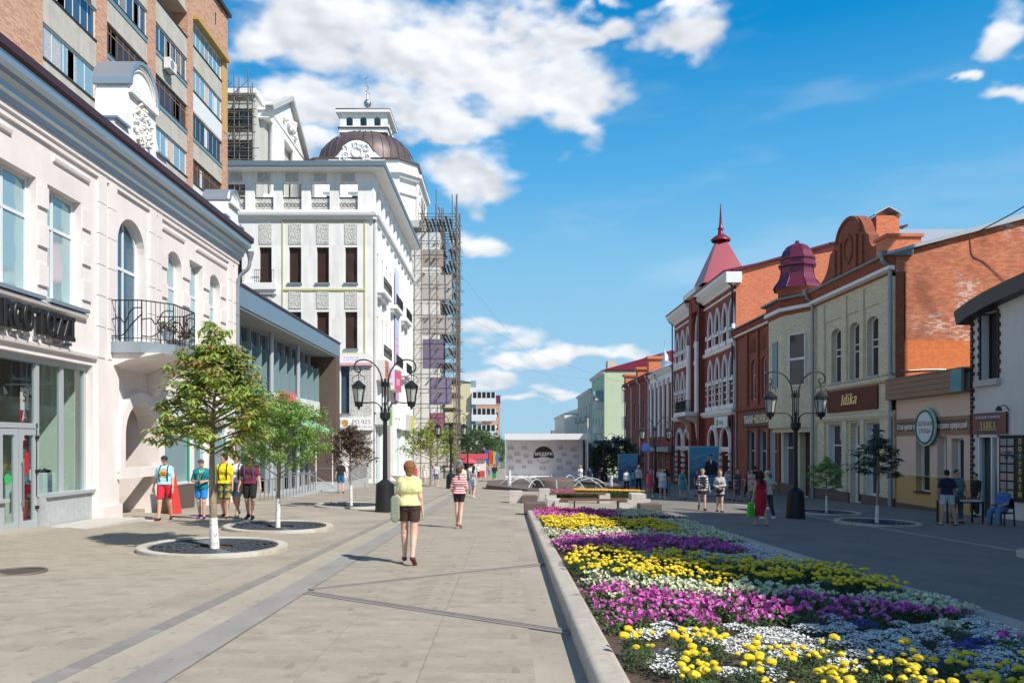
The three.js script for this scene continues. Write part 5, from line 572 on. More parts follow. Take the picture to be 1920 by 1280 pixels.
// ----- left, far
house('yellow_flats', 'pale yellow block of flats with white glazed balconies beyond the scaffolding', 255, 290, 21.5, MAT.yellowWall, { pos: [-11.4, 0, 0], turn: TL, n: 6, w: 1, rows: [[14, 17], [8, 11], [2, 5], [-4, -1]], deep: 18, more: (b) => { for (let k = 0; k < 5; k++) { const y = -6 + k * 6; gb().box(255.5, 262, y, y + 2, 0, 1.8).mesh('balcony', MAT.frameWhite, b); gb().box(255.5, 262, y + 2, y + 4.2, 0, 1.7).mesh('loggia', MAT.glassPale, b); } const g = new THREE.Group(); g.name = 'end_wall'; g.position.set(255, 0, 0); g.rotation.y = -TL; b.add(g); for (let k = 0; k < 4; k++) { const y = -2 + k * 5.4; gb().box(0.4, 8.4, y, y + 2.1, -0.0, 1.6).mesh('balcony', MAT.frameWhite, g); gb().box(0.6, 8.2, y + 2.1, y + 4.1, 0, 1.5).mesh('loggia', MAT.glassDark, g); for (let j = 0; j < 6; j++) gb().box(0.55 + j * 1.5, 0.85 + j * 1.5, y + 2.1, y + 4.2, 1.4, 1.62).mesh('loggia_post', MAT.frameWhite, g); } } });
house('low_yellow_house', 'low cream yellow house behind trees far down on the left', 300, 336, 9, MAT.yellowWall, { pos: [-9, 0, 0], turn: TL, n: 6, rows: [[2, 5], [-5, -2]], rm: MAT.roofGrey, rise: 3 });
house('brick_flats', 'tall orange brick flats with rounded white balconies far down on the left', -9, 7, 24, MAT.brickTan, { pos: [-10, 0, -440], turn: 0, n: 4, w: 1.1, rows: [[16, 19], [9, 12], [2, 5]], rise: 5, rm: MAT.roofMaroon, more: (b) => { for (const y of [4, 10, 16]) { gb().cyl(2, y, y + 1.6, 0, 3.4, 3.4, 16).mesh('balcony', MAT.frameWhite, b); } } });
house('town_block', 'distant pale block closing the view at the end of the street', -60, 60, 6, MAT.farGrey, { pos: [10, -10, -620], turn: 0, n: 24, w: 1.3, rows: [[1, 3.5], [-4, -1.5]] });
// ----- near right: nut shop, white house, and what stands outside the frame
{ const b = thing('nut_shop', 'low peach shop with wooden plank fascia and round sign selling nuts', 'building', RIGHT, TR), os = [{ x0: -36.3, x1: -35.1, y0: -0.6, y1: 1.95 }, { x0: -34.5, x1: -33.75, y0: -1.55, y1: 1.95 }, { x0: -33.4, x1: -32.5, y0: -0.55, y1: 1.85 }];
  wall(b, 'upper_wall', MAT.peach, [[-38.1, 0.12], [-32.0, 0.12], [-32.0, 4.6], [-38.1, 4.6]], [{ ...os[0], y0: 0.1201 }, { ...os[1], y0: 0.1201 }, { ...os[2], y0: 0.1201 }].map((o) => ({ ...o, y0: 0.13 })), 0.4); wall(b, 'lower_wall', MAT.ochre, [[-38.1, -2], [-32.0, -2], [-32.0, 0.118], [-38.1, 0.118]], os.map((o) => ({ ...o, y1: 0.11, y0: Math.max(o.y0, -1.9) })), 0.4, 0.006);
  win(b, os[0], { r: 0.28, v: [0.12], h: [], f: 0.07 }); win(b, os[1], { r: 0.3, v: [], h: [], f: 0.14, name: 'door' }); win(b, os[2], { r: 0.28, v: [0.12], h: [], f: 0.07 }); for (const o of [os[0], os[2]]) gb().box(o.x0 - 0.06, o.x1 + 0.06, o.y0 - 0.07, o.y0, -0.28, 0.1).mesh('window_sill', flat(0.12, 0.04, 0.025), b);
  gb().box(-38.1, -32.0, -2, 4.5, -9, -0.41).mesh('rear_wall', MAT.peach, b); gb().box(-38.1, -32.0, 4.6, 4.72, -9.2, 0.1).mesh('roof', MAT.roofSteel, b); gb().box(-38.1, -34.55, -2, -1.25, 0.008, 0.07).mesh('plinth', MAT.brownStone, b);
  for (let k = 0; k < 4; k++) { gb().box(-38.4, -31.9, 3.78 + k * 0.235, 4.0 + k * 0.235, 0.35, 0.41).mesh('plank', MAT.plank, b); gb().box(-38.15, -32.0, 2.02 + k * 0.2 + (k > 1 ? 0.0 : 0), 2.21 + k * 0.2, 0.01, 0.06).mesh('plank', MAT.plank, b); } gb().box(-38.4, -31.9, 4.72, 4.8, -0.2, 0.42).mesh('canopy_top', MAT.plank, b); gb().box(-38.35, -31.95, 3.76, 3.8, 0, 0.4).mesh('canopy_soffit', MAT.plank, b);
  const lt = thing('shop_lettering', 'white script lettering on wooden planks of the nut shop', 'sign', RIGHT, TR), ff = (s, x, w) => face(lt, 'letters', printed(512, 96, (c) => { c.fillStyle = '#63432f'; c.fillRect(0, 0, 512, 96); write(c, s, 256, 48, 'italic bold 74px serif', '#f2f2f4', 'center', 496); }), w, 0.46, x, 2.43, 0.066); ff('Если орехи то...', -36.95, 2.0); ff('создано природой', -33.35, 2.4);
  const rs = thing('round_sign', 'oval white and green hanging sign on the nut shop front', 'sign', RIGHT, TR); gb().at(new THREE.CylinderGeometry(0.86, 0.86, 0.08, 40), -35.1, 2.38, 0.2, TL).mesh('disc', flat(0.45, 0.62, 0.52), rs); gb().at(new THREE.TorusGeometry(0.74, 0.05, 6, 40), -35.1, 2.38, 0.245).mesh('ring', flat(0.03, 0.19, 0.12), rs); face(rs, 'print', printed(256, 256, (c) => { c.fillStyle = '#cdd6d6'; c.fillRect(0, 0, 256, 256); write(c, 'ЗЕЛЕНАЯ', 128, 100, 'bold 52px sans-serif', '#33363d', 'center', 220); write(c, 'УЛИЦА', 128, 160, 'bold 52px sans-serif', '#33363d', 'center', 190); }), 1.0, 0.9, -35.1, 2.38, 0.243); rs.children.at(-1).geometry = new THREE.CircleGeometry(0.7, 32);
  const bs = thing('blue_notice', 'small turquoise notice board at the right end of the plank fascia', 'sign', RIGHT, TR); gb().box(-32.7, -31.92, 3.8, 4.72, 0.42, 0.46).mesh('board', flat(0.10, 0.30, 0.34), bs); face(bs, 'print', printed(96, 128, (c) => { c.fillStyle = '#4f94a0'; c.fillRect(0, 0, 96, 128); c.strokeStyle = '#2f6774'; c.lineWidth = 3; for (let k = 0; k < 5; k++) c.strokeRect(12, 12 + k * 22, 72, 14); }), 0.74, 0.88, -32.31, 4.26, 0.464);
}
{ // white house with the curved dark roof edge
  const b = thing('white_house', 'white rendered house with curved brown roof edge and toothed dark brick trim', 'building', RIGHT, TR), o = { x0: -31.3, x1: -30.25, y0: 4.2, y1: 6.85 }, d = { x0: -31.6, x1: -30.2, y0: -1.5, y1: 2.0 };
  const s = new THREE.Shape(); s.moveTo(-31.98, -2.2); s.lineTo(-26, -2.2); s.lineTo(-26, 7.7); s.bezierCurveTo(-28.5, 7.5, -30.3, 7.2, -31.98, 6.85); wall(b, 'wall', MAT.greyWhite, s, [o, d], 0.4);
  const r = gb(), rp = [[-32.3, 6.75], [-31.5, 6.98], [-30.3, 7.2], [-29, 7.35], [-27.5, 7.48], [-26, 7.6]]; for (let k = 0; k < 5; k++) r.bar([rp[k][0], rp[k][1] + 0.1, -2], [rp[k + 1][0], rp[k + 1][1] + 0.1, -2], 5.0, 0.6); r.mesh('roof_edge', MAT.frameDark, b); gb().box(-31.9, -26, -2.2, 6.7, -9, -0.41).mesh('rear_wall', MAT.greyWhite, b);
  win(b, o, { r: 0.3, v: [0.5], h: [0.6], fm: flat(0.03, 0.015, 0.012), f: 0.09 }); const tm = flat(0.05, 0.028, 0.022); const tooth = (x, y, w, h) => gb().box(x, x + w, y, y + h, 0.001, 0.06).mesh('brick', tm, b);
  for (let k = 0; k < 15; k++) { tooth(o.x0 - (k & 1 ? 0.17 : 0.09), 4.2 + k * 0.18, k & 1 ? 0.17 : 0.09, 0.17); tooth(o.x1, 4.2 + k * 0.18, k & 1 ? 0.17 : 0.09, 0.17); } for (let k = 0; k < 8; k++) tooth(-31.36 + k * 0.145, 6.86, 0.08, 0.32); for (let k = 0; k < 48; k++) tooth(-31.97, -1.2 + k * 0.17, k & 1 ? 0.22 : 0.12, 0.15);
  gb().box(o.x0 - 0.25, o.x1 + 0.2, 3.93, 4.18, 0, 0.2).mesh('window_sill', MAT.concrete, b); const fr = gb(); fr.box(d.x0, d.x0 + 0.12, d.y0, d.y1, -0.15, -0.02).box(d.x1 - 0.12, d.x1, d.y0, d.y1, -0.15, -0.02).box(d.x0, d.x1, d.y1 - 0.12, d.y1, -0.15, -0.02).box(-30.75, -30.65, d.y0, d.y1, -0.14, -0.03); fr.mesh('door_frame', MAT.frameWhite, b); gb().box(d.x0, d.x1, d.y0, d.y1, -0.36, -0.32).mesh('pane', flat(0.10, 0.13, 0.13, { roughness: 0.08 }), b);
  const sg = thing('shop_sign', 'dark red banner with yellow word ЛАВКА over the souvenir shop door', 'sign', RIGHT, TR); gb().box(-31.75, -29.6, 2.02, 2.85, 0.04, 0.1).mesh('board', flat(0.08, 0.03, 0.03), sg); face(sg, 'print', printed(512, 200, (c) => { const g = c.createLinearGradient(0, 0, 512, 0); g.addColorStop(0, '#8a4038'); g.addColorStop(0.2, '#5a3b40'); g.addColorStop(0.7, '#4d3a44'); g.addColorStop(1, '#84442f'); c.fillStyle = g; c.fillRect(0, 0, 512, 200); write(c, 'АНТИКВАРНО-СУВЕНИРНАЯ', 236, 40, 'bold 34px serif', '#c9c6d8', 'center', 390); write(c, 'ЛАВКА', 236, 128, 'bold 116px serif', '#c8b63c', 'center', 260); }), 2.1, 0.8, -30.67, 2.44, 0.104);
  const bd = thing('souvenir_board', 'dark board of souvenir cards with vertical yellow letters by the shop door', 'board', RIGHT, TR); gb().box(-30.0, -28.4, -0.55, 1.95, 0.05, 0.12).mesh('board', flat(0.02, 0.022, 0.02), bd); for (let k = 0; k < 7; k++) for (let j = 0; j < 2; j++) gb().box(-29.9 + j * 0.42, -29.56 + j * 0.42, -0.42 + k * 0.33, -0.16 + k * 0.33, 0.121, 0.13).mesh('card', flat(0.3 + 0.1 * (k % 3), 0.3 + 0.05 * j, 0.3), bd); face(bd, 'letters', printed(64, 400, (c) => { c.fillStyle = '#15170f'; c.fillRect(0, 0, 64, 400); 'ПОКУПАЕМ'.split('').forEach((s, k) => write(c, s, 32, 28 + k * 49, 'bold 48px sans-serif', '#c7c24a')); }), 0.36, 2.3, -28.78, 0.72, 0.124);
  const lp = gb(); lp.tube([[-29.55, 2.9, 0.02], [-29.55, 3.1, 0.2], [-29.55, 3.0, 0.42]], 0.02, 10, 5).lathe([[0.02, 0.1], [0.1, 0], [0.12, -0.1]], -29.55, 2.98, 0.42, 10); tag(lp.mesh('wall_lamp', MAT.black), 'small black lamp on a bracket above the dark red shop banner', 'lamp'); const wl = scene.children.at(-1); wl.position.set(...RIGHT); wl.rotation.y = TR;
}
house('tall_right_house', 'tall gabled house on the right beside the camera, outside the picture', -13, 16, 20.3, MAT.cream, { n: 9, w: 0.8, rows: [[14, 17], [8, 11], [2, 5]], rise: 0.8, deep: 12, more: (b) => { gb().ext(poly([[-3.6, 20.3], [4.6, 20.3], [0.6, 23.7]]), 2.4, new THREE.Matrix4().makeTranslation(0, 0, -2.4)).mesh('gable', MAT.cream, b); gb().ext(poly([[-13, 20.3], [-8.6, 20.3], [-10.6, 22.6]]), 2.4, new THREE.Matrix4().makeTranslation(0, 0, -2.4)).mesh('gable', MAT.cream, b); } });
house('right_annex', 'lower brick house on the right between the tall house and the white one', -19, -13.1, 14.8, MAT.brickTan, { n: 3, w: 0.7, rows: [[4, 6.6], [-1, 1.6]], rise: 1.2, deep: 10 });
house('low_annex', 'low plain house on the right just before the white house', -25.9, -19.1, 10.2, MAT.peach, { n: 3, w: 0.7, rows: [[4, 6.6], [-1, 1.6]], rise: 1.2, deep: 6 });
house('back_house', 'tall house set back behind the nut shop, outside the picture', -31, -25.8, 23.5, MAT.brickTan, { pos: [26.2, 0, 0], n: 2, w: 0.8, rows: [[14, 17], [8, 11]], rise: 0.3, deep: 2.2 });
// ================================================================ street furniture
const lampPost = (() => {
  const t = thing('street_lamp', 'tall black twin street lamp nearest the camera, on the left promenade', 'street lamp', onGround(-4.1, 26.4).toArray(), 0, 'black twin street lamps along both sides');
  gb().add(new THREE.CylinderGeometry(0.31, 0.345, 0.95, 8).translate(0, 0.475, 0)).add(new THREE.CylinderGeometry(0.1, 0.31, 0.16, 8).translate(0, 1.03, 0)).mesh('base', MAT.iron, t);
  gb().cyl(0, 1.05, 3.25, 0, 0.084, 0.072, 14).mesh('pole', MAT.iron, t); gb().cyl(0, 3.2, 3.4, 0, 0.18, 0.18, 12).cyl(0, 3.12, 3.2, 0, 0.11, 0.15, 12).mesh('collar', MAT.iron, t);
  const u = gb(); for (const [x, z] of [[-0.1, 0], [0.1, 0], [0, 0.1], [0, -0.1]]) u.rod([x, 3.4, z], [x, 4.55, z], 0.022); u.box(-0.14, 0.14, 4.28, 4.44, -0.05, 0.05).lathe([[0.001, 3.4], [0.07, 3.42], [0.04, 3.6], [0.075, 3.7], [0.02, 3.8], [0.001, 3.85]]); u.mesh('upper_frame', MAT.iron, t);
  for (const s of [-1, 1]) { const a = gb(); a.tube([[s * 0.1, 4.35, 0], [s * 0.17, 4.75, 0], [s * 0.4, 5.07, 0], [s * 0.7, 5.2, 0], [s * 0.97, 5.13, 0], [s * 1.05, 4.95, 0], [s * 0.98, 4.8, 0], [s * 0.86, 4.79, 0], [s * 0.83, 4.9, 0], [s * 0.9, 4.96, 0]], 0.026, 60, 6); a.tube([[s * 0.12, 3.42, 0], [s * 0.16, 3.6, 0], [s * 0.3, 3.72, 0], [s * 0.75, 3.72, 0]], 0.024, 24, 6); a.tube([[s * 0.88, 4.8, 0], [s * 0.9, 4.7, 0], [s * 1.08, 4.6, 0], [s * 1.13, 4.48, 0], [s * 1.05, 4.42, 0]], 0.012, 20, 5).tube([[s * 0.86, 4.8, 0], [s * 0.84, 4.68, 0], [s * 0.72, 4.6, 0], [s * 0.7, 4.5, 0]], 0.012, 20, 5).rod([s * 0.9, 4.48, 0], [s * 0.9, 4.8, 0], 0.014); a.mesh('arm', MAT.iron, t);
    const l = gb(), c = [s * 0.9, 0, 0]; l.add(new THREE.CylinderGeometry(0.05, 0.255, 0.18, 6).translate(c[0], 4.4, 0)).add(new THREE.CylinderGeometry(0.255, 0.255, 0.045, 6).translate(c[0], 4.28, 0)).add(new THREE.CylinderGeometry(0.16, 0.13, 0.14, 6).translate(c[0], 3.67, 0)).add(new THREE.CylinderGeometry(0.06, 0.03, 0.1, 6).translate(c[0], 3.55, 0));
    for (let k = 0; k < 6; k++) { const q = (k / 6) * 6.2832; l.rod([c[0] + 0.14 * Math.sin(q), 3.74, 0.14 * Math.cos(q)], [c[0] + 0.225 * Math.sin(q), 4.27, 0.225 * Math.cos(q)], 0.015, 5); } for (const [r, y] of [[0.218, 4.22], [0.145, 3.75]]) l.at(new THREE.TorusGeometry(r, 0.015, 5, 6), c[0], y, 0, Math.PI / 2, 0, 0); const m = l.mesh('lantern', MAT.iron, t);
    mesh(new THREE.CylinderGeometry(0.2, 0.118, 0.52, 6, 1, true).translate(c[0], 4.0, 0), 'lamp_glass', MAT.lampGlass, m); }
  return t;
})();
[[-3.75, 53.5, 'black twin street lamp second along the left row, by the scaffolding'], [-3.9, 80.5, 'black twin street lamp third along the left row'], [-3.9, 108, 'black twin street lamp fourth along the left row'], [-3.9, 135, 'black twin street lamp fifth along the left row'], [10.3, 27.4, 'black twin street lamp before the cream brick house on the right'], [10.3, 53, 'black twin street lamp before the dark red house, second on the right'], [10.3, 80, 'black twin street lamp by the dark bushes, third on the right'], [10.3, 107, 'black twin street lamp fourth along the right row']].forEach(([x, d, l]) => dup(lampPost, onGround(x, d).toArray(), 0, l));
// ---------------------------------------------------------------- trees in round stone rings
const ringProto = (() => {
  const t = thing('tree_ring', 'round stone kerb ring with dark grating around the nearest whitewashed tree', 'kerb ring', onGround(-5.35, 14.2).toArray(), 0, 'round stone rings round the young trees'), n = 10;
  for (let k = 0; k < n; k++) { const a = k / n * 6.2832, s = new THREE.Shape(); s.absarc(0, 0, 1.29, a + 0.006, a + 0.6283 - 0.006, false); s.absarc(0, 0, 1.14, a + 0.6283 - 0.006, a + 0.006, true); gb().ext(s, 0.11, rotX(-0.02), 0.012).mesh('kerb_stone', k & 1 ? MAT.stoneWarm : MAT.concrete, t); }
  gb().cyl(0, -0.05, 0.035, 0, 1.14, 1.14, 32).mesh('soil', MAT.soil, t); const g = gb(); for (const r of [0.4, 0.55, 0.7, 0.85, 1.0, 1.1]) g.at(new THREE.TorusGeometry(r, 0.022, 4, 36), 0, 0.06, 0, Math.PI / 2); for (let k = 0; k < 16; k++) { const a = k / 16 * 6.2832; g.bar([0.35 * Math.cos(a), 0.06, 0.35 * Math.sin(a)], [1.12 * Math.cos(a), 0.06, 1.12 * Math.sin(a)], 0.04, 0.03); } g.mesh('grating', metal(C(0.09, 0.105, 0.125), 0.45, 0.5), t); t.rotation.z = -SX; return t;
})();
[[-5.53, 18.9, 'round stone kerb ring with grating around the second whitewashed tree on the left'], [-5.8, 29.0, 'round stone kerb ring around the small brown leaved tree'], [12.1, 25.1, 'round stone kerb ring before the nut shop'], [12.8, 30.8, 'round stone kerb ring before the cream brick house'], [11.75, 15.4, 'round stone kerb ring at the right edge of the picture']].forEach(([x, d, l]) => dup(ringProto, onGround(x, d).toArray(), 0, l));
function leafMat(r, g, b) { return new THREE.MeshPhysicalMaterial({ color: 0xffffff, vertexColors: true, roughness: 0.55, transmission: 0.5, thickness: 0, side: THREE.DoubleSide }); }
const LEAF = leafMat();
// crown: palmate clusters of leaflets spread on the outer part of twigs
function tree(name, label, x, d, o) {
  const base = onGround(x, d, o.lift ?? 0.02), t = thing(name, label, 'tree', base.toArray(), 0), q = rng(o.seed), tr = gb(), H = o.h, c0 = o.c0, lw = gb();
  const tp = (y) => [Math.sin(y * 1.3 + o.seed) * 0.03 * o.r, y, Math.cos(y * 1.7 + o.seed) * 0.03 * o.r], r0 = o.t ?? 0.055;
  const lim = o.white ?? 0; if (lim) lw.rod(tp(0), tp(lim), r0 * 1.25, 10, r0); let py = lim; while (py < H * 0.9) { const ny = Math.min(H * 0.9, py + 0.35); const rr = (y) => r0 * Math.max(0.12, 1 - Math.pow(Math.max(0, y - c0 * 0.6) / (H - c0 * 0.6), 0.8)); tr.rod(tp(py), tp(ny), rr(py), 8, rr(ny)); py = ny; }
  const tips = []; for (let k = 0; k < o.limbs; k++) { const f = k / o.limbs, y = lerp(c0, H * 0.86, Math.pow(f, 0.9)), a = k * 2.4 + q() * 0.8, R = o.r * o.prof(f) * (0.75 + q() * 0.45), s = tp(y), e = [s[0] + R * Math.cos(a), y + o.rise * R + (q() - 0.5) * 0.15 * o.r, s[2] + R * Math.sin(a)]; const m = [lerp(s[0], e[0], 0.5), lerp(s[1], e[1], 0.6) + 0.02, lerp(s[2], e[2], 0.5)]; tr.rod(s, m, r0 * 0.32, 5, r0 * 0.2).rod(m, e, r0 * 0.2, 4, r0 * 0.07); for (let j = 0; j < o.tw; j++) { const w = lerp(0.25, 1.05, Math.sqrt(q())), p = w < 0.5 ? [0, 1, 2].map((i) => lerp(s[i], m[i], w * 2)) : [0, 1, 2].map((i) => lerp(m[i], e[i], w * 2 - 1)); tips.push([p[0] + (q() - 0.5) * o.sp, p[1] + (q() - 0.45) * o.sp * 0.8, p[2] + (q() - 0.5) * o.sp, q()]); } }
  for (let j = 0; j < o.tw * 2; j++) tips.push([(q() - 0.5) * o.r * 0.5, H * (0.86 + 0.14 * q()), (q() - 0.5) * o.r * 0.5, q()]);
  const P = [], Cc = [], N = [], L = o.leaf, nl = o.nl ?? 6, v = V(), up = V(0, 1, 0);
  for (const [a, b, c, tone] of tips) { const yaw = q() * 6.28, dr = 0.2 + q() * 0.6, k0 = o.tint[Math.floor(tone * o.tint.length * 0.999)], br = 0.75 + q() * 0.5;
    for (let j = 0; j < nl; j++) { const w = o.pal ? yaw + (j - (nl - 1) / 2) * 0.95 : q() * 6.28, l = L * (0.7 + q() * 0.5), dx = Math.cos(w), dz = Math.sin(w), sx = -dz, sz = dx, wd = l * (o.wd ?? 0.34), ox = o.pal ? 0 : (q() - 0.5) * L * 2, oy = o.pal ? 0 : (q() - 0.5) * L * 1.6, oz = o.pal ? 0 : (q() - 0.5) * L * 2, til = o.pal ? 0 : (q() - 0.5) * 1.2, sg = dr + (q() - 0.5) * 0.3;
      const pt = (u, s) => [a + ox + dx * l * u + sx * wd * s, b + oy - l * sg * u * u + til * l * u - Math.abs(s) * wd * 0.25, c + oz + dz * l * u + sz * wd * s]; const A = pt(0, 0), B = pt(0.6, 0.55), D = pt(0.6, -0.55), E = pt(1, 0), Mi = pt(0.6, 0);
      for (const tri of [[A, Mi, B], [A, D, Mi], [B, Mi, E], [Mi, D, E]]) for (const p of tri) { P.push(...p); Cc.push(k0[0] * br, k0[1] * br, k0[2] * br); } } }
  const g = new THREE.BufferGeometry(); g.setAttribute('position', new THREE.Float32BufferAttribute(P, 3)); g.setAttribute('color', new THREE.Float32BufferAttribute(Cc, 3)); g.setAttribute('uv', new THREE.Float32BufferAttribute(new Float32Array(P.length / 3 * 2), 2)); g.computeVertexNormals();
  tr.mesh('trunk', MAT.bark, t); if (lim) lw.mesh('whitewashed_trunk', MAT.limewash, t); mesh(g, 'crown', LEAF, t).userData.kind = 'stuff'; return t;
}
const GREEN = [[0.34, 0.46, 0.06], [0.27, 0.40, 0.05], [0.42, 0.54, 0.09], [0.20, 0.31, 0.045], [0.50, 0.52, 0.09], [0.46, 0.33, 0.08]], FRESH = [[0.33, 0.48, 0.09], [0.2, 0.36, 0.07], [0.36, 0.52, 0.11]], BROWN = [[0.16, 0.075, 0.035], [0.11, 0.06, 0.03], [0.13, 0.11, 0.04], [0.19, 0.10, 0.05]], DARK = [[0.05, 0.09, 0.02], [0.035, 0.07, 0.018], [0.07, 0.12, 0.03]], WOOD = [[0.10, 0.19, 0.03], [0.07, 0.15, 0.025], [0.13, 0.23, 0.045]];
const domeP = (f) => 0.55 + 0.75 * Math.sin(Math.PI * clamp(0.22 + f * 0.72)) - f * 0.35;
tree('young_chestnut', 'young chestnut tree with whitewashed trunk, largest and nearest on the left', -5.35, 14.2, { seed: 3, h: 4.2, c0: 1.72, r: 1.0, limbs: 48, tw: 23, sp: 0.32, leaf: 0.16, nl: 6, pal: 1, rise: 0.3, prof: (f) => 0.92 + 0.3 * Math.sin(Math.PI * Math.min(1, f * 1.25)) - f * 0.55, tint: GREEN, white: 0.58, t: 0.07 });
tree('young_tree', 'second whitewashed tree on the left with fine fresh green leaves', -5.53, 18.9, { seed: 5, h: 3.35, c0: 1.2, r: 0.95, limbs: 42, tw: 36, sp: 0.32, leaf: 0.08, nl: 11, rise: 0.55, prof: domeP, tint: FRESH, white: 0.75, t: 0.05, wd: 0.42 });
tree('brown_leaved_tree', 'small tree with withered brown leaves and whitewashed trunk near the left lamp', -5.8, 29, { seed: 8, h: 3.1, c0: 1.35, r: 0.82, limbs: 30, tw: 16, sp: 0.32, leaf: 0.12, nl: 7, rise: 0.6, prof: (f) => 1 - f * 0.4, tint: BROWN, white: 0.8, t: 0.05, wd: 0.45 });
tree('small_chestnut', 'small thin chestnut in the ring before the nut shop', 12.1, 25.1, { seed: 11, h: 3.1, c0: 1.55, r: 0.62, limbs: 22, tw: 11, sp: 0.24, leaf: 0.17, nl: 6, pal: 1, rise: 0.15, prof: domeP, tint: DARK, white: 0.6, t: 0.05 });
tree('small_leafy_tree', 'small bright green tree before the cream brick house', 12.8, 30.8, { seed: 13, h: 2.3, c0: 0.95, r: 0.52, limbs: 24, tw: 14, sp: 0.22, leaf: 0.14, nl: 6, pal: 1, rise: 0.3, prof: domeP, tint: FRESH, white: 0.7, t: 0.04 });
tree('edge_chestnut', 'chestnut branches reaching in at the right edge of the picture', 11.75, 15.4, { seed: 17, h: 2.9, c0: 1.5, r: 1.15, limbs: 16, tw: 6, sp: 0.24, leaf: 0.19, nl: 6, pal: 1, rise: 0.2, prof: domeP, tint: DARK, white: 0.6, t: 0.05 });
tree('round_street_tree', 'round green street tree beside the blue and white fence', -5.6, 58, { seed: 19, h: 4.9, c0: 1.9, r: 1.7, limbs: 34, tw: 16, sp: 0.5, leaf: 0.2, nl: 6, rise: 0.3, prof: domeP, tint: GREEN, t: 0.09, wd: 0.5 });
[[-10.5, 150, 9, 5], [-7, 172, 10, 5.5], [-13, 195, 12, 6], [-8.5, 220, 11, 6], [-5, 245, 10, 5], [-3, 280, 12, 5]].forEach(([x, d, h, r], k) => tree('avenue_tree', ['broad green tree first behind the red kiosk on the left', 'broad green tree second behind the red kiosk', 'tall green tree before the yellow flats', 'broad green tree in the middle of the far avenue', 'green tree far along the avenue beside the flags', 'farthest green tree of the left avenue'][k], x, d, { seed: 30 + k, h, c0: h * 0.22, r, limbs: 44, tw: 22, sp: r * 0.35, leaf: 0.55, nl: 5, rise: 0.3, prof: domeP, tint: WOOD, t: 0.2, wd: 0.6 }));
[[10.2, 84, 4.6, 2.2], [12.6, 86, 5.2, 2.4], [9.4, 95, 4.8, 2]].forEach(([x, d, h, r], k) => tree('dark_bush_tree', ['dark dense low tree right of the stage', 'dark dense tree between stage and poster stand', 'small dark tree close behind the right end of the stage'][k], x, d, { seed: 50 + k, h, c0: 0.7, r, limbs: 34, tw: 20, sp: 0.7, leaf: 0.28, nl: 6, rise: 0.35, prof: domeP, tint: DARK, t: 0.12, wd: 0.6 }));
// ---------------------------------------------------------------- the long flower bed
const BX0 = 0.76, BX1 = 5.12, BD0 = 3.2, BD1 = 27.2;
{ const s = sheet('flower_bed_soil', BX0 + 0.1, BX1, BD0, BD1, 0.055, MAT.soil, null, 10, 40); s.userData.label = 'dark brown soil of the flower bed';
  const t = thing('flower_bed_kerb', 'long rounded stone kerb along the left edge of the flower bed', 'kerb', [0, 0, 0]), q = rng(15), prof = new THREE.Shape(); prof.moveTo(-0.13, -0.1); prof.lineTo(0.13, -0.1); prof.lineTo(0.13, 0.12); prof.quadraticCurveTo(0.12, 0.165, 0.07, 0.17); prof.lineTo(-0.06, 0.17); prof.quadraticCurveTo(-0.125, 0.165, -0.13, 0.1);
  const gl = new THREE.ExtrudeGeometry(prof, { depth: 1.482, bevelEnabled: false, curveSegments: 6 }); const g2 = gb().add(gl).geo();
  const lay = (x0, d0, x1, d1) => { const A = onGround(x0, d0), B = onGround(x1, d1), n = Math.round(A.distanceTo(B) / 1.5), dir = B.clone().sub(A).normalize(), m = new THREE.Matrix4().lookAt(B, A, V(0, 1, 0)); for (let k = 0; k < n; k++) { const o = mesh(g2, 'kerb_stone', [MAT.stoneWarm, KERB2][k % 3 ? 0 : 1], t); o.position.copy(A.clone().addScaledVector(dir, k * 1.5)); o.position.y += (q() - 0.5) * 0.004; o.quaternion.setFromRotationMatrix(m); } };
  const KERB2 = MAT.stoneWarm.clone(); KERB2.color.setRGB(0.93, 0.93, 0.95); lay(BX0, BD0, BX0 + 0.12, BD1); lay(BX1 + 0.1, BD0, BX1 + 0.25, BD1); lay(BX0 + 0.25, BD1, BX1 + 0.25, BD1); }
function petalDisc(n, r, depth, cup) { const p = [], s = []; for (let k = 0; k < n; k++) { const a = k / n * 6.2832, b = (k + 1) / n * 6.2832, m = (a + b) / 2; const q = (w, rr, h) => [rr * Math.cos(w), h, rr * Math.sin(w)]; p.push(q(0, 0, -depth), q(b, r * 0.82, cup * 0.9), q(m, r, cup), q(0, 0, -depth), q(m, r, cup), q(a, r * 0.82, cup * 0.9)); s.push(0, 1, 1, 0, 1, 1); } return { p, s }; }
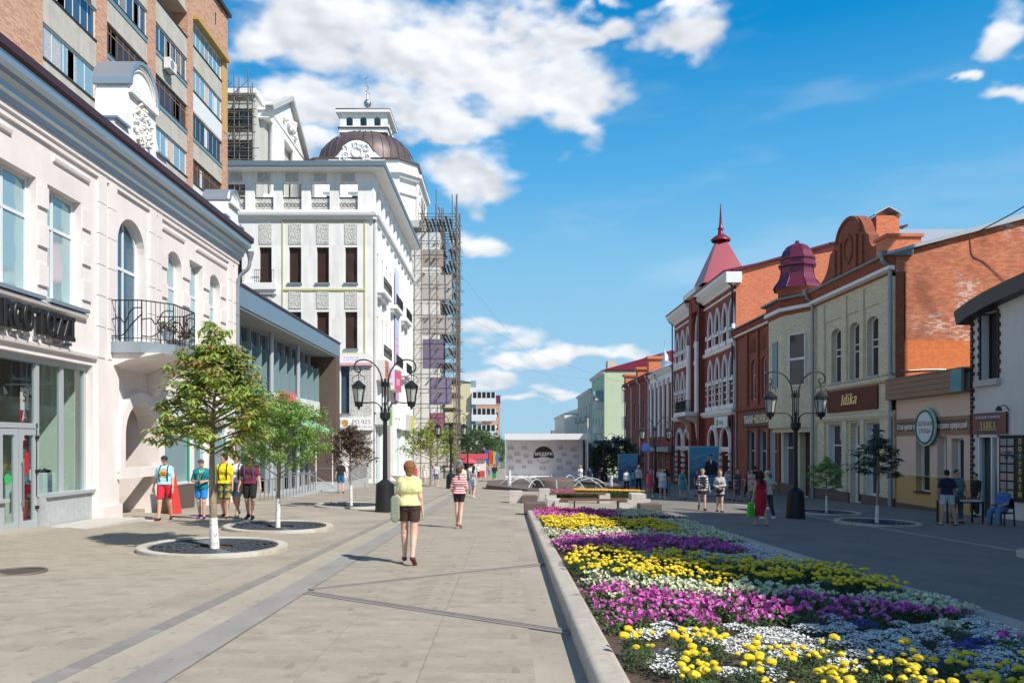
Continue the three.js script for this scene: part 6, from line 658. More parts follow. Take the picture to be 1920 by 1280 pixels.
// plants are built in vertex colours: leaves and flowers of one plant in one geometry
const POM = new THREE.IcosahedronGeometry(1, 1);
class Plant { constructor(seed) { this.q = rng(seed); this.P = []; this.C = []; }
  tri(a, b, c, col) { this.P.push(...a, ...b, ...c); for (let k = 0; k < 3; k++) this.C.push(...col); }
  leaf(x, y, z, l, w, yaw, pitch, col) { const d = [Math.cos(yaw) * Math.cos(pitch), Math.sin(pitch), Math.sin(yaw) * Math.cos(pitch)], s = [-Math.sin(yaw), 0, Math.cos(yaw)], P = (u, v) => [x + d[0] * l * u + s[0] * w * v, y + d[1] * l * u - u * u * l * 0.25, z + d[2] * l * u + s[2] * w * v]; this.tri(P(0, 0), P(0.5, 0.5), P(1, 0), col); this.tri(P(0, 0), P(1, 0), P(0.5, -0.5), col); }
  shell(r, h, n, l, w, cols, y0 = 0) { const q = this.q; for (let k = 0; k < n; k++) { const a = q() * 6.28, e = Math.acos(q() * 0.97), rr = 0.6 + q() * 0.45; this.leaf(r * rr * Math.sin(e) * Math.cos(a), y0 + h * rr * Math.cos(e), r * rr * Math.sin(e) * Math.sin(a), l * (0.6 + q() * 0.7), w, q() * 6.28, q() * 1.6 - 0.4, cols[Math.floor(q() * cols.length)].map((v) => v * (0.7 + q() * 0.6))); } return this; }
  disc(x, y, z, n, r, depth, cup, tilt, yaw, c0, c1) { const { p, s } = petalDisc(n, r, depth, cup), m = new THREE.Matrix4().makeRotationFromEuler(new THREE.Euler(tilt * Math.cos(yaw), 0, tilt * Math.sin(yaw))).setPosition(x, y, z); p.forEach((a, i) => { const v = V(...a).applyMatrix4(m); this.P.push(v.x, v.y, v.z); this.C.push(...(s[i] ? c1 : c0)); }); }
  pompon(x, y, z, r, cols) { const q = this.q, ic = POM, p = ic.attributes.position; for (let i = 0; i < p.count; i += 3) { const c = cols[Math.floor(q() * cols.length)].map((v) => v * (0.8 + q() * 0.3)), j = [0, 1, 2].map((k) => { const f = 0.9 + hash(Math.round(p.getX(i + k) * 90), Math.round(p.getY(i + k) * 90 + p.getZ(i + k) * 37), 5) * 0.45; return [x + p.getX(i + k) * r * f, y + (p.getY(i + k) * 0.62 + 0.3) * r * f, z + p.getZ(i + k) * r * f]; }); this.tri(...j, c); } }
  geo() { const g = new THREE.BufferGeometry(); g.setAttribute('position', new THREE.Float32BufferAttribute(this.P, 3)); g.setAttribute('color', new THREE.Float32BufferAttribute(this.C, 3)); g.setAttribute('uv', new THREE.Float32BufferAttribute(new Float32Array(this.P.length / 3 * 2), 2)); g.computeVertexNormals(); return g; } }
const FLW = new THREE.MeshPhysicalMaterial({ vertexColors: true, roughness: 0.65, transmission: 0.12, thickness: 0, side: THREE.DoubleSide });
const LG = [[0.06, 0.12, 0.025], [0.045, 0.095, 0.02], [0.08, 0.15, 0.035]], LP = [[0.09, 0.16, 0.03], [0.06, 0.12, 0.025], [0.12, 0.18, 0.045]], YEL = [[0.90, 0.66, 0.012], [0.86, 0.60, 0.01], [0.92, 0.72, 0.03]], ORG = [[0.85, 0.36, 0.01], [0.85, 0.46, 0.01]];
const kinds = {
  marigold: (s, dense = 1, cols = YEL) => { const p = new Plant(s), q = p.q; p.shell(0.135, 0.18, Math.round(150 * dense), 0.06, 0.014, LG, 0.02); const n = 3 + Math.floor(q() * 4), heads = []; for (let k = 0; k < n; k++) { const a = k * 2.4 + q(), r = 0.12 * Math.sqrt((k + 0.3) / n); heads.push([r * Math.cos(a), 0.19 + q() * 0.05, r * Math.sin(a), 0.015 + q() * 0.019]); } return [p, heads, (P, h) => P.pompon(...h, cols)]; },
  petunia: (s, c0, c1, lc = LP) => { const p = new Plant(s), q = p.q; p.shell(0.155, 0.165, 110, 0.06, 0.028, lc, 0.01); const n = 8 + Math.floor(q() * 5), heads = []; for (let k = 0; k < n; k++) { const a = k * 2.4 + q(), r = 0.16 * Math.sqrt((k + 0.3) / n); heads.push([r * Math.cos(a), 0.16 + q() * 0.06 - r * 0.25, r * Math.sin(a), 0.025 + q() * 0.012]); } return [p, heads, (P, h) => { const f = 0.8 + P.q() * 0.35, w = P.q(); P.disc(h[0], h[1], h[2], 5, h[3], 0.03, 0.006, 0.3 + P.q() * 0.9, P.q() * 6.28, c0.map((v) => v * f), c1.map((v) => lerp(v * f, 0.75, w < 0.2 && c1[1] < 0.3 ? 0.35 : 0))); }]; },
  alyssum: (s, c1) => { const p = new Plant(s), q = p.q; p.shell(0.14, 0.075, 40, 0.05, 0.016, LG, 0.01); const heads = []; for (let k = 0; k < 90; k++) { const a = k * 2.4, r = 0.135 * Math.sqrt((k + 0.3) / 90); heads.push([r * Math.cos(a) + (q() - 0.5) * 0.02, 0.075 + 0.035 * (1 - r / 0.155) + (q() - 0.3) * 0.025, r * Math.sin(a), 0.010 + q() * 0.005]); } return [p, heads, (P, h) => P.disc(h[0], h[1], h[2], 4, h[3], 0.004, 0.002, P.q() * 0.8, P.q() * 6, c1.map((v) => v * 0.9), c1)]; },
};
const MAG0 = [0.40, 0.01, 0.20], MAG1 = [0.74, 0.14, 0.56], PNK1 = [0.72, 0.08, 0.30], VIO1 = [0.20, 0.03, 0.28], CR0 = [0.55, 0.6, 0.28], CR1 = [0.76, 0.76, 0.60], WH = [0.80, 0.80, 0.77], BLU = [0.08, 0.09, 0.45];
const species = { marigold: (s) => kinds.marigold(s), orange: (s) => kinds.marigold(s, 0.6, ORG), magenta: (s) => kinds.petunia(s, MAG0, MAG1), pink: (s) => kinds.petunia(s, MAG0, PNK1), violet: (s) => kinds.petunia(s, [0.08, 0.01, 0.12], VIO1), cream: (s) => kinds.petunia(s, CR0, CR1), alyssum: (s) => kinds.alyssum(s, WH), lobelia: (s) => kinds.alyssum(s, BLU) };
const W3 = { yellow: 'marigold' };
// which plant grows where: bands across the bed, measured along it
function growsAt(x, d, q) {
  const u = (x - BX0) / (BX1 - BX0), w = d + Math.sin(x * 2.1 + d * 0.3) * 0.4 + (q() - 0.5) * 0.8, sk = d + u * 1.0 + Math.sin(x * 3.1) * 0.12 + (q() - 0.5) * 0.6;
  if (w > 24.6) return u > 0.55 ? (q() < 0.75 ? 'cream' : 'pink') : 'pink'; if (w > 22.0) return u > 0.4 && w < 23.2 ? 'violet' : u > 0.62 ? 'cream' : 'magenta';
  if (w > 18.0) return u > 0.8 ? 'cream' : 'marigold'; if (w > 16.6) return 'cream'; if (w > 13.9) return u > 0.85 ? 'alyssum' : 'magenta'; if (w > 13.1) return u > 0.3 ? 'alyssum' : 'marigold';
  if (sk > 10.5) return u > 0.5 && sk > 13.0 ? 'alyssum' : 'marigold'; if (sk > 9.5) return 'cream'; if (d > 7.3 + u * 0.9 + (q() - 0.5) * 0.4) return 'magenta'; if (d > 6.85 - u * 1.1 + (q() - 0.5) * 0.4) return q() < 0.09 && u > 0.45 ? 'lobelia' : 'alyssum'; return q() < 0.12 ? 'alyssum' : 'marigold';
}
const label1 = { marigold: ['marigold_plant', 'yellow marigold plant at the near end of the flower bed', 'flower', 'yellow marigolds nearest the camera'], magenta: ['petunia_plant', 'magenta petunia plant in the near purple band of the flower bed', 'flower', 'magenta petunias in the near band'], alyssum: ['alyssum_plant', 'low white alyssum cushion in the near white band of the bed', 'flower', 'white alyssum in the near band'], lobelia: ['lobelia_plant', 'deep blue lobelia tuft among the near white alyssum', 'flower', 'blue lobelia tufts among the alyssum'] };
const farLabel = { marigold: 'yellow marigolds in bands across the middle and far flower bed', magenta: 'magenta petunias in bands across the middle and far flower bed', pink: 'pink petunias at the far end of the flower bed', violet: 'dark violet petunias near the far end of the flower bed', cream: 'cream white petunias in bands across the flower bed', alyssum: 'white alyssum cushions on the right of the flower bed', lobelia: 'blue lobelia on the right of the flower bed' };
{
  const q = rng(99), spots = {}, near = {}, V5 = 5, proto = {};
  for (const k of Object.keys(species)) { proto[k] = []; for (let v = 0; v < V5; v++) { const [p, heads, draw] = species[k](200 + v * 7 + k.length); proto[k].push({ p, heads, draw }); } }
  for (let d = 3.5; d < BD1 - 0.15; ) { const st = d < 8 ? 0.235 : 0.215; for (let x = BX0 + 0.30; x < BX1 - 0.06; x += 0.23) { const X = x + (q() - 0.5) * 0.12, D = d + (q() - 0.5) * 0.12, k = q() < 0.07 ? growsAt(X, D + (q() - 0.5) * 2.4, q) : growsAt(X, D, q); if (q() < (D < 9.6 ? 0.2 : 0.1) || (X < BX0 + 0.42 && q() < 0.35)) continue; const nearOne = D < 7.7 && D > 4.6 && label1[k] && Math.abs(X) / D < 0.68; (nearOne ? (near[k] ??= []) : (spots[k] ??= [])).push([X, D, q() * 6.28, 0.8 + q() * 0.4, Math.floor(q() * V5)]); } d += st; }
  // near plants: each a thing with foliage and flower heads
  for (const k of Object.keys(near)) { const [nm, lb, cat, grp] = label1[k], parts = proto[k].map((o, v) => { const fo = o.p.geo(); let hs; if (k === 'alyssum' || k === 'lobelia') { const P = new Plant(3 + v); o.heads.forEach((h) => o.draw(P, h)); hs = [[P.geo(), 'flower_cushion', [0, 0, 0]]]; } else hs = o.heads.map((h, i) => { const P = new Plant(17 * v + i); o.draw(P, [0, 0, 0, h[3]]); return [P.geo(), 'flower_head', h]; }); return [fo, hs]; });
    near[k].slice(0, 300).forEach(([x, d, a, s, v]) => { const t = thing(nm, lb, cat, onGround(x, d, 0.05).toArray(), a, grp); t.scale.setScalar(s); mesh(parts[v][0], 'foliage', FLW, t); parts[v][1].forEach(([g, n, h]) => mesh(g, n, FLW, t).position.set(h[0], h[1], h[2])); }); if (near[k].length > 300) (spots[k] ??= []).push(...near[k].slice(300)); }
  for (const k of Object.keys(spots)) for (let v = 0; v < V5; v++) { const list = spots[k].filter((s) => s[4] === v); if (!list.length) continue; const o = proto[k][v], P = new Plant(v + 40); P.P = [...o.p.P]; P.C = [...o.p.C]; o.heads.forEach((h) => o.draw(P, h)); const im = new THREE.InstancedMesh(P.geo(), FLW, list.length), m = new THREE.Matrix4(); list.forEach(([x, d, a, s], i) => im.setMatrixAt(i, m.compose(onGround(x, d, 0.05), new THREE.Quaternion().setFromAxisAngle(V(0, 1, 0), a), V(s, s, s)))); put(im, { marigold: 'marigolds', magenta: 'petunias', pink: 'petunias', violet: 'petunias', cream: 'petunias', alyssum: 'alyssum', lobelia: 'lobelia' }[k]); im.userData.kind = 'stuff'; im.userData.label = farLabel[k]; im.userData.category = 'flowers'; }
  // the small bed by the fountain
  const o = { orange: [], pink: [] }; for (let x = 2.6; x < 6.9; x += 0.2) for (let d = 38.2; d < 40.2; d += 0.2) o[x < 3.6 ? 'pink' : 'orange'].push([x + (q() - 0.5) * 0.1, d, q() * 6, 1]); for (const k of ['orange', 'pink']) { const pr = proto[k][0], P = new Plant(77); P.P = [...pr.p.P]; P.C = [...pr.p.C]; pr.heads.forEach((h) => pr.draw(P, h)); const im = new THREE.InstancedMesh(P.geo(), FLW, o[k].length), m = new THREE.Matrix4(); o[k].forEach(([x, d, a, s], i) => im.setMatrixAt(i, m.compose(onGround(x, d, 0.24), new THREE.Quaternion().setFromAxisAngle(V(0, 1, 0), a), V(1.3, 1.3, 1.3)))); put(im, k === 'orange' ? 'marigolds' : 'petunias'); im.userData.kind = 'stuff'; im.userData.label = k === 'orange' ? 'orange marigolds in the small bed before the fountain' : 'pink petunias in the small bed before the fountain'; im.userData.category = 'flowers'; }
  const bs = thing('small_flower_bed', 'small raised bed of orange flowers between the benches and the fountain', 'flower bed', onGround(4.75, 39.2).toArray()); gb().box(-2.3, 2.3, -0.3, 0.22, -1.1, 1.1).mesh('soil', MAT.soil, bs); gb().box(-2.4, 2.4, -0.3, 0.16, 1.1, 1.25).box(-2.4, 2.4, -0.3, 0.16, -1.25, -1.1).mesh('kerb', MAT.concrete, bs);
}
// ---------------------------------------------------------------- benches, blocks, fountain
function block(x, d, w, h, dep, m, label, name = 'stone_block') { const t = mesh(gb().ext(roundRect(w, h, 0.015), dep - 0.03, new THREE.Matrix4().makeTranslation(0, h / 2 - 0.02, -dep / 2 + 0.015), 0.015).geo(), name, m); t.position.copy(onGround(x, d)); tag(t, label, 'stone block'); return t; }
block(1.03, 26.6, 0.72, 0.42, 0.7, MAT.granite, 'dark granite block at the far left corner of the flower bed'); block(5.15, 27.6, 0.74, 0.42, 0.7, MAT.granite, 'dark granite block at the far right corner of the flower bed');
block(1.85, 29.2, 0.52, 0.46, 0.6, MAT.concrete, 'pale concrete block left of the nearest bench'); block(0.48, 35, 0.56, 0.55, 0.6, MAT.concrete, 'pale concrete block furthest left of the fountain blocks'); block(1.1, 34.8, 0.68, 0.36, 0.6, MAT.granite, 'granite block between the two pale blocks left of the small bed'); block(2.08, 41, 0.55, 0.5, 0.6, MAT.concrete, 'pale concrete block behind the left end of the small flower bed'); block(6.25, 37, 0.55, 0.5, 0.6, MAT.concrete, 'pale concrete block right of the far bench'); block(6.55, 40, 0.85, 0.42, 0.6, MAT.granite, 'granite block at the right end of the small flower bed'); block(5.9, 34.5, 0.62, 0.55, 0.8, MAT.concrete, 'large pale concrete block right of all the benches');
function bench(x, d, L, label) { const t = thing('bench', label, 'bench', onGround(x, d).toArray(), 0, 'long benches on concrete blocks'); for (let k = 0; k < 4; k++) gb().box(-L / 2, L / 2, 0.43, 0.475, -0.24 + k * 0.125, -0.135 + k * 0.125).mesh('seat_slat', flat(0.16, 0.075, 0.045), t); for (const s of [-1, 1]) gb().box(s * (L / 2 - 0.05) - 0.25, s * (L / 2 - 0.05) + 0.25, -0.1, 0.425, -0.3, 0.2).mesh('concrete_block', MAT.concrete, t); gb().box(L * 0.34, L * 0.34 + 0.05, -0.05, 0.43, 0.18, 0.23).box(-L * 0.3, -L * 0.3 + 0.05, -0.05, 0.43, 0.18, 0.23).mesh('steel_leg', MAT.iron, t); return t; }
bench(3.3, 28.9, 2.5, 'long brown bench on concrete blocks behind the big flower bed'); bench(3.4, 36.2, 2.6, 'long brown bench on concrete blocks in front of the small orange flower bed');
{ const cx = 3.5, cd = 56, t = thing('fountain', 'low dark granite fountain basin with arching water jets before the stage', 'fountain', onGround(cx, cd).toArray()); t.rotation.set(-Math.atan(SD) * -1, 0, -SX); const R = 5.2, n = 8;
  for (let k = 0; k < n; k++) { const a = (k + 0.5) / n * 6.2832, b = (k + 1.5) / n * 6.2832, P = (w, r) => [r * Math.cos(w), r * Math.sin(w)], s = poly([P(a + 0.004, R), P(b - 0.004, R), P(b - 0.005, R - 1.0), P(a + 0.005, R - 1.0)]); gb().ext(s, 0.5, rotX(-0.1), 0.02).mesh('rim_stone', MAT.granite, t); }
  mesh(new THREE.CircleGeometry(R - 1.0, 8).rotateX(-Math.PI / 2).rotateY(Math.PI / 8), 'water', new THREE.MeshPhysicalMaterial({ color: C(0.05, 0.08, 0.08), roughness: 0.08 }), t).position.y = 0.24; gb().lathe([[1.5, 0], [1.5, 0.7], [1.3, 0.85], [0.01, 0.85]], 0, 0, 0, 16).mesh('pedestal', MAT.granite, t);
  const wj = new THREE.MeshPhysicalMaterial({ color: C(0.92, 0.94, 0.95), roughness: 0.3, transmission: 0.35, thickness: 0 }), q = rng(6); for (let k = 0; k < 12; k++) { const a = k / 12 * 6.2832, p = []; for (let j = 0; j <= 8; j++) { const r = 3.9 - j * 0.3, u = j / 8; p.push([r * Math.cos(a), 0.3 + 2.2 * u * (1 - u) * 1.1, r * Math.sin(a)]); } gb().tube(p, 0.022 + q() * 0.012, 16, 5).mesh('water_jet', wj, t); } for (const [x, z] of [[4.0, 1.4], [-3.2, 1.5]]) gb().lathe([[0.12, 0.2], [0.14, 0.7], [0.09, 1.3], [0.01, 1.5]], x, 0, z, 8).mesh('water_jet', wj, t);
}
// ---------------------------------------------------------------- the stage
{ const t = thing('open_air_stage', 'white open-air stage with printed grey backdrop and flat roof', 'stage', onGround(4.1, 80).toArray()), w = 4.05; t.rotation.z = 0;
  gb().box(-w - 0.05, w + 0.1, -0.3, 0.62, -0.2, 2.6).mesh('deck', MAT.frameWhite, t); gb().box(-w, w, 0.62, 0.72, -0.2, 2.65).mesh('deck_edge', MAT.frameWhite, t); gb().box(-w, w, 0.62, 4.4, -0.3, -0.2).mesh('back_frame', MAT.frameGrey, t); gb().box(-w - 0.1, w + 0.1, 4.45, 5.05, -0.4, 2.4).mesh('roof', MAT.frameWhite, t); for (const s of [-1, 1]) gb().box(s * w - 0.06, s * w + 0.06, -0.3, 4.5, 2.2, 2.35).mesh('post', MAT.frameGrey, t); gb().rod([w + 0.15, -0.3, 2.5], [w + 0.15, 6.6, 2.5], 0.06, 8).box(w + 0.05, w + 0.4, 4.3, 5.0, 2.42, 2.6).mesh('mast', MAT.frameWhite, t); for (const z of [0.1, 0.9]) gb().box(w - 0.1, w - 0.02, 0.7, 4.4, z, z + 0.07).mesh('side_post', MAT.frameDark, t);
  for (let k = 0; k < 7; k++) gb().box(-w + k * 1.16, -w + 1.1 + k * 1.16, -0.2, 0.55, 2.605, 2.63).mesh('front_panel', MAT.whiteTrim, t);
  face(t, 'printed_backdrop', printed(1024, 480, (c, W, H) => { c.fillStyle = '#d9d2d6'; c.fillRect(0, 0, W, H); const q = rng(2); for (let k = 0; k < 900; k++) { c.fillStyle = `rgba(90,70,70,${0.05 * q()})`; c.fillRect(q() * W, q() * H * 0.3, 20 + q() * 90, 2 + q() * 5); } c.strokeStyle = c.fillStyle = '#55505a'; c.lineWidth = 3;
    const ic = (x, y, s) => { c.strokeRect(x, y, s * 1.4, s * 0.6); c.beginPath(); c.moveTo(x - 3, y); c.lineTo(x + s * 0.7, y - s * 0.5); c.lineTo(x + s * 1.4 + 3, y); c.stroke(); for (let k = 0; k < 3; k++) c.fillRect(x + 6 + k * s * 0.42, y + s * 0.15, s * 0.2, s * 0.3); c.fillRect(x, y + s * 0.72, s * 1.7, 3); };
    [[30, 90, 50], [215, 90, 44], [115, 170, 52], [20, 220, 44], [235, 200, 46], [135, 270, 44], [290, 285, 40], [35, 360, 48], [215, 350, 34], [690, 90, 46], [860, 110, 54], [745, 180, 40], [670, 260, 46], [800, 290, 50], [450, 360, 56], [680, 360, 50], [900, 210, 40], [880, 370, 46]].forEach((a) => ic(...a));
    c.fillStyle = '#2b2026'; c.beginPath(); c.ellipse(500, 225, 136, 142, 0, Math.PI, 0); c.fill(); c.fillRect(364, 222, 272, 20); c.fillStyle = '#d9d2d6'; c.beginPath(); c.ellipse(500, 262, 100, 36, 0, 0, 7); c.fill(); write(c, 'МОДЕРН', 500, 186, 'bold 66px sans-serif', '#eee6e4', 'center', 240); c.save(); c.translate(500, 210); 'И ОБЛАКА'.split('').forEach((s, k) => { c.save(); c.rotate((3.5 - k) * 0.24); write(c, s, 0, 96, '38px sans-serif', '#5a545e'); c.restore(); }); c.restore(); }), 8.0, 3.7, 0, 2.55, -0.195);
}
// ---------------------------------------------------------------- poster stands, kiosk, flags, small things
function posterStand(x, d, w, h, label, man) { const t = thing('poster_stand', label, 'poster stand', onGround(x, d).toArray()); gb().box(-w / 2, w / 2, 0.35, 0.35 + h, -0.1, 0.1).mesh('case', MAT.steel, t); gb().box(-w / 2 + 0.1, w / 2 - 0.1, -0.1, 0.4, -0.08, 0.08).mesh('foot', MAT.frameGrey, t);
  face(t, 'poster', printed(400, Math.round(400 * h / w), (c, W, H) => { const g = c.createLinearGradient(0, 0, 0, H); g.addColorStop(0, '#3f9cc0'); g.addColorStop(0.3, '#4f86a8'); g.addColorStop(0.6, '#3b6c92'); g.addColorStop(1, '#2d5f86'); c.fillStyle = g; c.fillRect(0, 0, W, H); const q = rng(5); for (let k = 0; k < 26; k++) { c.fillStyle = `rgba(220,235,245,${0.06 + 0.1 * q()})`; c.beginPath(); c.ellipse(q() * W, q() * H * 0.6, 40 + q() * 90, 8 + q() * 16, -0.35, 0, 7); c.fill(); } c.fillStyle = '#c8d4de'; for (let k = 0; k < 4; k++) c.fillRect(W * 0.55, H * (0.74 + 0.05 * k), W * 0.35, 7); if (man) { c.fillStyle = '#1d2027'; c.beginPath(); c.moveTo(W * 0.5, H * 0.66); c.lineTo(W * 0.55, H * 0.38); c.lineTo(W * 0.68, H * 0.31); c.lineTo(W * 0.82, H * 0.31); c.lineTo(W * 0.96, H * 0.38); c.lineTo(W, H * 0.66); c.fill(); c.fillStyle = '#e6e6e6'; c.beginPath(); c.moveTo(W * 0.7, H * 0.31); c.lineTo(W * 0.75, H * 0.42); c.lineTo(W * 0.8, H * 0.31); c.fill(); c.fillStyle = '#b08a78'; c.beginPath(); c.ellipse(W * 0.75, H * 0.24, W * 0.065, H * 0.065, 0, 0, 7); c.fill(); c.fillStyle = '#3a322e'; c.beginPath(); c.ellipse(W * 0.75, H * 0.192, W * 0.062, H * 0.022, 0, 0, 7); c.fill(); } }), w - 0.14, h - 0.14, 0, 0.35 + h / 2, 0.103); return t; }
posterStand(12.85, 50, 1.95, 2.85, 'large blue poster stand with a man in a dark suit', true); posterStand(11.9, 75, 1.9, 2.7, 'blue poster stand second along, beyond the fountain', false); posterStand(10.1, 88, 1.9, 2.6, 'blue poster stand furthest away, right beside the stage', false);
{ const t = thing('kiosk', 'small red and white street kiosk far down the left promenade', 'kiosk', onGround(-4.3, 107).toArray()); gb().box(-1.6, 1.6, -0.2, 2.6, -2, 0).mesh('body', MAT.frameWhite, t); gb().box(-1.9, 1.9, 2.6, 3.2, -2.2, 0.5).mesh('fascia', flat(0.62, 0.09, 0.13), t); gb().box(-1.5, 0, 1.1, 2.3, 0.005, 0.05).mesh('window', MAT.glassDark, t); gb().box(0.4, 1.5, -0.2, 0.9, 0.005, 0.4).mesh('freezer', flat(0.6, 0.06, 0.08), t); gb().lathe([[1.1, 0], [0.9, 0.35], [0.4, 0.6], [0.01, 0.7]], -0.6, 2.0, 1.2, 12).mesh('parasol', flat(0.6, 0.08, 0.1), t); gb().rod([-0.6, -0.2, 1.2], [-0.6, 2.6, 1.2], 0.03).mesh('parasol_pole', MAT.steel, t); }
[[0.05, 0.10, 0.42], [0.55, 0.06, 0.06], [0.6, 0.35, 0.06], [0.05, 0.2, 0.45]].forEach((c, k) => { const t = thing('flag', ['dark blue flag on a thin pole far down the left promenade', 'red flag on a thin pole far down the promenade', 'orange flag on a thin pole behind the red flag', 'blue flag farthest along the promenade'][k], 'flag', onGround(-2.9 + k * 0.45, 112 + k * 7).toArray()); gb().rod([0, 0, 0], [0, 4.2, 0], 0.03).mesh('pole', MAT.steel, t); gb().ext(poly([[0.03, 4.1], [0.55, 3.8], [0.42, 2.9], [0.5, 1.7], [0.03, 2.0]]), 0.03).mesh('cloth', flat(...c), t); });
{ const t = thing('round_blue_sign', 'round blue sign on a bracket beside the second right lamp', 'sign', onGround(9.75, 53).toArray()); gb().at(new THREE.CylinderGeometry(0.3, 0.3, 0.05, 24), -0.1, 3.1, 0, TL).mesh('disc', flat(0.015, 0.07, 0.28), t); gb().rod([-0.1, 3.1, 0], [0.55, 3.1, 0], 0.02).mesh('bracket', MAT.iron, t); }
// table, chair by the souvenir shop
{ const t = thing('street_table', 'dark table with white tray outside the souvenir shop', 'table', onGround(15.7, 26.5).toArray()); gb().box(-0.75, 0.55, 0.72, 0.76, -0.35, 0.35).mesh('table_top', MAT.black, t); for (const [x, z] of [[-0.7, -0.3], [0.5, -0.3], [-0.7, 0.3], [0.5, 0.3]]) gb().box(x - 0.025, x + 0.025, 0, 0.72, z - 0.025, z + 0.025).mesh('leg', MAT.black, t);
  const tr = thing('tray', 'small white tray of wares on the dark street table', 'tray', onGround(15.9, 26.5, 0.765).toArray()); gb().box(-0.3, 0.3, 0, 0.05, -0.2, 0.2).mesh('tray', MAT.frameWhite, tr); for (let k = 0; k < 5; k++) gb().cyl(-0.22 + k * 0.1, 0.05, 0.12 + (k % 2) * 0.05, 0, 0.03, 0.035, 8).mesh('ware', flat(0.1 + 0.05 * k, 0.08, 0.05), tr);
  const c = thing('plastic_chair', 'dark chair under the seated man in blue', 'chair', onGround(16.55, 25.7).toArray(), -1.2); gb().box(-0.24, 0.24, 0.41, 0.45, -0.23, 0.24).mesh('seat', MAT.black, c); for (const [x, z, l] of [[-0.21, 0.2, 0.42], [0.21, 0.2, 0.42], [-0.21, -0.22, 0.86], [0.21, -0.22, 0.86]]) gb().bar([x * 1.08, 0, z * 1.15], [x, l, z], 0.035).mesh('leg', MAT.black, c); gb().box(-0.22, 0.22, 0.56, 0.88, -0.25, -0.21).mesh('backrest', MAT.black, c); for (const s of [-1, 1]) gb().box(s * 0.24 - 0.02, s * 0.24 + 0.02, 0.64, 0.67, -0.22, 0.2).mesh('armrest', MAT.black, c); }
{ const t = thing('red_board', 'red A-board leaning by the pink building behind the boy in the cap', 'board', onGround(-10.3, 23.6).toArray(), 1.2); gb().bar([0, 0, 0.3], [0, 1.3, 0.02], 0.5, 0.03).mesh('front_panel', flat(0.55, 0.04, 0.03), t); gb().bar([0, 0, -0.22], [0, 1.28, -0.02], 0.5, 0.03).mesh('back_panel', flat(0.3, 0.25, 0.12), t); }
{ const t = thing('planter_bowl', 'white stone flower bowl at the foot of the white building', 'planter', onGround(-9.0, 66).toArray()); gb().lathe([[0.01, 0], [0.3, 0.02], [0.2, 0.2], [0.75, 0.6], [0.8, 0.7], [0.7, 0.7], [0.01, 0.55]]).mesh('bowl', MAT.whiteTrim, t); }
// wires over the street
[[-10, 20, 92, 108, 19, 9.6], [-10, 19, 132, 150, 19, 14], [-10, 16, 170, 175, 19, 13], [-9.5, 24, 70, 190, 17, 12.5]].forEach(([x0, y0, d0, d1, x1, y1], k) => { const p = []; for (let j = 0; j <= 10; j++) { const u = j / 10; p.push([lerp(x0, x1, u), lerp(y0, y1, u) - 3.2 * u * (1 - u) * 2, -lerp(d0, d1, u)]); } tag(gb().tube(p, 0.009, 24, 4).mesh('overhead_wire', MAT.iron), ['lowest thin wire across the street from the scaffolding', 'thin wire across the street to the green house', 'farthest thin wire across the street', 'long slanting wire from the white building down the street'][k], 'wire'); });
tag(gb().tube([[23.2, 12.0, -38], [24.5, 12.75, -37], [26.2, 14.0, -36], [31, 17.5, -33]], 0.03, 20, 5).mesh('overhead_wire', MAT.iron), 'black wire rising from the old brick side wall to the right', 'wire');
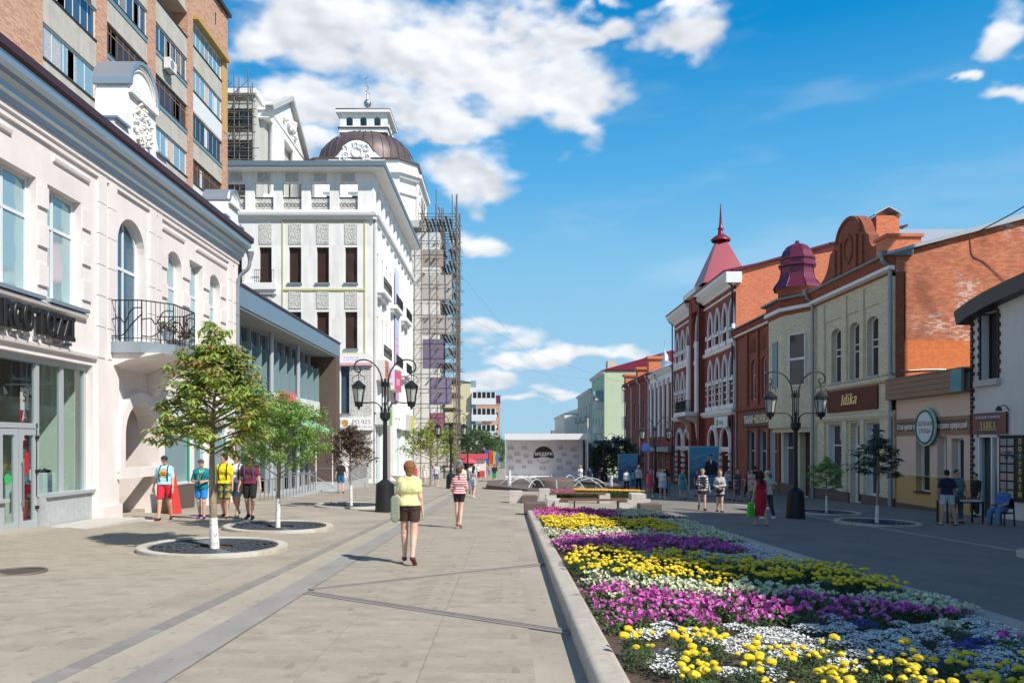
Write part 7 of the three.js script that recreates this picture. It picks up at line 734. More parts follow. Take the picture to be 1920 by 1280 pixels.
// ================================================================ people: one continuous skin surface each (a smooth field over a posed skeleton), clothes as surfaces of their own
function polygonize(f, lo, hi, cell) {                         // naive surface nets
  const nx = Math.ceil((hi[0] - lo[0]) / cell) + 1, ny = Math.ceil((hi[1] - lo[1]) / cell) + 1, nz = Math.ceil((hi[2] - lo[2]) / cell) + 1, F = new Float32Array(nx * ny * nz), B = 4;
  const at = (i, j, k) => i + nx * (j + ny * k);
  for (let k0 = 0; k0 < nz; k0 += B) for (let j0 = 0; j0 < ny; j0 += B) for (let i0 = 0; i0 < nx; i0 += B) {
    const c = f(lo[0] + (i0 + 1.5) * cell, lo[1] + (j0 + 1.5) * cell, lo[2] + (k0 + 1.5) * cell), far = Math.abs(c) > cell * 4.2 + 0.03;
    for (let k = k0; k < Math.min(nz, k0 + B); k++) for (let j = j0; j < Math.min(ny, j0 + B); j++) for (let i = i0; i < Math.min(nx, i0 + B); i++) F[at(i, j, k)] = far ? c : f(lo[0] + i * cell, lo[1] + j * cell, lo[2] + k * cell);
  }
  const id = new Int32Array(nx * ny * nz).fill(-1), P = [], ix = [];
  const E = [[0, 1], [2, 3], [4, 5], [6, 7], [0, 2], [1, 3], [4, 6], [5, 7], [0, 4], [1, 5], [2, 6], [3, 7]], v = new Array(8);
  for (let k = 0; k < nz - 1; k++) for (let j = 0; j < ny - 1; j++) for (let i = 0; i < nx - 1; i++) {
    let m = 0; for (let q = 0; q < 8; q++) { v[q] = F[at(i + (q & 1), j + ((q >> 1) & 1), k + (q >> 2))]; if (v[q] < 0) m |= 1 << q; } if (m === 0 || m === 255) continue;
    let x = 0, y = 0, z = 0, n = 0; for (const [a, b] of E) if ((v[a] < 0) !== (v[b] < 0)) { const t = v[a] / (v[a] - v[b]); x += lerp(a & 1, b & 1, t); y += lerp((a >> 1) & 1, (b >> 1) & 1, t); z += lerp(a >> 2, b >> 2, t); n++; }
    id[at(i, j, k)] = P.length / 3; P.push(lo[0] + (i + x / n) * cell, lo[1] + (j + y / n) * cell, lo[2] + (k + z / n) * cell);
  }
  const quad = (a, b, c, d, fl) => { if (a < 0 || b < 0 || c < 0 || d < 0) return; if (fl) ix.push(a, b, c, a, c, d); else ix.push(a, c, b, a, d, c); };
  for (let k = 1; k < nz - 1; k++) for (let j = 1; j < ny - 1; j++) for (let i = 1; i < nx - 1; i++) {
    const s = F[at(i, j, k)] < 0; if (s !== F[at(i + 1, j, k)] < 0) quad(id[at(i, j - 1, k - 1)], id[at(i, j, k - 1)], id[at(i, j, k)], id[at(i, j - 1, k)], s);
    if (s !== F[at(i, j + 1, k)] < 0) quad(id[at(i - 1, j, k - 1)], id[at(i - 1, j, k)], id[at(i, j, k)], id[at(i, j, k - 1)], s);
    if (s !== F[at(i, j, k + 1)] < 0) quad(id[at(i - 1, j - 1, k)], id[at(i, j - 1, k)], id[at(i, j, k)], id[at(i - 1, j, k)], s);
  }
  const g = new THREE.BufferGeometry(); g.setAttribute('position', new THREE.Float32BufferAttribute(P, 3)); g.setIndex(ix); g.computeVertexNormals();
  const uv = new Float32Array(P.length / 3 * 2); for (let i = 0; i < P.length / 3; i++) { uv[i * 2] = P[i * 3]; uv[i * 2 + 1] = P[i * 3 + 1]; } g.setAttribute('uv', new THREE.BufferAttribute(uv, 2)); return g;
}
const smin = (a, b, k) => { const h = Math.max(k - Math.abs(a - b), 0) / k; return Math.min(a, b) - h * h * k * 0.25; };
function cap(x, y, z, c) { const bx = c[3] - c[0], by = c[4] - c[1], bz = c[5] - c[2], px = x - c[0], py = y - c[1], pz = z - c[2], L = bx * bx + by * by + bz * bz; let t = L ? (px * bx + py * by + pz * bz) / L : 0; t = t < 0 ? 0 : t > 1 ? 1 : t; const dx = px - bx * t, dy = py - by * t, dz = pz - bz * t; return Math.sqrt(dx * dx + dy * dy + dz * dz) - (c[6] + (c[7] - c[6]) * t); }
const ell = (x, y, z, c, r) => { const ax = (x - c[0]) / r[0], ay = (y - c[1]) / r[1], az = (z - c[2]) / r[2], q = Math.sqrt(ax * ax + ay * ay + az * az); return (q - 1) * Math.min(r[0], r[1], r[2]) * 1.08; };
const fieldOf = (caps, k, inf = 0) => (x, y, z) => { let d = 1e3; for (const c of caps) { const e = cap(x, y, z, c); d = d > 1e2 ? e : smin(d, e, k); } return d - inf; };
function boundsOf(caps, m = 0.06) { const lo = [1e3, 1e3, 1e3], hi = [-1e3, -1e3, -1e3]; for (const c of caps) for (const o of [0, 3]) for (let i = 0; i < 3; i++) { const r = (o ? c[7] : c[6]) + m; lo[i] = Math.min(lo[i], c[o + i] - r); hi[i] = Math.max(hi[i], c[o + i] + r); } return [lo, hi]; }
const handProto = (cell) => { const c = [], f = [[-0.031, 0.074, 0.0095], [-0.0105, 0.083, 0.0095], [0.0105, 0.078, 0.0092], [0.030, 0.06, 0.0082]].map((a) => [-a[0], a[1], a[2]]); c.push([-0.02, 0.01, 0, -0.028, -0.085, 0.002, 0.017, 0.0125], [0.02, 0.01, 0, 0.026, -0.082, 0.002, 0.017, 0.0125], [0, 0.01, 0, 0, -0.085, 0, 0.018, 0.0135]); const fi = []; for (const [x, l, r] of f) { const m = [x * 1.06, -0.09 - l * 0.5, 0.008]; fi.push([x, -0.082, 0.001, ...m, r, r * 0.92], [...m, x * 1.08, -0.09 - l * 0.93, 0.034, r * 0.92, r * 0.72]); } fi.push([0.026, -0.03, 0.004, 0.047, -0.066, 0.014, 0.0125, 0.0105], [0.047, -0.066, 0.014, 0.05, -0.098, 0.026, 0.0105, 0.008]); const A = fieldOf(c, 0.014); const F = (x, y, z) => { let d = A(x, y, z); for (let i = 0; i < fi.length; i++) d = Math.min(d, smin(d, cap(x, y, z, fi[i]), i % 2 ? 0.001 : 0.004)); return d; }; return polygonize(F, [-0.07, -0.2, -0.04], [0.075, 0.045, 0.06], cell); };
const HANDS = { fine: handProto(0.0045), coarse: handProto(0.009) }; for (const k of ['fine', 'coarse']) { const g = HANDS[k].clone(); g.applyMatrix4(new THREE.Matrix4().makeScale(-1, 1, 1)); const ix = Array.from(g.index.array); for (let i = 0; i < ix.length; i += 3) [ix[i], ix[i + 1]] = [ix[i + 1], ix[i]]; g.setIndex(ix); g.computeVertexNormals(); HANDS[k + 'R'] = g; }
const SKIN = [[0.62, 0.36, 0.26], [0.55, 0.31, 0.21], [0.68, 0.42, 0.31]].map((c) => std({ color: C(...c), roughness: 0.55 })), EYE = flat(0.03, 0.02, 0.015, { roughness: 0.2 }), LIP = flat(0.42, 0.13, 0.11);
const FOLD = per(tex(256, 256, (u, v) => { const w = fbm(u, v, 6, 3, 91) * 2.2; return 0.5 + 0.5 * Math.sin((u * 3 + v * 5 + w) * 6.2832) * fbm(u, v, 8, 2, 92); }, false), 0.42), cloth = new Map(), CL = (r, g, b) => { const k = [r, g, b].join(); if (!cloth.has(k)) cloth.set(k, std({ color: C(r, g, b), roughness: 0.9, bumpMap: FOLD, bumpScale: 0.007, side: 2 })); return cloth.get(k); };
const pattern = (w, h, fn, sx, sy = sx) => std({ map: per(tex(w, h, fn), sx, sy), roughness: 0.9, side: 2 });
const STRIPES = pattern(4, 64, (u, v) => (v < 0.5 ? [0.62, 0.05, 0.09] : [0.72, 0.68, 0.66]), 0.06), PLAID = pattern(64, 64, (u, v) => { const a = (u < 0.5) + (v < 0.5); return a === 2 ? [0.03, 0.03, 0.045] : a === 1 ? [0.25, 0.27, 0.33] : [0.7, 0.7, 0.7]; }, 0.11), SHORTPLAID = pattern(64, 64, (u, v) => { const a = Math.floor(u * 3) % 3, b = Math.floor(v * 3) % 3; return a === b ? [0.05, 0.12, 0.06] : a > b ? [0.4, 0.3, 0.05] : [0.06, 0.09, 0.14]; }, 0.2), FLORAL = pattern(128, 128, (u, v) => (fbm(u, v, 14, 3, 7) > 0.6 ? [0.4, 0.4, 0.38] : [0.025, 0.025, 0.03]), 0.4), PRINTED = pattern(128, 128, (u, v) => (fbm(u, v, 10, 3, 17) > 0.58 ? [0.35, 0.14, 0.16] : [0.62, 0.5, 0.46]), 0.4);
function motif(base, draw) { const m = printed(256, 256, (c) => { c.fillStyle = base; c.fillRect(0, 0, 256, 256); draw(c); }, { side: 2, roughness: 0.9 }); m.map.repeat.set(1 / 0.6, 1 / 0.6); m.map.offset.set(0.5, -0.95 / 0.6); m.map.wrapS = m.map.wrapT = THREE.ClampToEdgeWrapping; return m; }
function person(o) {
  const H = o.H, S = H / 1.765, fem = o.sex === 'f', heavy = o.heavy ?? 0, t = thing('person', o.label, 'person', onGround(o.x, o.d).toArray(), o.face ?? 0), cell = o.cell ?? (o.d < 16 ? 0.011 : o.d < 30 ? 0.014 : o.d < 48 ? 0.021 : 0.028), sc = (c) => c.map((v) => v * S);
  // ---- skeleton, for a body 1.70 m tall, facing +z
  const sw = fem ? 0.142 : 0.163, hw = 0.088, hip = 0.90, shy = 1.38, lean = o.lean ?? 0, legs = [], feet = [], J = {};
  for (const [s, L] of [[1, o.legL ?? [0.12, 0.1]], [-1, o.legR ?? [-0.12, 0.25]]]) { const [a, b, out = 0.02] = L, k = [s * (hw + out), hip - 0.435 * Math.cos(a), 0.435 * Math.sin(a)], e = a - b, n = [s * (hw + out * 1.6), k[1] - 0.42 * Math.cos(e), k[2] + 0.42 * Math.sin(e)], fp = L[3] ?? Math.max(-0.9, Math.min(0, e + 0.25)); legs.push([s * hw, hip, 0, ...k, (fem ? 0.083 : 0.08) * (1 + heavy * 0.12), 0.055 * (1 + heavy * 0.15)], [...k, ...n, 0.056 * (1 + heavy * 0.15), 0.037]); legs.push([k[0], k[1] - 0.08, k[2] - 0.018, lerp(k[0], n[0], 0.55), lerp(k[1], n[1], 0.55), lerp(k[2], n[2], 0.55) - 0.012, 0.048 * (1 + heavy * 0.12), 0.035]); const tx = s * 0.03, dz = Math.cos(fp), dy = Math.sin(fp); feet.push([n[0], n[1] - 0.045, n[2] - 0.035, n[0] + tx, n[1] - 0.055 + dy * 0.17, n[2] + 0.15 * dz, 0.036, 0.03]); J[s] = { k, n }; }
  const ground = Math.min(...feet.map((f) => Math.min(f[1] - f[6], f[4] - f[7]))), drop = o.drop ?? -ground; const sh = (c) => [c[0], c[1] + drop, c[2], c[3], c[4] + drop, c[5], c[6], c[7]];
  const w = heavy * 0.03, torso = [[-0.055, hip + 0.02, -0.01, 0.055, hip + 0.02, -0.01, (fem ? 0.108 : 0.098) + w * 0.6, (fem ? 0.108 : 0.098) + w * 0.6], [-0.05, 1.06, 0.005 + w, 0.05, 1.06, 0.005 + w, (fem ? 0.082 : 0.094) + w, (fem ? 0.082 : 0.094) + w], [-0.075, 1.24, 0.0, 0.075, 1.24, 0.0, 0.096 + w * 0.6, 0.096 + w * 0.6], [-sw + 0.015, shy - 0.035, -0.015, sw - 0.015, shy - 0.035, -0.015, 0.045, 0.045], [0, 1.36, -0.02, 0, 1.5, 0.0, 0.06, 0.052]]; const trap = [[-0.02, 1.42, -0.025, -sw + 0.04, shy - 0.015, -0.02, 0.04, 0.036], [0.02, 1.42, -0.025, sw - 0.04, shy - 0.015, -0.02, 0.04, 0.036]]; if (fem) torso.push([-0.065, 1.245, 0.065, -0.06, 1.26, 0.06, 0.058, 0.05], [0.065, 1.245, 0.065, 0.06, 1.26, 0.06, 0.058, 0.05]); else torso.push([-0.07, 1.28, 0.04, 0.07, 1.28, 0.04, 0.07, 0.07]);
  const arms = [], hands = []; for (const [s, A] of [[1, o.armL ?? [0.15, 0.12, 0.25, 0]], [-1, o.armR ?? [-0.15, 0.12, 0.2, 0]]]) { const [f, out, el, inn = 0] = A, a = [s * sw, shy - 0.035, -0.015], e = [a[0] + s * 0.275 * Math.sin(out), a[1] - 0.275 * Math.cos(out) * Math.cos(f), a[2] + 0.275 * Math.cos(out) * Math.sin(f)], f2 = f + el, o2 = out - inn, dir = [s * Math.sin(o2), -Math.cos(o2) * Math.cos(f2), Math.cos(o2) * Math.sin(f2)], h = e.map((v, i) => v + dir[i] * 0.245); arms.push([...a, ...e, 0.048, 0.04, s], [...e, ...h, 0.041, 0.027, s]); hands.push([s, h, dir]); }
  const bend = (c) => { const q = [...c]; for (const i of [0, 3]) { const y = c[i + 1], k = clamp((y - hip) / 0.5); q[i + 2] += lean * k * 0.35; } return q; };
  const LG = legs.map(sh).map(sc), FT = feet.map(sh).map(sc), TS = torso.map(bend).map(sh).map(sc), TR2 = trap.map(bend).map(sh).map(sc), AR = arms.map((c) => { const q = bend(c); q.length = 8; return q; }).map(sh).map(sc), hd = [0, 1.588 + drop, 0.018 + lean * 0.4].map((v) => v * S), yaw = o.head ?? 0;
  const cy = Math.cos(yaw), sy = Math.sin(yaw), nod = o.nod ?? 0, cn = Math.cos(nod), sn = Math.sin(nod), toH = (x, y, z) => { const dx = x - hd[0], dy = y - hd[1], dz = z - hd[2], a = cy * dx - sy * dz, b = sy * dx + cy * dz; return [a / S, (cn * dy + sn * b) / S, (-sn * dy + cn * b) / S]; };
  const headF = (x, y, z) => { const [a, b, c] = toH(x, y, z); let d = ell(a, b, c, [0, 0.012, -0.006], [0.072, 0.104, 0.092]); d = smin(d, cap(a, b, c, [0, -0.06, 0.02, 0, -0.085, 0.052, 0.048, 0.03]), 0.03); d = smin(d, cap(a, b, c, [0, 0.006, 0.084, 0, -0.026, 0.104, 0.008, 0.0135]), 0.012); for (const s of [-1, 1]) { d = smin(d, ell(a, b, c, [s * 0.077, -0.005, -0.005], [0.01, 0.03, 0.02]), 0.008); d = Math.max(d, -(ell(a, b, c, [s * 0.032, 0.012, 0.094], [0.018, 0.011, 0.014]) - 0.002)); } return smin(d * S, cap(x, y, z, [hd[0], hd[1] - 0.2 * S, hd[2] - 0.025 * S, hd[0], hd[1] - 0.06 * S, hd[2] - 0.012 * S, 0.056 * S, 0.052 * S]), 0.03 * S); };
  const all = [...LG, ...FT, ...TS, ...TR2, ...AR], [lo, hi] = boundsOf(all, 0.03), bodyF = fieldOf(all, 0.032 * S), parts = [];
  parts.push(polygonize(bodyF, lo, hi, cell)); const hc = Math.max(0.0055, cell * 0.45); parts.push(polygonize(headF, [hd[0] - 0.13 * S, hd[1] - 0.2 * S, hd[2] - 0.14 * S], [hd[0] + 0.13 * S, hd[1] + 0.14 * S, hd[2] + 0.15 * S], hc));
  const hp = o.d < 24 ? 'fine' : 'coarse'; hands.forEach(([s, h, dir], i) => { const y = V(...dir).negate(), n = V(-s, 0, 0); n.addScaledVector(y, -n.dot(y)).normalize(); const x = y.clone().cross(n), b = bend([...h, ...h, 0, 0]), m = new THREE.Matrix4().makeBasis(x.multiplyScalar(S), y.multiplyScalar(S), n.multiplyScalar(S)).setPosition(b[0] * S, (b[1] + drop) * S, b[2] * S); parts.push(HANDS[hp + (s < 0 ? 'R' : '')].clone().applyMatrix4(m)); });
  mesh(mergeGeometries(parts), 'body', SKIN[o.skin ?? 0], t);
  if (!o.back) { for (const s of [-1, 1]) { const p = V(s * 0.031, 0.011, 0.081), e = mesh(new THREE.SphereGeometry(0.0115 * S, 8, 6), 'eye', EYE, t); const q = [p.x, cn * p.y - sn * p.z, sn * p.y + cn * p.z]; e.position.set(hd[0] + (cy * q[0] + sy * q[2]) * S, hd[1] + q[1] * S, hd[2] + (-sy * q[0] + cy * q[2]) * S); } const q = [0, cn * -0.053 - sn * 0.084, sn * -0.053 + cn * 0.084], mo = mesh(new THREE.SphereGeometry(0.019 * S, 8, 6).scale(1, 0.34, 0.6), 'mouth', LIP, t); mo.position.set(hd[0] + sy * q[2] * S, hd[1] + q[1] * S, hd[2] + cy * q[2] * S); mo.rotation.y = yaw; }
  const Y = (y) => (y + drop) * S, build = (name, F, caps, mat, m = 0.09) => { const [a, b] = boundsOf(caps, m); const g = polygonize(F, a, b, cell); if (g.attributes.position.count) mesh(g, name, mat, t); };
  // ---- clothes
  const cut = (c, f) => [c[0], c[1], c[2], lerp(c[0], c[3], f), lerp(c[1], c[4], f), lerp(c[2], c[5], f), c[6], lerp(c[6], c[7], f)];
  if (o.top) { const { m, sl = 0.75, hem = 0.86, neck = 1.445, loose = 0.016, name = 'shirt' } = o.top, ar = []; [0, 2].forEach((i) => { if (sl > 0) ar.push(cut(AR[i], Math.min(1, sl))); if (sl > 1) ar.push(cut(AR[i + 1], sl - 1)); }); const core = TS.slice(0, fem ? 7 : 6).filter((_, i) => i !== 4); if (sl) core.push(...TR2); core.push([-0.06 * S, Y(hem), 0, 0.06 * S, Y(hem), 0, TS[0][6] * 0.97, TS[0][6] * 0.97]); if (!sl) core[3] = [-0.09 * S, Y(shy - 0.02), -0.01 * S, 0.1 * S, Y(shy - 0.02), -0.01 * S, 0.06 * S, 0.06 * S]; const tf = fieldOf(core, 0.05 * S, (loose + 0.006) * S), af = ar.length ? fieldOf(ar, 0.01, loose * 0.7 * S) : () => 1, fold = (x, y, z) => 0.006 * S * Math.sin(y * 30 + x * 22) * Math.sin(x * 24 + z * 19 - y * 13); build(name, (x, y, z) => Math.max(smin(tf(x, y, z), af(x, y, z), 0.03 * S) + fold(x, y, z), Y(hem) - y, y - Y(neck) - (z < -0.02 ? 0.015 : 0)), [...core, ...ar], m); }
  if (o.legwear) { const { m, len = 0.5, loose = 0.018, name = 'shorts', waist = 0.985 } = o.legwear, core = [TS[0], ...[0, 3].map((i) => LG[i])]; if (len < 0.45) core.push(LG[1], LG[4], LG[2], LG[5]); const Fp = fieldOf([core[0]], 0.02, 0.008 * S), Fl = fieldOf(core.slice(1), 0.012 * S, loose * S), F0 = (x, y, z) => smin(Fp(x, y, z), Fl(x, y, z), 0.04 * S); build(name, (x, y, z) => Math.max(F0(x, y, z), y - Y(waist), Y(len) - y), core, m); }
  if (o.skirt) { const { m, len = 0.55, top = 1.0, r0 = 0.13, r1 = 0.24, name = 'skirt', dz = 0.8 } = o.skirt; const c = [[0, Y(len), 0, 0, Y(top), 0, r1 * S, r0 * S]]; build(name, (x, y, z) => { const u = clamp((y - Y(len)) / (Y(top) - Y(len))), yy = lerp(len, top, u), r = (yy > 0.9 ? lerp(0.172, r0, clamp((yy - 0.9) / (top - 0.9))) : lerp(r1, 0.172, clamp((yy - len) / (0.9 - len)))) * S * (1 + 0.05 * (1 - u) * Math.sin(Math.atan2(z, x) * 9)); return Math.max(Math.hypot(x, (z + 0.01) / dz) - r, y - Y(top), Y(len) - y) * 0.8; }, c, m); }
  FT.forEach((f, i) => { if (o.shoe) { const F0 = fieldOf([f, [...LG[i * 3 + 1].slice(3, 6), f[0], f[1], f[2], 0.034 * S, 0.036 * S]], 0.02, 0.009 * S); const [a, b] = boundsOf([f], 0.04); mesh(polygonize((x, y, z) => Math.max(F0(x, y, z), y - f[1] - (o.shoeTop ?? 0.03) * S), a, b, cell * 0.8), 'shoe', o.shoe, t); } });
  // ---- hair and headgear
  if (o.hair) { const [style, m] = o.hair, lim = style === 'long' ? -0.34 : style === 'bob' ? -0.115 : -0.06; const F = (x, y, z) => { const [a, b, c] = toH(x, y, z); let d = ell(a, b, c, [0, 0.022, -0.014], style === 'curly' || style === 'bob' ? [0.103, 0.112, 0.112] : [0.08, 0.104, 0.098]); if (style === 'long' || style === 'bob') d = smin(d, cap(a, b, c, [0, 0.0, -0.045, 0, lim, -0.07, 0.082, style === 'long' ? 0.07 : 0.06]), 0.04); d += 0.005 * (Math.sin(a * 150 + Math.sin(b * 40) * 2 + c * 60) * 0.7 + Math.sin(b * 95 + c * 130) * 0.4) * (style === 'curly' ? 2 : 1); return Math.max(d, Math.min(c * 0.9 - b * 0.42 - 0.022, 0.075 - b + Math.max(0, 0.02 - c) * 2), lim - b - 0.06, style === 'short' && c < 0 ? -0.075 - b : -1) * S; }; mesh(polygonize(F, [hd[0] - 0.15 * S, hd[1] + (lim - 0.09) * S, hd[2] - 0.2 * S], [hd[0] + 0.15 * S, hd[1] + 0.17 * S, hd[2] + 0.14 * S], Math.max(0.008, cell * 0.6)), 'hair', m, t); }
  if (o.braid) { const q = []; for (let k = 0; k <= 8; k++) q.push([0, hd[1] - (0.02 + k * 0.045) * S, hd[2] - (0.1 + Math.sin(k * 0.5) * 0.02) * S]); const g = gb(); q.forEach((p, k) => g.at(new THREE.SphereGeometry(0.024 * S, 8, 6), p[0] + (k % 2 ? 0.008 : -0.008), p[1], p[2], 0, 0, 0, [1, 1.3, 0.8])); g.mesh('braid', o.hair[1], t); }
  const atH = (g, n, m) => { const q = mesh(g, n, m, t); q.position.set(...hd); q.rotation.set(-nod, yaw, 0, 'YXZ'); q.scale.setScalar(S); };
  if (o.capHat) { atH(gb().add(new THREE.SphereGeometry(1, 16, 8, 0, 6.2832, 0, 1.5).scale(0.09, 0.085, 0.107).translate(0, 0.04, -0.012)).add(new THREE.CylinderGeometry(0.075, 0.08, 0.01, 14, 1, false, -1.5, 3).scale(1, 1, 1.5).translate(0, 0.05, 0.05)).geo(), 'cap', o.capHat); }
  if (o.beanie) atH(gb().add(new THREE.SphereGeometry(1, 16, 10, 0, 6.2832, 0, 1.75).scale(0.09, 0.1, 0.107).translate(0, 0.038, -0.016)).geo(), 'beanie', o.beanie);
  if (o.glasses) atH(gb().at(new THREE.BoxGeometry(0.05, 0.03, 0.012), -0.032, 0.012, 0.092).at(new THREE.BoxGeometry(0.05, 0.03, 0.012), 0.032, 0.012, 0.092).at(new THREE.BoxGeometry(0.15, 0.008, 0.008), 0, 0.018, 0.09).geo(), 'sunglasses', MAT.black);
  if (o.straps) { const g = gb(); for (const s of [-1, 1]) g.tube([[s * 0.1, 1.0, 0.1], [s * 0.115, 1.2, 0.145], [s * 0.1, 1.38, 0.085], [s * 0.095, 1.44, 0.0], [s * 0.1, 1.38, -0.12]].map(([a, b, c]) => [a * S, Y(b), c * S]), 0.02 * S, 18, 6); g.at(new THREE.SphereGeometry(1, 14, 10), 0, Y(1.17), -0.2 * S, 0, 0, 0, [0.14 * S, 0.2 * S, 0.1 * S]); const b = g.mesh('backpack', o.straps, t); }
  return { t, S, Y, hd };
}
const HAIR = { brown: CL(0.09, 0.045, 0.022), dark: CL(0.018, 0.013, 0.011), blond: CL(0.42, 0.26, 0.11), auburn: CL(0.24, 0.105, 0.035), grey: CL(0.3, 0.29, 0.28) }, BACK = Math.PI;
const W = CL(0.74, 0.74, 0.74), BLK = CL(0.02, 0.02, 0.022), NAVY = CL(0.018, 0.024, 0.05), DENIM = CL(0.10, 0.17, 0.27), LDENIM = CL(0.25, 0.36, 0.48), BROWNC = CL(0.06, 0.03, 0.025), REDC = CL(0.55, 0.02, 0.05);
{ // the woman in yellow, walking away
  const p = person({ label: 'woman in yellow T-shirt and brown shorts walking away with green shoulder bag', x: -1.58, d: 12.75, H: 1.66, sex: 'f', face: BACK, back: 1, skin: 2, heavy: 0.55, head: 0.12, legL: [0.10, 0.06, 0.0, 0], legR: [-0.13, 0.34, 0.0, -0.75], armL: [-0.08, 0.2, 0.32, 0.16], armR: [-0.05, 0.2, 0.2, 0.06], top: { m: CL(0.80, 0.73, 0.36), sl: 0.52, hem: 0.93, loose: 0.024 }, legwear: { m: BROWNC, len: 0.66, loose: 0.026 }, shoe: CL(0.16, 0.035, 0.035), hair: ['bob', HAIR.auburn], shoeTop: 0.02 });
  const g = gb().ext(roundRect(0.10, 0.40, 0.05), 0.30, new THREE.Matrix4().makeTranslation(0.215, 0.93, -0.16), 0.02); g.mesh('shoulder_bag', CL(0.27, 0.30, 0.22), p.t); gb().tube([[0.26, 1.05, 0.1], [0.18, 1.27, 0.09], [0.12, 1.35, -0.01], [0.18, 1.25, -0.13], [0.26, 1.05, -0.1]].map(([a, b, c]) => [a, b, c]), 0.012, 30, 6).mesh('bag_strap', CL(0.27, 0.30, 0.22), p.t);
}
person({ label: 'girl in red and white striped T-shirt and black shorts walking away', x: -1.2, d: 20.2, H: 1.54, sex: 'f', face: BACK, back: 1, skin: 2, legL: [0.02, 0.03, -0.02, 0], legR: [-0.1, 0.3, -0.03, -0.7], armL: [0.0, 0.35, 0.75, 0.6], armR: [0.0, 0.35, 0.75, 0.6], top: { m: STRIPES, sl: 0.7, hem: 0.92, loose: 0.03 }, legwear: { m: BLK, len: 0.68, loose: 0.01 }, shoe: CL(0.5, 0.22, 0.18), hair: ['short', HAIR.brown], braid: 1, shoeTop: 0.01 });
{ // five boys walking towards us
  person({ label: 'boy in light blue T-shirt, red shorts and dark cap walking towards camera', x: -9.25, d: 21, H: 1.78, face: 0.1, head: 0.75, legL: [-0.22, 0.2, 0.0, -0.2], legR: [0.3, 0.12, 0.0, 0.05], armL: [0.1, 0.16, 0.3], armR: [-0.3, 0.34, 0.1], top: { m: motif('#a9dbea', (c) => { c.fillStyle = '#e09a34'; c.beginPath(); c.ellipse(128, 118, 40, 42, 0, 0, 7); c.fill(); c.strokeStyle = '#2d3c58'; c.lineWidth = 7; c.beginPath(); c.arc(128, 118, 50, 0, 7); c.stroke(); c.fillStyle = '#5b3418'; c.fillRect(108, 104, 12, 9); c.fillRect(138, 104, 12, 9); c.fillRect(118, 130, 22, 9); }), sl: 0.75, hem: 0.93, loose: 0.024 }, legwear: { m: CL(0.60, 0.025, 0.05), len: 0.56, loose: 0.03 }, shoe: CL(0.10, 0.02, 0.025), hair: ['short', HAIR.dark], capHat: NAVY, straps: CL(0.03, 0.08, 0.14) });
  const b2 = person({ label: 'boy in teal T-shirt, bright blue shorts and grey beanie holding a camera', x: -8.49, d: 21.6, H: 1.66, face: 0.15, head: 0.8, legL: [0.12, 0.1, 0, 0], legR: [-0.1, 0.25, 0, -0.3], armL: [0.1, 0.3, 1.35, 0.85], armR: [0.1, 0.3, 1.35, 0.85], top: { m: motif('#04798a', (c) => { c.fillStyle = '#a5cf45'; c.font = 'bold 60px sans-serif'; c.textAlign = 'center'; c.fillText('V/', 140, 110); c.fillText('///', 128, 180); }), sl: 0.85, hem: 0.84, loose: 0.035 }, legwear: { m: CL(0.02, 0.26, 0.68), len: 0.56, loose: 0.03 }, shoe: CL(0.12, 0.04, 0.22), beanie: CL(0.08, 0.08, 0.10) });
  gb().box(-0.06, 0.06, 1.0, 1.09, 0.22, 0.29).at(new THREE.CylinderGeometry(0.032, 0.032, 0.08, 12), 0, 1.045, 0.32, TL).mesh('camera', MAT.black, b2.t); gb().tube([[0.055, 1.08, 0.24], [0.09, 1.3, 0.13], [0.06, 1.4, -0.02]], 0.012, 14, 5).tube([[-0.055, 1.08, 0.24], [-0.09, 1.3, 0.13], [-0.06, 1.4, -0.02]], 0.012, 14, 5).mesh('camera_strap', MAT.black, b2.t);
  person({ label: 'boy in bright yellow T-shirt and plaid shorts behind the tree trunk', x: -8.0, d: 22, H: 1.82, face: 0, head: -0.9, legL: [0.05, 0.1, 0, 0], legR: [-0.12, 0.3, 0, -0.4], armL: [-0.1, 0.14, 0.3], top: { m: CL(0.76, 0.62, 0.01), sl: 0.75, hem: 0.9, loose: 0.024 }, legwear: { m: SHORTPLAID, len: 0.48, loose: 0.034 }, shoe: BROWNC, hair: ['short', HAIR.dark], straps: BLK, shoeTop: 0.005 });
  person({ label: 'curly haired boy in white T-shirt and pale denim shorts looking down', x: -7.72, d: 22.2, H: 1.84, face: -0.1, head: 0.1, nod: 0.3, legL: [0.22, 0.06, 0, 0], legR: [-0.2, 0.4, 0, -0.6], armR: [0.1, 0.14, 0.2], top: { m: motif('#d6d8e2', (c) => { c.fillStyle = '#3d4a86'; c.font = 'bold 46px sans-serif'; c.textAlign = 'center'; c.fillText('LONDON', 128, 120, 130); c.fillText('7', 140, 190); }), sl: 0.75, hem: 0.93, loose: 0.024 }, legwear: { m: LDENIM, len: 0.55, loose: 0.02 }, shoe: CL(0.02, 0.16, 0.12), hair: ['curly', HAIR.brown], straps: NAVY });
  person({ label: 'boy in maroon T-shirt, black shorts and sunglasses, rightmost of the five boys', x: -7.2, d: 21.8, H: 1.86, face: 0.05, head: -0.1, legL: [0.12, 0.06, 0, 0], legR: [-0.1, 0.2, 0, -0.25], armL: [0.05, 0.24, 0.15], armR: [0.05, 0.2, 0.2], top: { m: CL(0.16, 0.025, 0.05), sl: 0.8, hem: 0.9, loose: 0.024, neck: 1.40 }, legwear: { m: BLK, len: 0.52, loose: 0.03 }, shoe: BLK, shoeTop: 0.09, hair: ['short', HAIR.brown], glasses: 1, straps: CL(0.03, 0.09, 0.2) });
}
const A = (label, x, d, H, o) => person({ label, x, d, H, ...o });
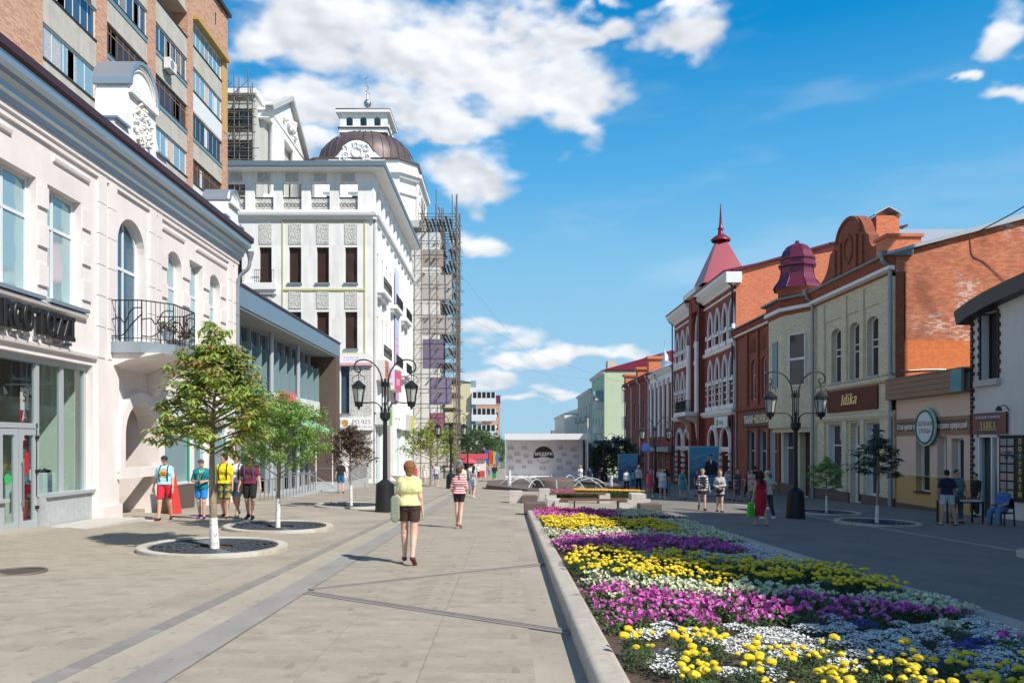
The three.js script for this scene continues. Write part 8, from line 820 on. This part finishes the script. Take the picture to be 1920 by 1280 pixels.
const fem = (c, o = {}) => ({ sex: 'f', ...o }), dress = (m, len, r1 = 0.2, sl = 0) => ({ sex: 'f', top: { m, sl, hem: 0.95, name: 'dress_top', loose: 0.014, neck: 1.41 }, skirt: { m, len, r1, r0: 0.142, top: 1.06, name: 'dress_skirt' } });
A('man in black T-shirt and blue shorts walking away by the pavilion steps', -8.93, 42, 1.8, { face: BACK + 0.2, back: 1, armL: [-0.1, 0.25, 0.25], armR: [0.1, 0.3, 0.3], top: { m: BLK, sl: 0.75, hem: 0.92, loose: 0.024 }, legwear: { m: CL(0.02, 0.13, 0.27), len: 0.52, loose: 0.03 }, shoe: BROWNC, hair: ['short', HAIR.dark] });
A('long haired girl in pale grey playsuit walking beyond the striped girl', -1.6, 39.4, 1.66, { sex: 'f', face: BACK - 0.3, back: 1, legL: [0.25, 0.1, 0], legR: [-0.2, 0.35, 0], top: { m: CL(0.45, 0.47, 0.52), sl: 0.3, hem: 0.95 }, legwear: { m: CL(0.45, 0.50, 0.55), len: 0.62, loose: 0.03 }, shoe: W, hair: ['long', HAIR.dark] });
A('red haired woman in cream top beyond the striped girl', -2.24, 41, 1.66, { sex: 'f', face: BACK, back: 1, top: { m: CL(0.74, 0.66, 0.58), sl: 1.3, hem: 0.8 }, legwear: { m: CL(0.55, 0.5, 0.45), len: 0.12, name: 'trousers', loose: 0.02 }, shoe: BROWNC, hair: ['short', HAIR.auburn] });
A('man in white shirt far down the left promenade before the kiosk', -1.95, 45, 1.8, { face: BACK, back: 1, top: { m: W, sl: 0.8, hem: 0.85 }, legwear: { m: LDENIM, len: 0.12, name: 'trousers' }, shoe: BLK, hair: ['short', HAIR.dark] });
A('man in dark T-shirt and bright green shorts beside the stage', -0.95, 70, 1.82, { face: BACK, back: 1, armL: [0.1, 0.3, 0.8], armR: [0.1, 0.3, 0.8], top: { m: NAVY, sl: 0.8, hem: 0.9 }, legwear: { m: CL(0.02, 0.42, 0.16), len: 0.5, loose: 0.035 }, shoe: BLK, hair: ['short', HAIR.brown] });
A('woman in pink top and red skirt in the group by the blue fence', -8.1, 70, 1.62, { ...dress(CL(0.55, 0.08, 0.12), 0.6, 0.2, 0.5), face: 0.4, hair: ['short', HAIR.brown], shoe: W }); A('woman in long white dress in the group by the blue fence', -7.1, 68, 1.66, { ...dress(CL(0.7, 0.62, 0.62), 0.45, 0.2, 0.4), face: BACK, hair: ['long', HAIR.blond], shoe: W }); A('girl in lilac top and jeans in the group by the blue fence', -6.6, 70, 1.55, { sex: 'f', face: BACK, top: { m: CL(0.55, 0.45, 0.6), sl: 0.4 }, legwear: { m: LDENIM, len: 0.12, name: 'jeans' }, hair: ['long', HAIR.dark], shoe: W }); A('man in pale grey shirt and jeans shorts right of the group by the blue fence', -5.15, 58, 1.76, { face: BACK, top: { m: CL(0.6, 0.62, 0.66), sl: 0.8, hem: 0.9 }, legwear: { m: DENIM, len: 0.5 }, hair: ['short', HAIR.grey], shoe: W });
A('fair woman in white T-shirt and pale jeans walking before the stage', 5.98, 61.5, 1.88, { sex: 'f', face: -0.7, head: -0.4, legL: [0.3, 0.15, 0], legR: [-0.25, 0.3, 0], top: { m: W, sl: 0.6, hem: 0.86, loose: 0.03 }, legwear: { m: LDENIM, len: 0.12, name: 'jeans' }, hair: ['bob', HAIR.blond], shoe: W });
{ const p = A('blonde woman in checked black and white shirt and black skirt walking towards camera', 8.05, 31.5, 1.70, { sex: 'f', face: -0.1, nod: 0.1, skin: 2, legL: [0.05, 0.06, 0], legR: [-0.2, 0.55, 0, -0.8], armL: [-0.05, 0.28, 0.3], armR: [0.1, 0.25, 1.3, 0.6], top: { m: PLAID, sl: 1.5, hem: 0.78, loose: 0.035 }, skirt: { m: BLK, len: 0.66, top: 1.0, r0: 0.135, r1: 0.2 }, shoe: BLK, shoeTop: 0.06, hair: ['curly', HAIR.blond] }); gb().box(-0.1, 0.1, 0.92, 1.38, 0.10, 0.165).mesh('black_top', BLK, p.t); }
{ const p = A('fair haired woman in grey cardigan and black skirt with black handbag', 8.48, 30.5, 1.66, { sex: 'f', face: 0, skin: 2, legL: [0.12, 0.1, -0.02], legR: [-0.12, 0.25, -0.02], armL: [0.1, 0.25, 1.5, 0.9], armR: [0.0, 0.3, 1.2, 0.6], top: { m: CL(0.40, 0.39, 0.40), sl: 1.5, hem: 0.72, loose: 0.03 }, skirt: { m: BLK, len: 0.62, top: 0.8, r0: 0.15, r1: 0.17 }, shoe: BROWNC, hair: ['bob', HAIR.blond] }); gb().at(new THREE.SphereGeometry(1, 14, 10), -0.08, 0.88, 0.2, 0, 0, 0.3, [0.17, 0.12, 0.09]).mesh('handbag', MAT.black, p.t); }
{ const p = A('dark haired woman in long red dress walking away with green carrier bag', 7.77, 23.5, 1.68, { ...dress(CL(0.5, 0.012, 0.04), 0.28, 0.17), face: BACK + 0.1, back: 1, skin: 1, armL: [0.0, 0.22, 0.1], armR: [0.1, 0.2, 0.4], hair: ['long', HAIR.dark], shoe: CL(0.4, 0.25, 0.2), shoeTop: 0.005 }); p.t.children.find((o) => o.name === 'dress_skirt').scale.set(1, 1, 1); const g = gb(), s = poly([[-0.12, 0], [0.12, 0], [0.09, 0.34], [0.05, 0.42], [0.03, 0.35], [-0.03, 0.35], [-0.05, 0.42], [-0.09, 0.34]]); g.ext(s, 0.07, new THREE.Matrix4().makeRotationY(0.4).setPosition(0.30, 0.28, -0.05), 0.015).mesh('carrier_bag', CL(0.08, 0.58, 0.04), p.t); }
A('man in cream cap and pale shirt beside the woman in red', 9.1, 26.8, 1.70, { face: BACK + 0.3, back: 1, heavy: 0.6, head: 0.5, armL: [0, 0.2, 0.5], armR: [0.1, 0.2, 0.5], top: { m: CL(0.62, 0.58, 0.45), sl: 0.8, hem: 0.84 }, legwear: { m: CL(0.05, 0.04, 0.04), len: 0.1, name: 'trousers' }, hair: ['short', HAIR.grey], capHat: CL(0.62, 0.56, 0.44), shoe: W });
A('woman in white top and pale blue skirt walking in the shade by the fountain', 8.93, 43.8, 1.74, { sex: 'f', face: -0.1, skin: 2, top: { m: W, sl: 0.5, hem: 0.98 }, skirt: { m: CL(0.42, 0.5, 0.68), len: 0.58, r1: 0.27, top: 1.06, r0: 0.142 }, hair: ['long', HAIR.brown], shoe: W }); A('woman in coral red dress beside the pale blue skirt', 8.5, 45.2, 1.70, { ...dress(CL(0.62, 0.06, 0.12), 0.55, 0.19), face: 0, hair: ['long', HAIR.auburn], shoe: W }); A('woman in teal dress standing right of the pale blue skirt', 9.75, 42.5, 1.72, { ...dress(CL(0.02, 0.27, 0.32), 0.52, 0.2), face: 0.1, hair: ['long', HAIR.dark], shoe: BLK, legL: [0.03, 0.03], legR: [0, 0.03] }); A('man all in black between the women in coral and teal', 9.9, 48, 1.84, { face: BACK, top: { m: BLK, sl: 0.8 }, legwear: { m: BLK, len: 0.1, name: 'trousers' }, hair: ['short', HAIR.dark], shoe: BLK });
A('man in white shirt and black trousers right of the fountain', 8.1, 51.5, 1.62, { face: BACK, top: { m: W, sl: 1.4 }, legwear: { m: BLK, len: 0.1, name: 'trousers' }, hair: ['short', HAIR.dark], shoe: BLK }); A('child in blue dress with bright blue backpack right of the fountain', 8.75, 53, 1.56, { ...dress(CL(0.04, 0.13, 0.3), 0.45, 0.18, 0.6), face: BACK, back: 1, hair: ['short', HAIR.dark], straps: CL(0.08, 0.42, 0.6), shoe: BLK }); A('tall grey haired man in white shirt right of the blue backpack', 9.5, 55, 1.9, { face: BACK, back: 1, top: { m: CL(0.64, 0.62, 0.68), sl: 1.5 }, legwear: { m: BLK, len: 0.1, name: 'trousers' }, hair: ['short', HAIR.grey], shoe: BLK }); A('woman in long black dress at the right end of the fountain', 7.5, 60, 1.7, { ...dress(BLK, 0.2, 0.24, 1.4), face: 0.4, hair: ['long', HAIR.brown], shoe: BLK }); A('person in navy behind the right end of the fountain', 6.9, 63, 1.72, { face: BACK, top: { m: NAVY, sl: 0.8 }, legwear: { m: NAVY, len: 0.1, name: 'trousers' }, hair: ['short', HAIR.dark], shoe: BLK });
A('woman in black floral dress standing before the ornate red house', 12.47, 41.4, 1.8, { ...dress(FLORAL, 0.3, 0.17, 0.6), face: 0.2, hair: ['long', HAIR.brown], shoe: BLK, armL: [0.2, 0.2, 1.6, 0.4] }); A('woman in white dress left of the floral dress', 12.3, 43, 1.74, { ...dress(CL(0.55, 0.55, 0.58), 0.6, 0.17), face: 1.2, hair: ['short', HAIR.dark], shoe: BROWNC }); A('woman in pink printed dress right of the floral dress', 13.6, 42.6, 1.78, { ...dress(PRINTED, 0.5, 0.18, 0.5), face: -0.4, hair: ['long', HAIR.dark], shoe: BROWNC }); A('tall person in black behind the pink printed dress', 14.9, 46, 1.95, { face: BACK, top: { m: BLK, sl: 0.8 }, legwear: { m: BLK, len: 0.1, name: 'trousers' }, hair: ['short', HAIR.dark], shoe: BLK }); A('person with blue hat and grey shirt by the fabric shop window', 16.2, 47.5, 1.84, { face: 0.9, top: { m: CL(0.22, 0.25, 0.3), sl: 0.8 }, legwear: { m: CL(0.06, 0.09, 0.12), len: 0.5 }, hair: ['short', HAIR.dark], capHat: CL(0.05, 0.1, 0.25), straps: NAVY, shoe: BLK }); A('woman in dark red top in front of the fabric shop', 15.4, 49, 1.7, { sex: 'f', face: 0.3, top: { m: CL(0.25, 0.03, 0.04), sl: 0.5 }, legwear: { m: BLK, len: 0.1, name: 'trousers' }, hair: ['long', HAIR.brown], shoe: BLK }); A('person in dark dress by the poster with the suited man', 11.7, 47, 1.7, { ...dress(CL(0.12, 0.02, 0.03), 0.5, 0.17, 0.4), face: -0.3, hair: ['bob', HAIR.dark], shoe: BLK });
A('man in navy T-shirt and white shorts standing with hands near hips', 14.41, 25.2, 1.84, { face: BACK - 0.1, back: 1, skin: 1, legL: [0.02, 0.02, 0.05, 0], legR: [0.0, 0.05, 0.10, 0], armL: [-0.1, 0.42, 0.5, 0.5], armR: [-0.1, 0.42, 0.5, 0.5], top: { m: NAVY, sl: 0.7, hem: 0.93, loose: 0.022 }, legwear: { m: CL(0.52, 0.54, 0.62), len: 0.62, loose: 0.028 }, hair: ['short', HAIR.dark], shoe: BLK, shoeTop: 0.005 });
A('heavy man in grey polo shirt and jeans by the nut shop', 15.55, 26.6, 1.86, { face: -0.25, head: 0.5, skin: 1, heavy: 1.1, legL: [0.02, 0.02], legR: [0.02, 0.02], armL: [0.2, 0.25, 0.3], armR: [0.1, 0.25, 0.9, 0.6], top: { m: CL(0.10, 0.15, 0.17), sl: 0.9, hem: 0.93 }, legwear: { m: CL(0.06, 0.11, 0.19), len: 0.1, name: 'jeans' }, hair: ['short', HAIR.dark], shoe: BLK });
A('bald man in blue shirt and jeans sitting on a dark chair by the souvenir shop', 16.55, 25.72, 1.74, { face: -1.15, head: 0.2, skin: 1, heavy: 1, lean: -0.25, legL: [1.45, 1.35, 0.05, 0], legR: [1.4, 1.25, 0.05, 0], armL: [0.35, 0.15, 0.9, 0.3], armR: [0.35, 0.15, 0.9, 0.3], top: { m: CL(0.07, 0.17, 0.38), sl: 0.85, hem: 0.86 }, legwear: { m: CL(0.10, 0.24, 0.38), len: -1, name: 'jeans', waist: 1.0 }, hair: null, shoe: CL(0.25, 0.2, 0.15) });
A('dark clothed person standing inside the souvenir shop doorway', 18.7, 30.7, 1.76, { face: -1.2, top: { m: BLK, sl: 1.5 }, legwear: { m: BLK, len: 0.1, name: 'trousers' }, hair: ['short', HAIR.dark], shoe: BLK });
{ const q = rng(61); for (let k = 0; k < 8; k++) { const lab = ['person in white far along the left promenade', 'person in red far along the left promenade', 'person in blue far along the left promenade', 'person in black far along the left promenade', 'person in pink far behind the flags', 'person in pale yellow far behind the flags', 'person in grey farthest along the promenade', 'person in green farthest along the promenade'][k], c = [[0.7, 0.7, 0.7], [0.5, 0.05, 0.05], [0.1, 0.2, 0.45], [0.03, 0.03, 0.03], [0.6, 0.3, 0.35], [0.65, 0.6, 0.35], [0.35, 0.35, 0.36], [0.1, 0.3, 0.12]][k]; A(lab, -1.3 - q() * 3.5, 92 + k * 9, 1.6 + q() * 0.25, { cell: 0.04, face: k % 2 ? BACK : 0, top: { m: CL(...c), sl: 0.8 }, legwear: { m: k % 3 ? DENIM : BLK, len: 0.12, name: 'trousers' }, hair: ['short', HAIR.brown], shoe: BLK }); } }
[['man in white shirt walking in the shade near the blue round sign', 11.2, 56, 1.78, 'm', [0.6, 0.6, 0.62], 0], ['woman in mustard top and dark trousers near the second poster stand', 12.6, 60, 1.66, 'f', [0.5, 0.34, 0.08], 0.3], ['man in grey T-shirt and shorts close to the ornate house arches', 15.6, 62, 1.8, 'm', [0.25, 0.26, 0.28], BACK], ['woman in pale blue blouse by the arches of the ornate red house', 16.8, 58, 1.68, 'f', [0.35, 0.45, 0.6], -0.5], ['woman in black top behind the two women in the sunlit patch', 10.9, 52, 1.7, 'f', [0.03, 0.03, 0.035], BACK], ['man in khaki shirt by the fabric shop wall', 17.2, 52, 1.76, 'm', [0.3, 0.27, 0.17], 0.2], ['girl in pink top by the fabric shop wall', 17.6, 55, 1.5, 'f', [0.6, 0.25, 0.32], 0], ['man in dark blue shirt far along the right pavement', 13.5, 72, 1.8, 'm', [0.05, 0.08, 0.2], BACK], ['woman in white dress far along the right pavement', 14.6, 76, 1.7, 'f', [0.65, 0.65, 0.66], 0]].forEach(([l, x, d, H, sx, c, f], k) => A(l, x, d, H, { sex: sx, face: f, legL: [0.2, 0.12], legR: [-0.18, 0.35], top: { m: CL(...c), sl: 0.8, hem: 0.86 }, ...(k === 8 ? { skirt: { m: CL(...c), len: 0.5, r1: 0.2, top: 1.06, r0: 0.142 } } : { legwear: { m: k % 2 ? BLK : DENIM, len: k === 2 ? 0.5 : 0.12, name: k === 2 ? 'shorts' : 'trousers' } }), hair: [sx === 'f' ? 'long' : 'short', k % 2 ? HAIR.brown : HAIR.dark], shoe: BLK }));
renderer.render(scene, camera);
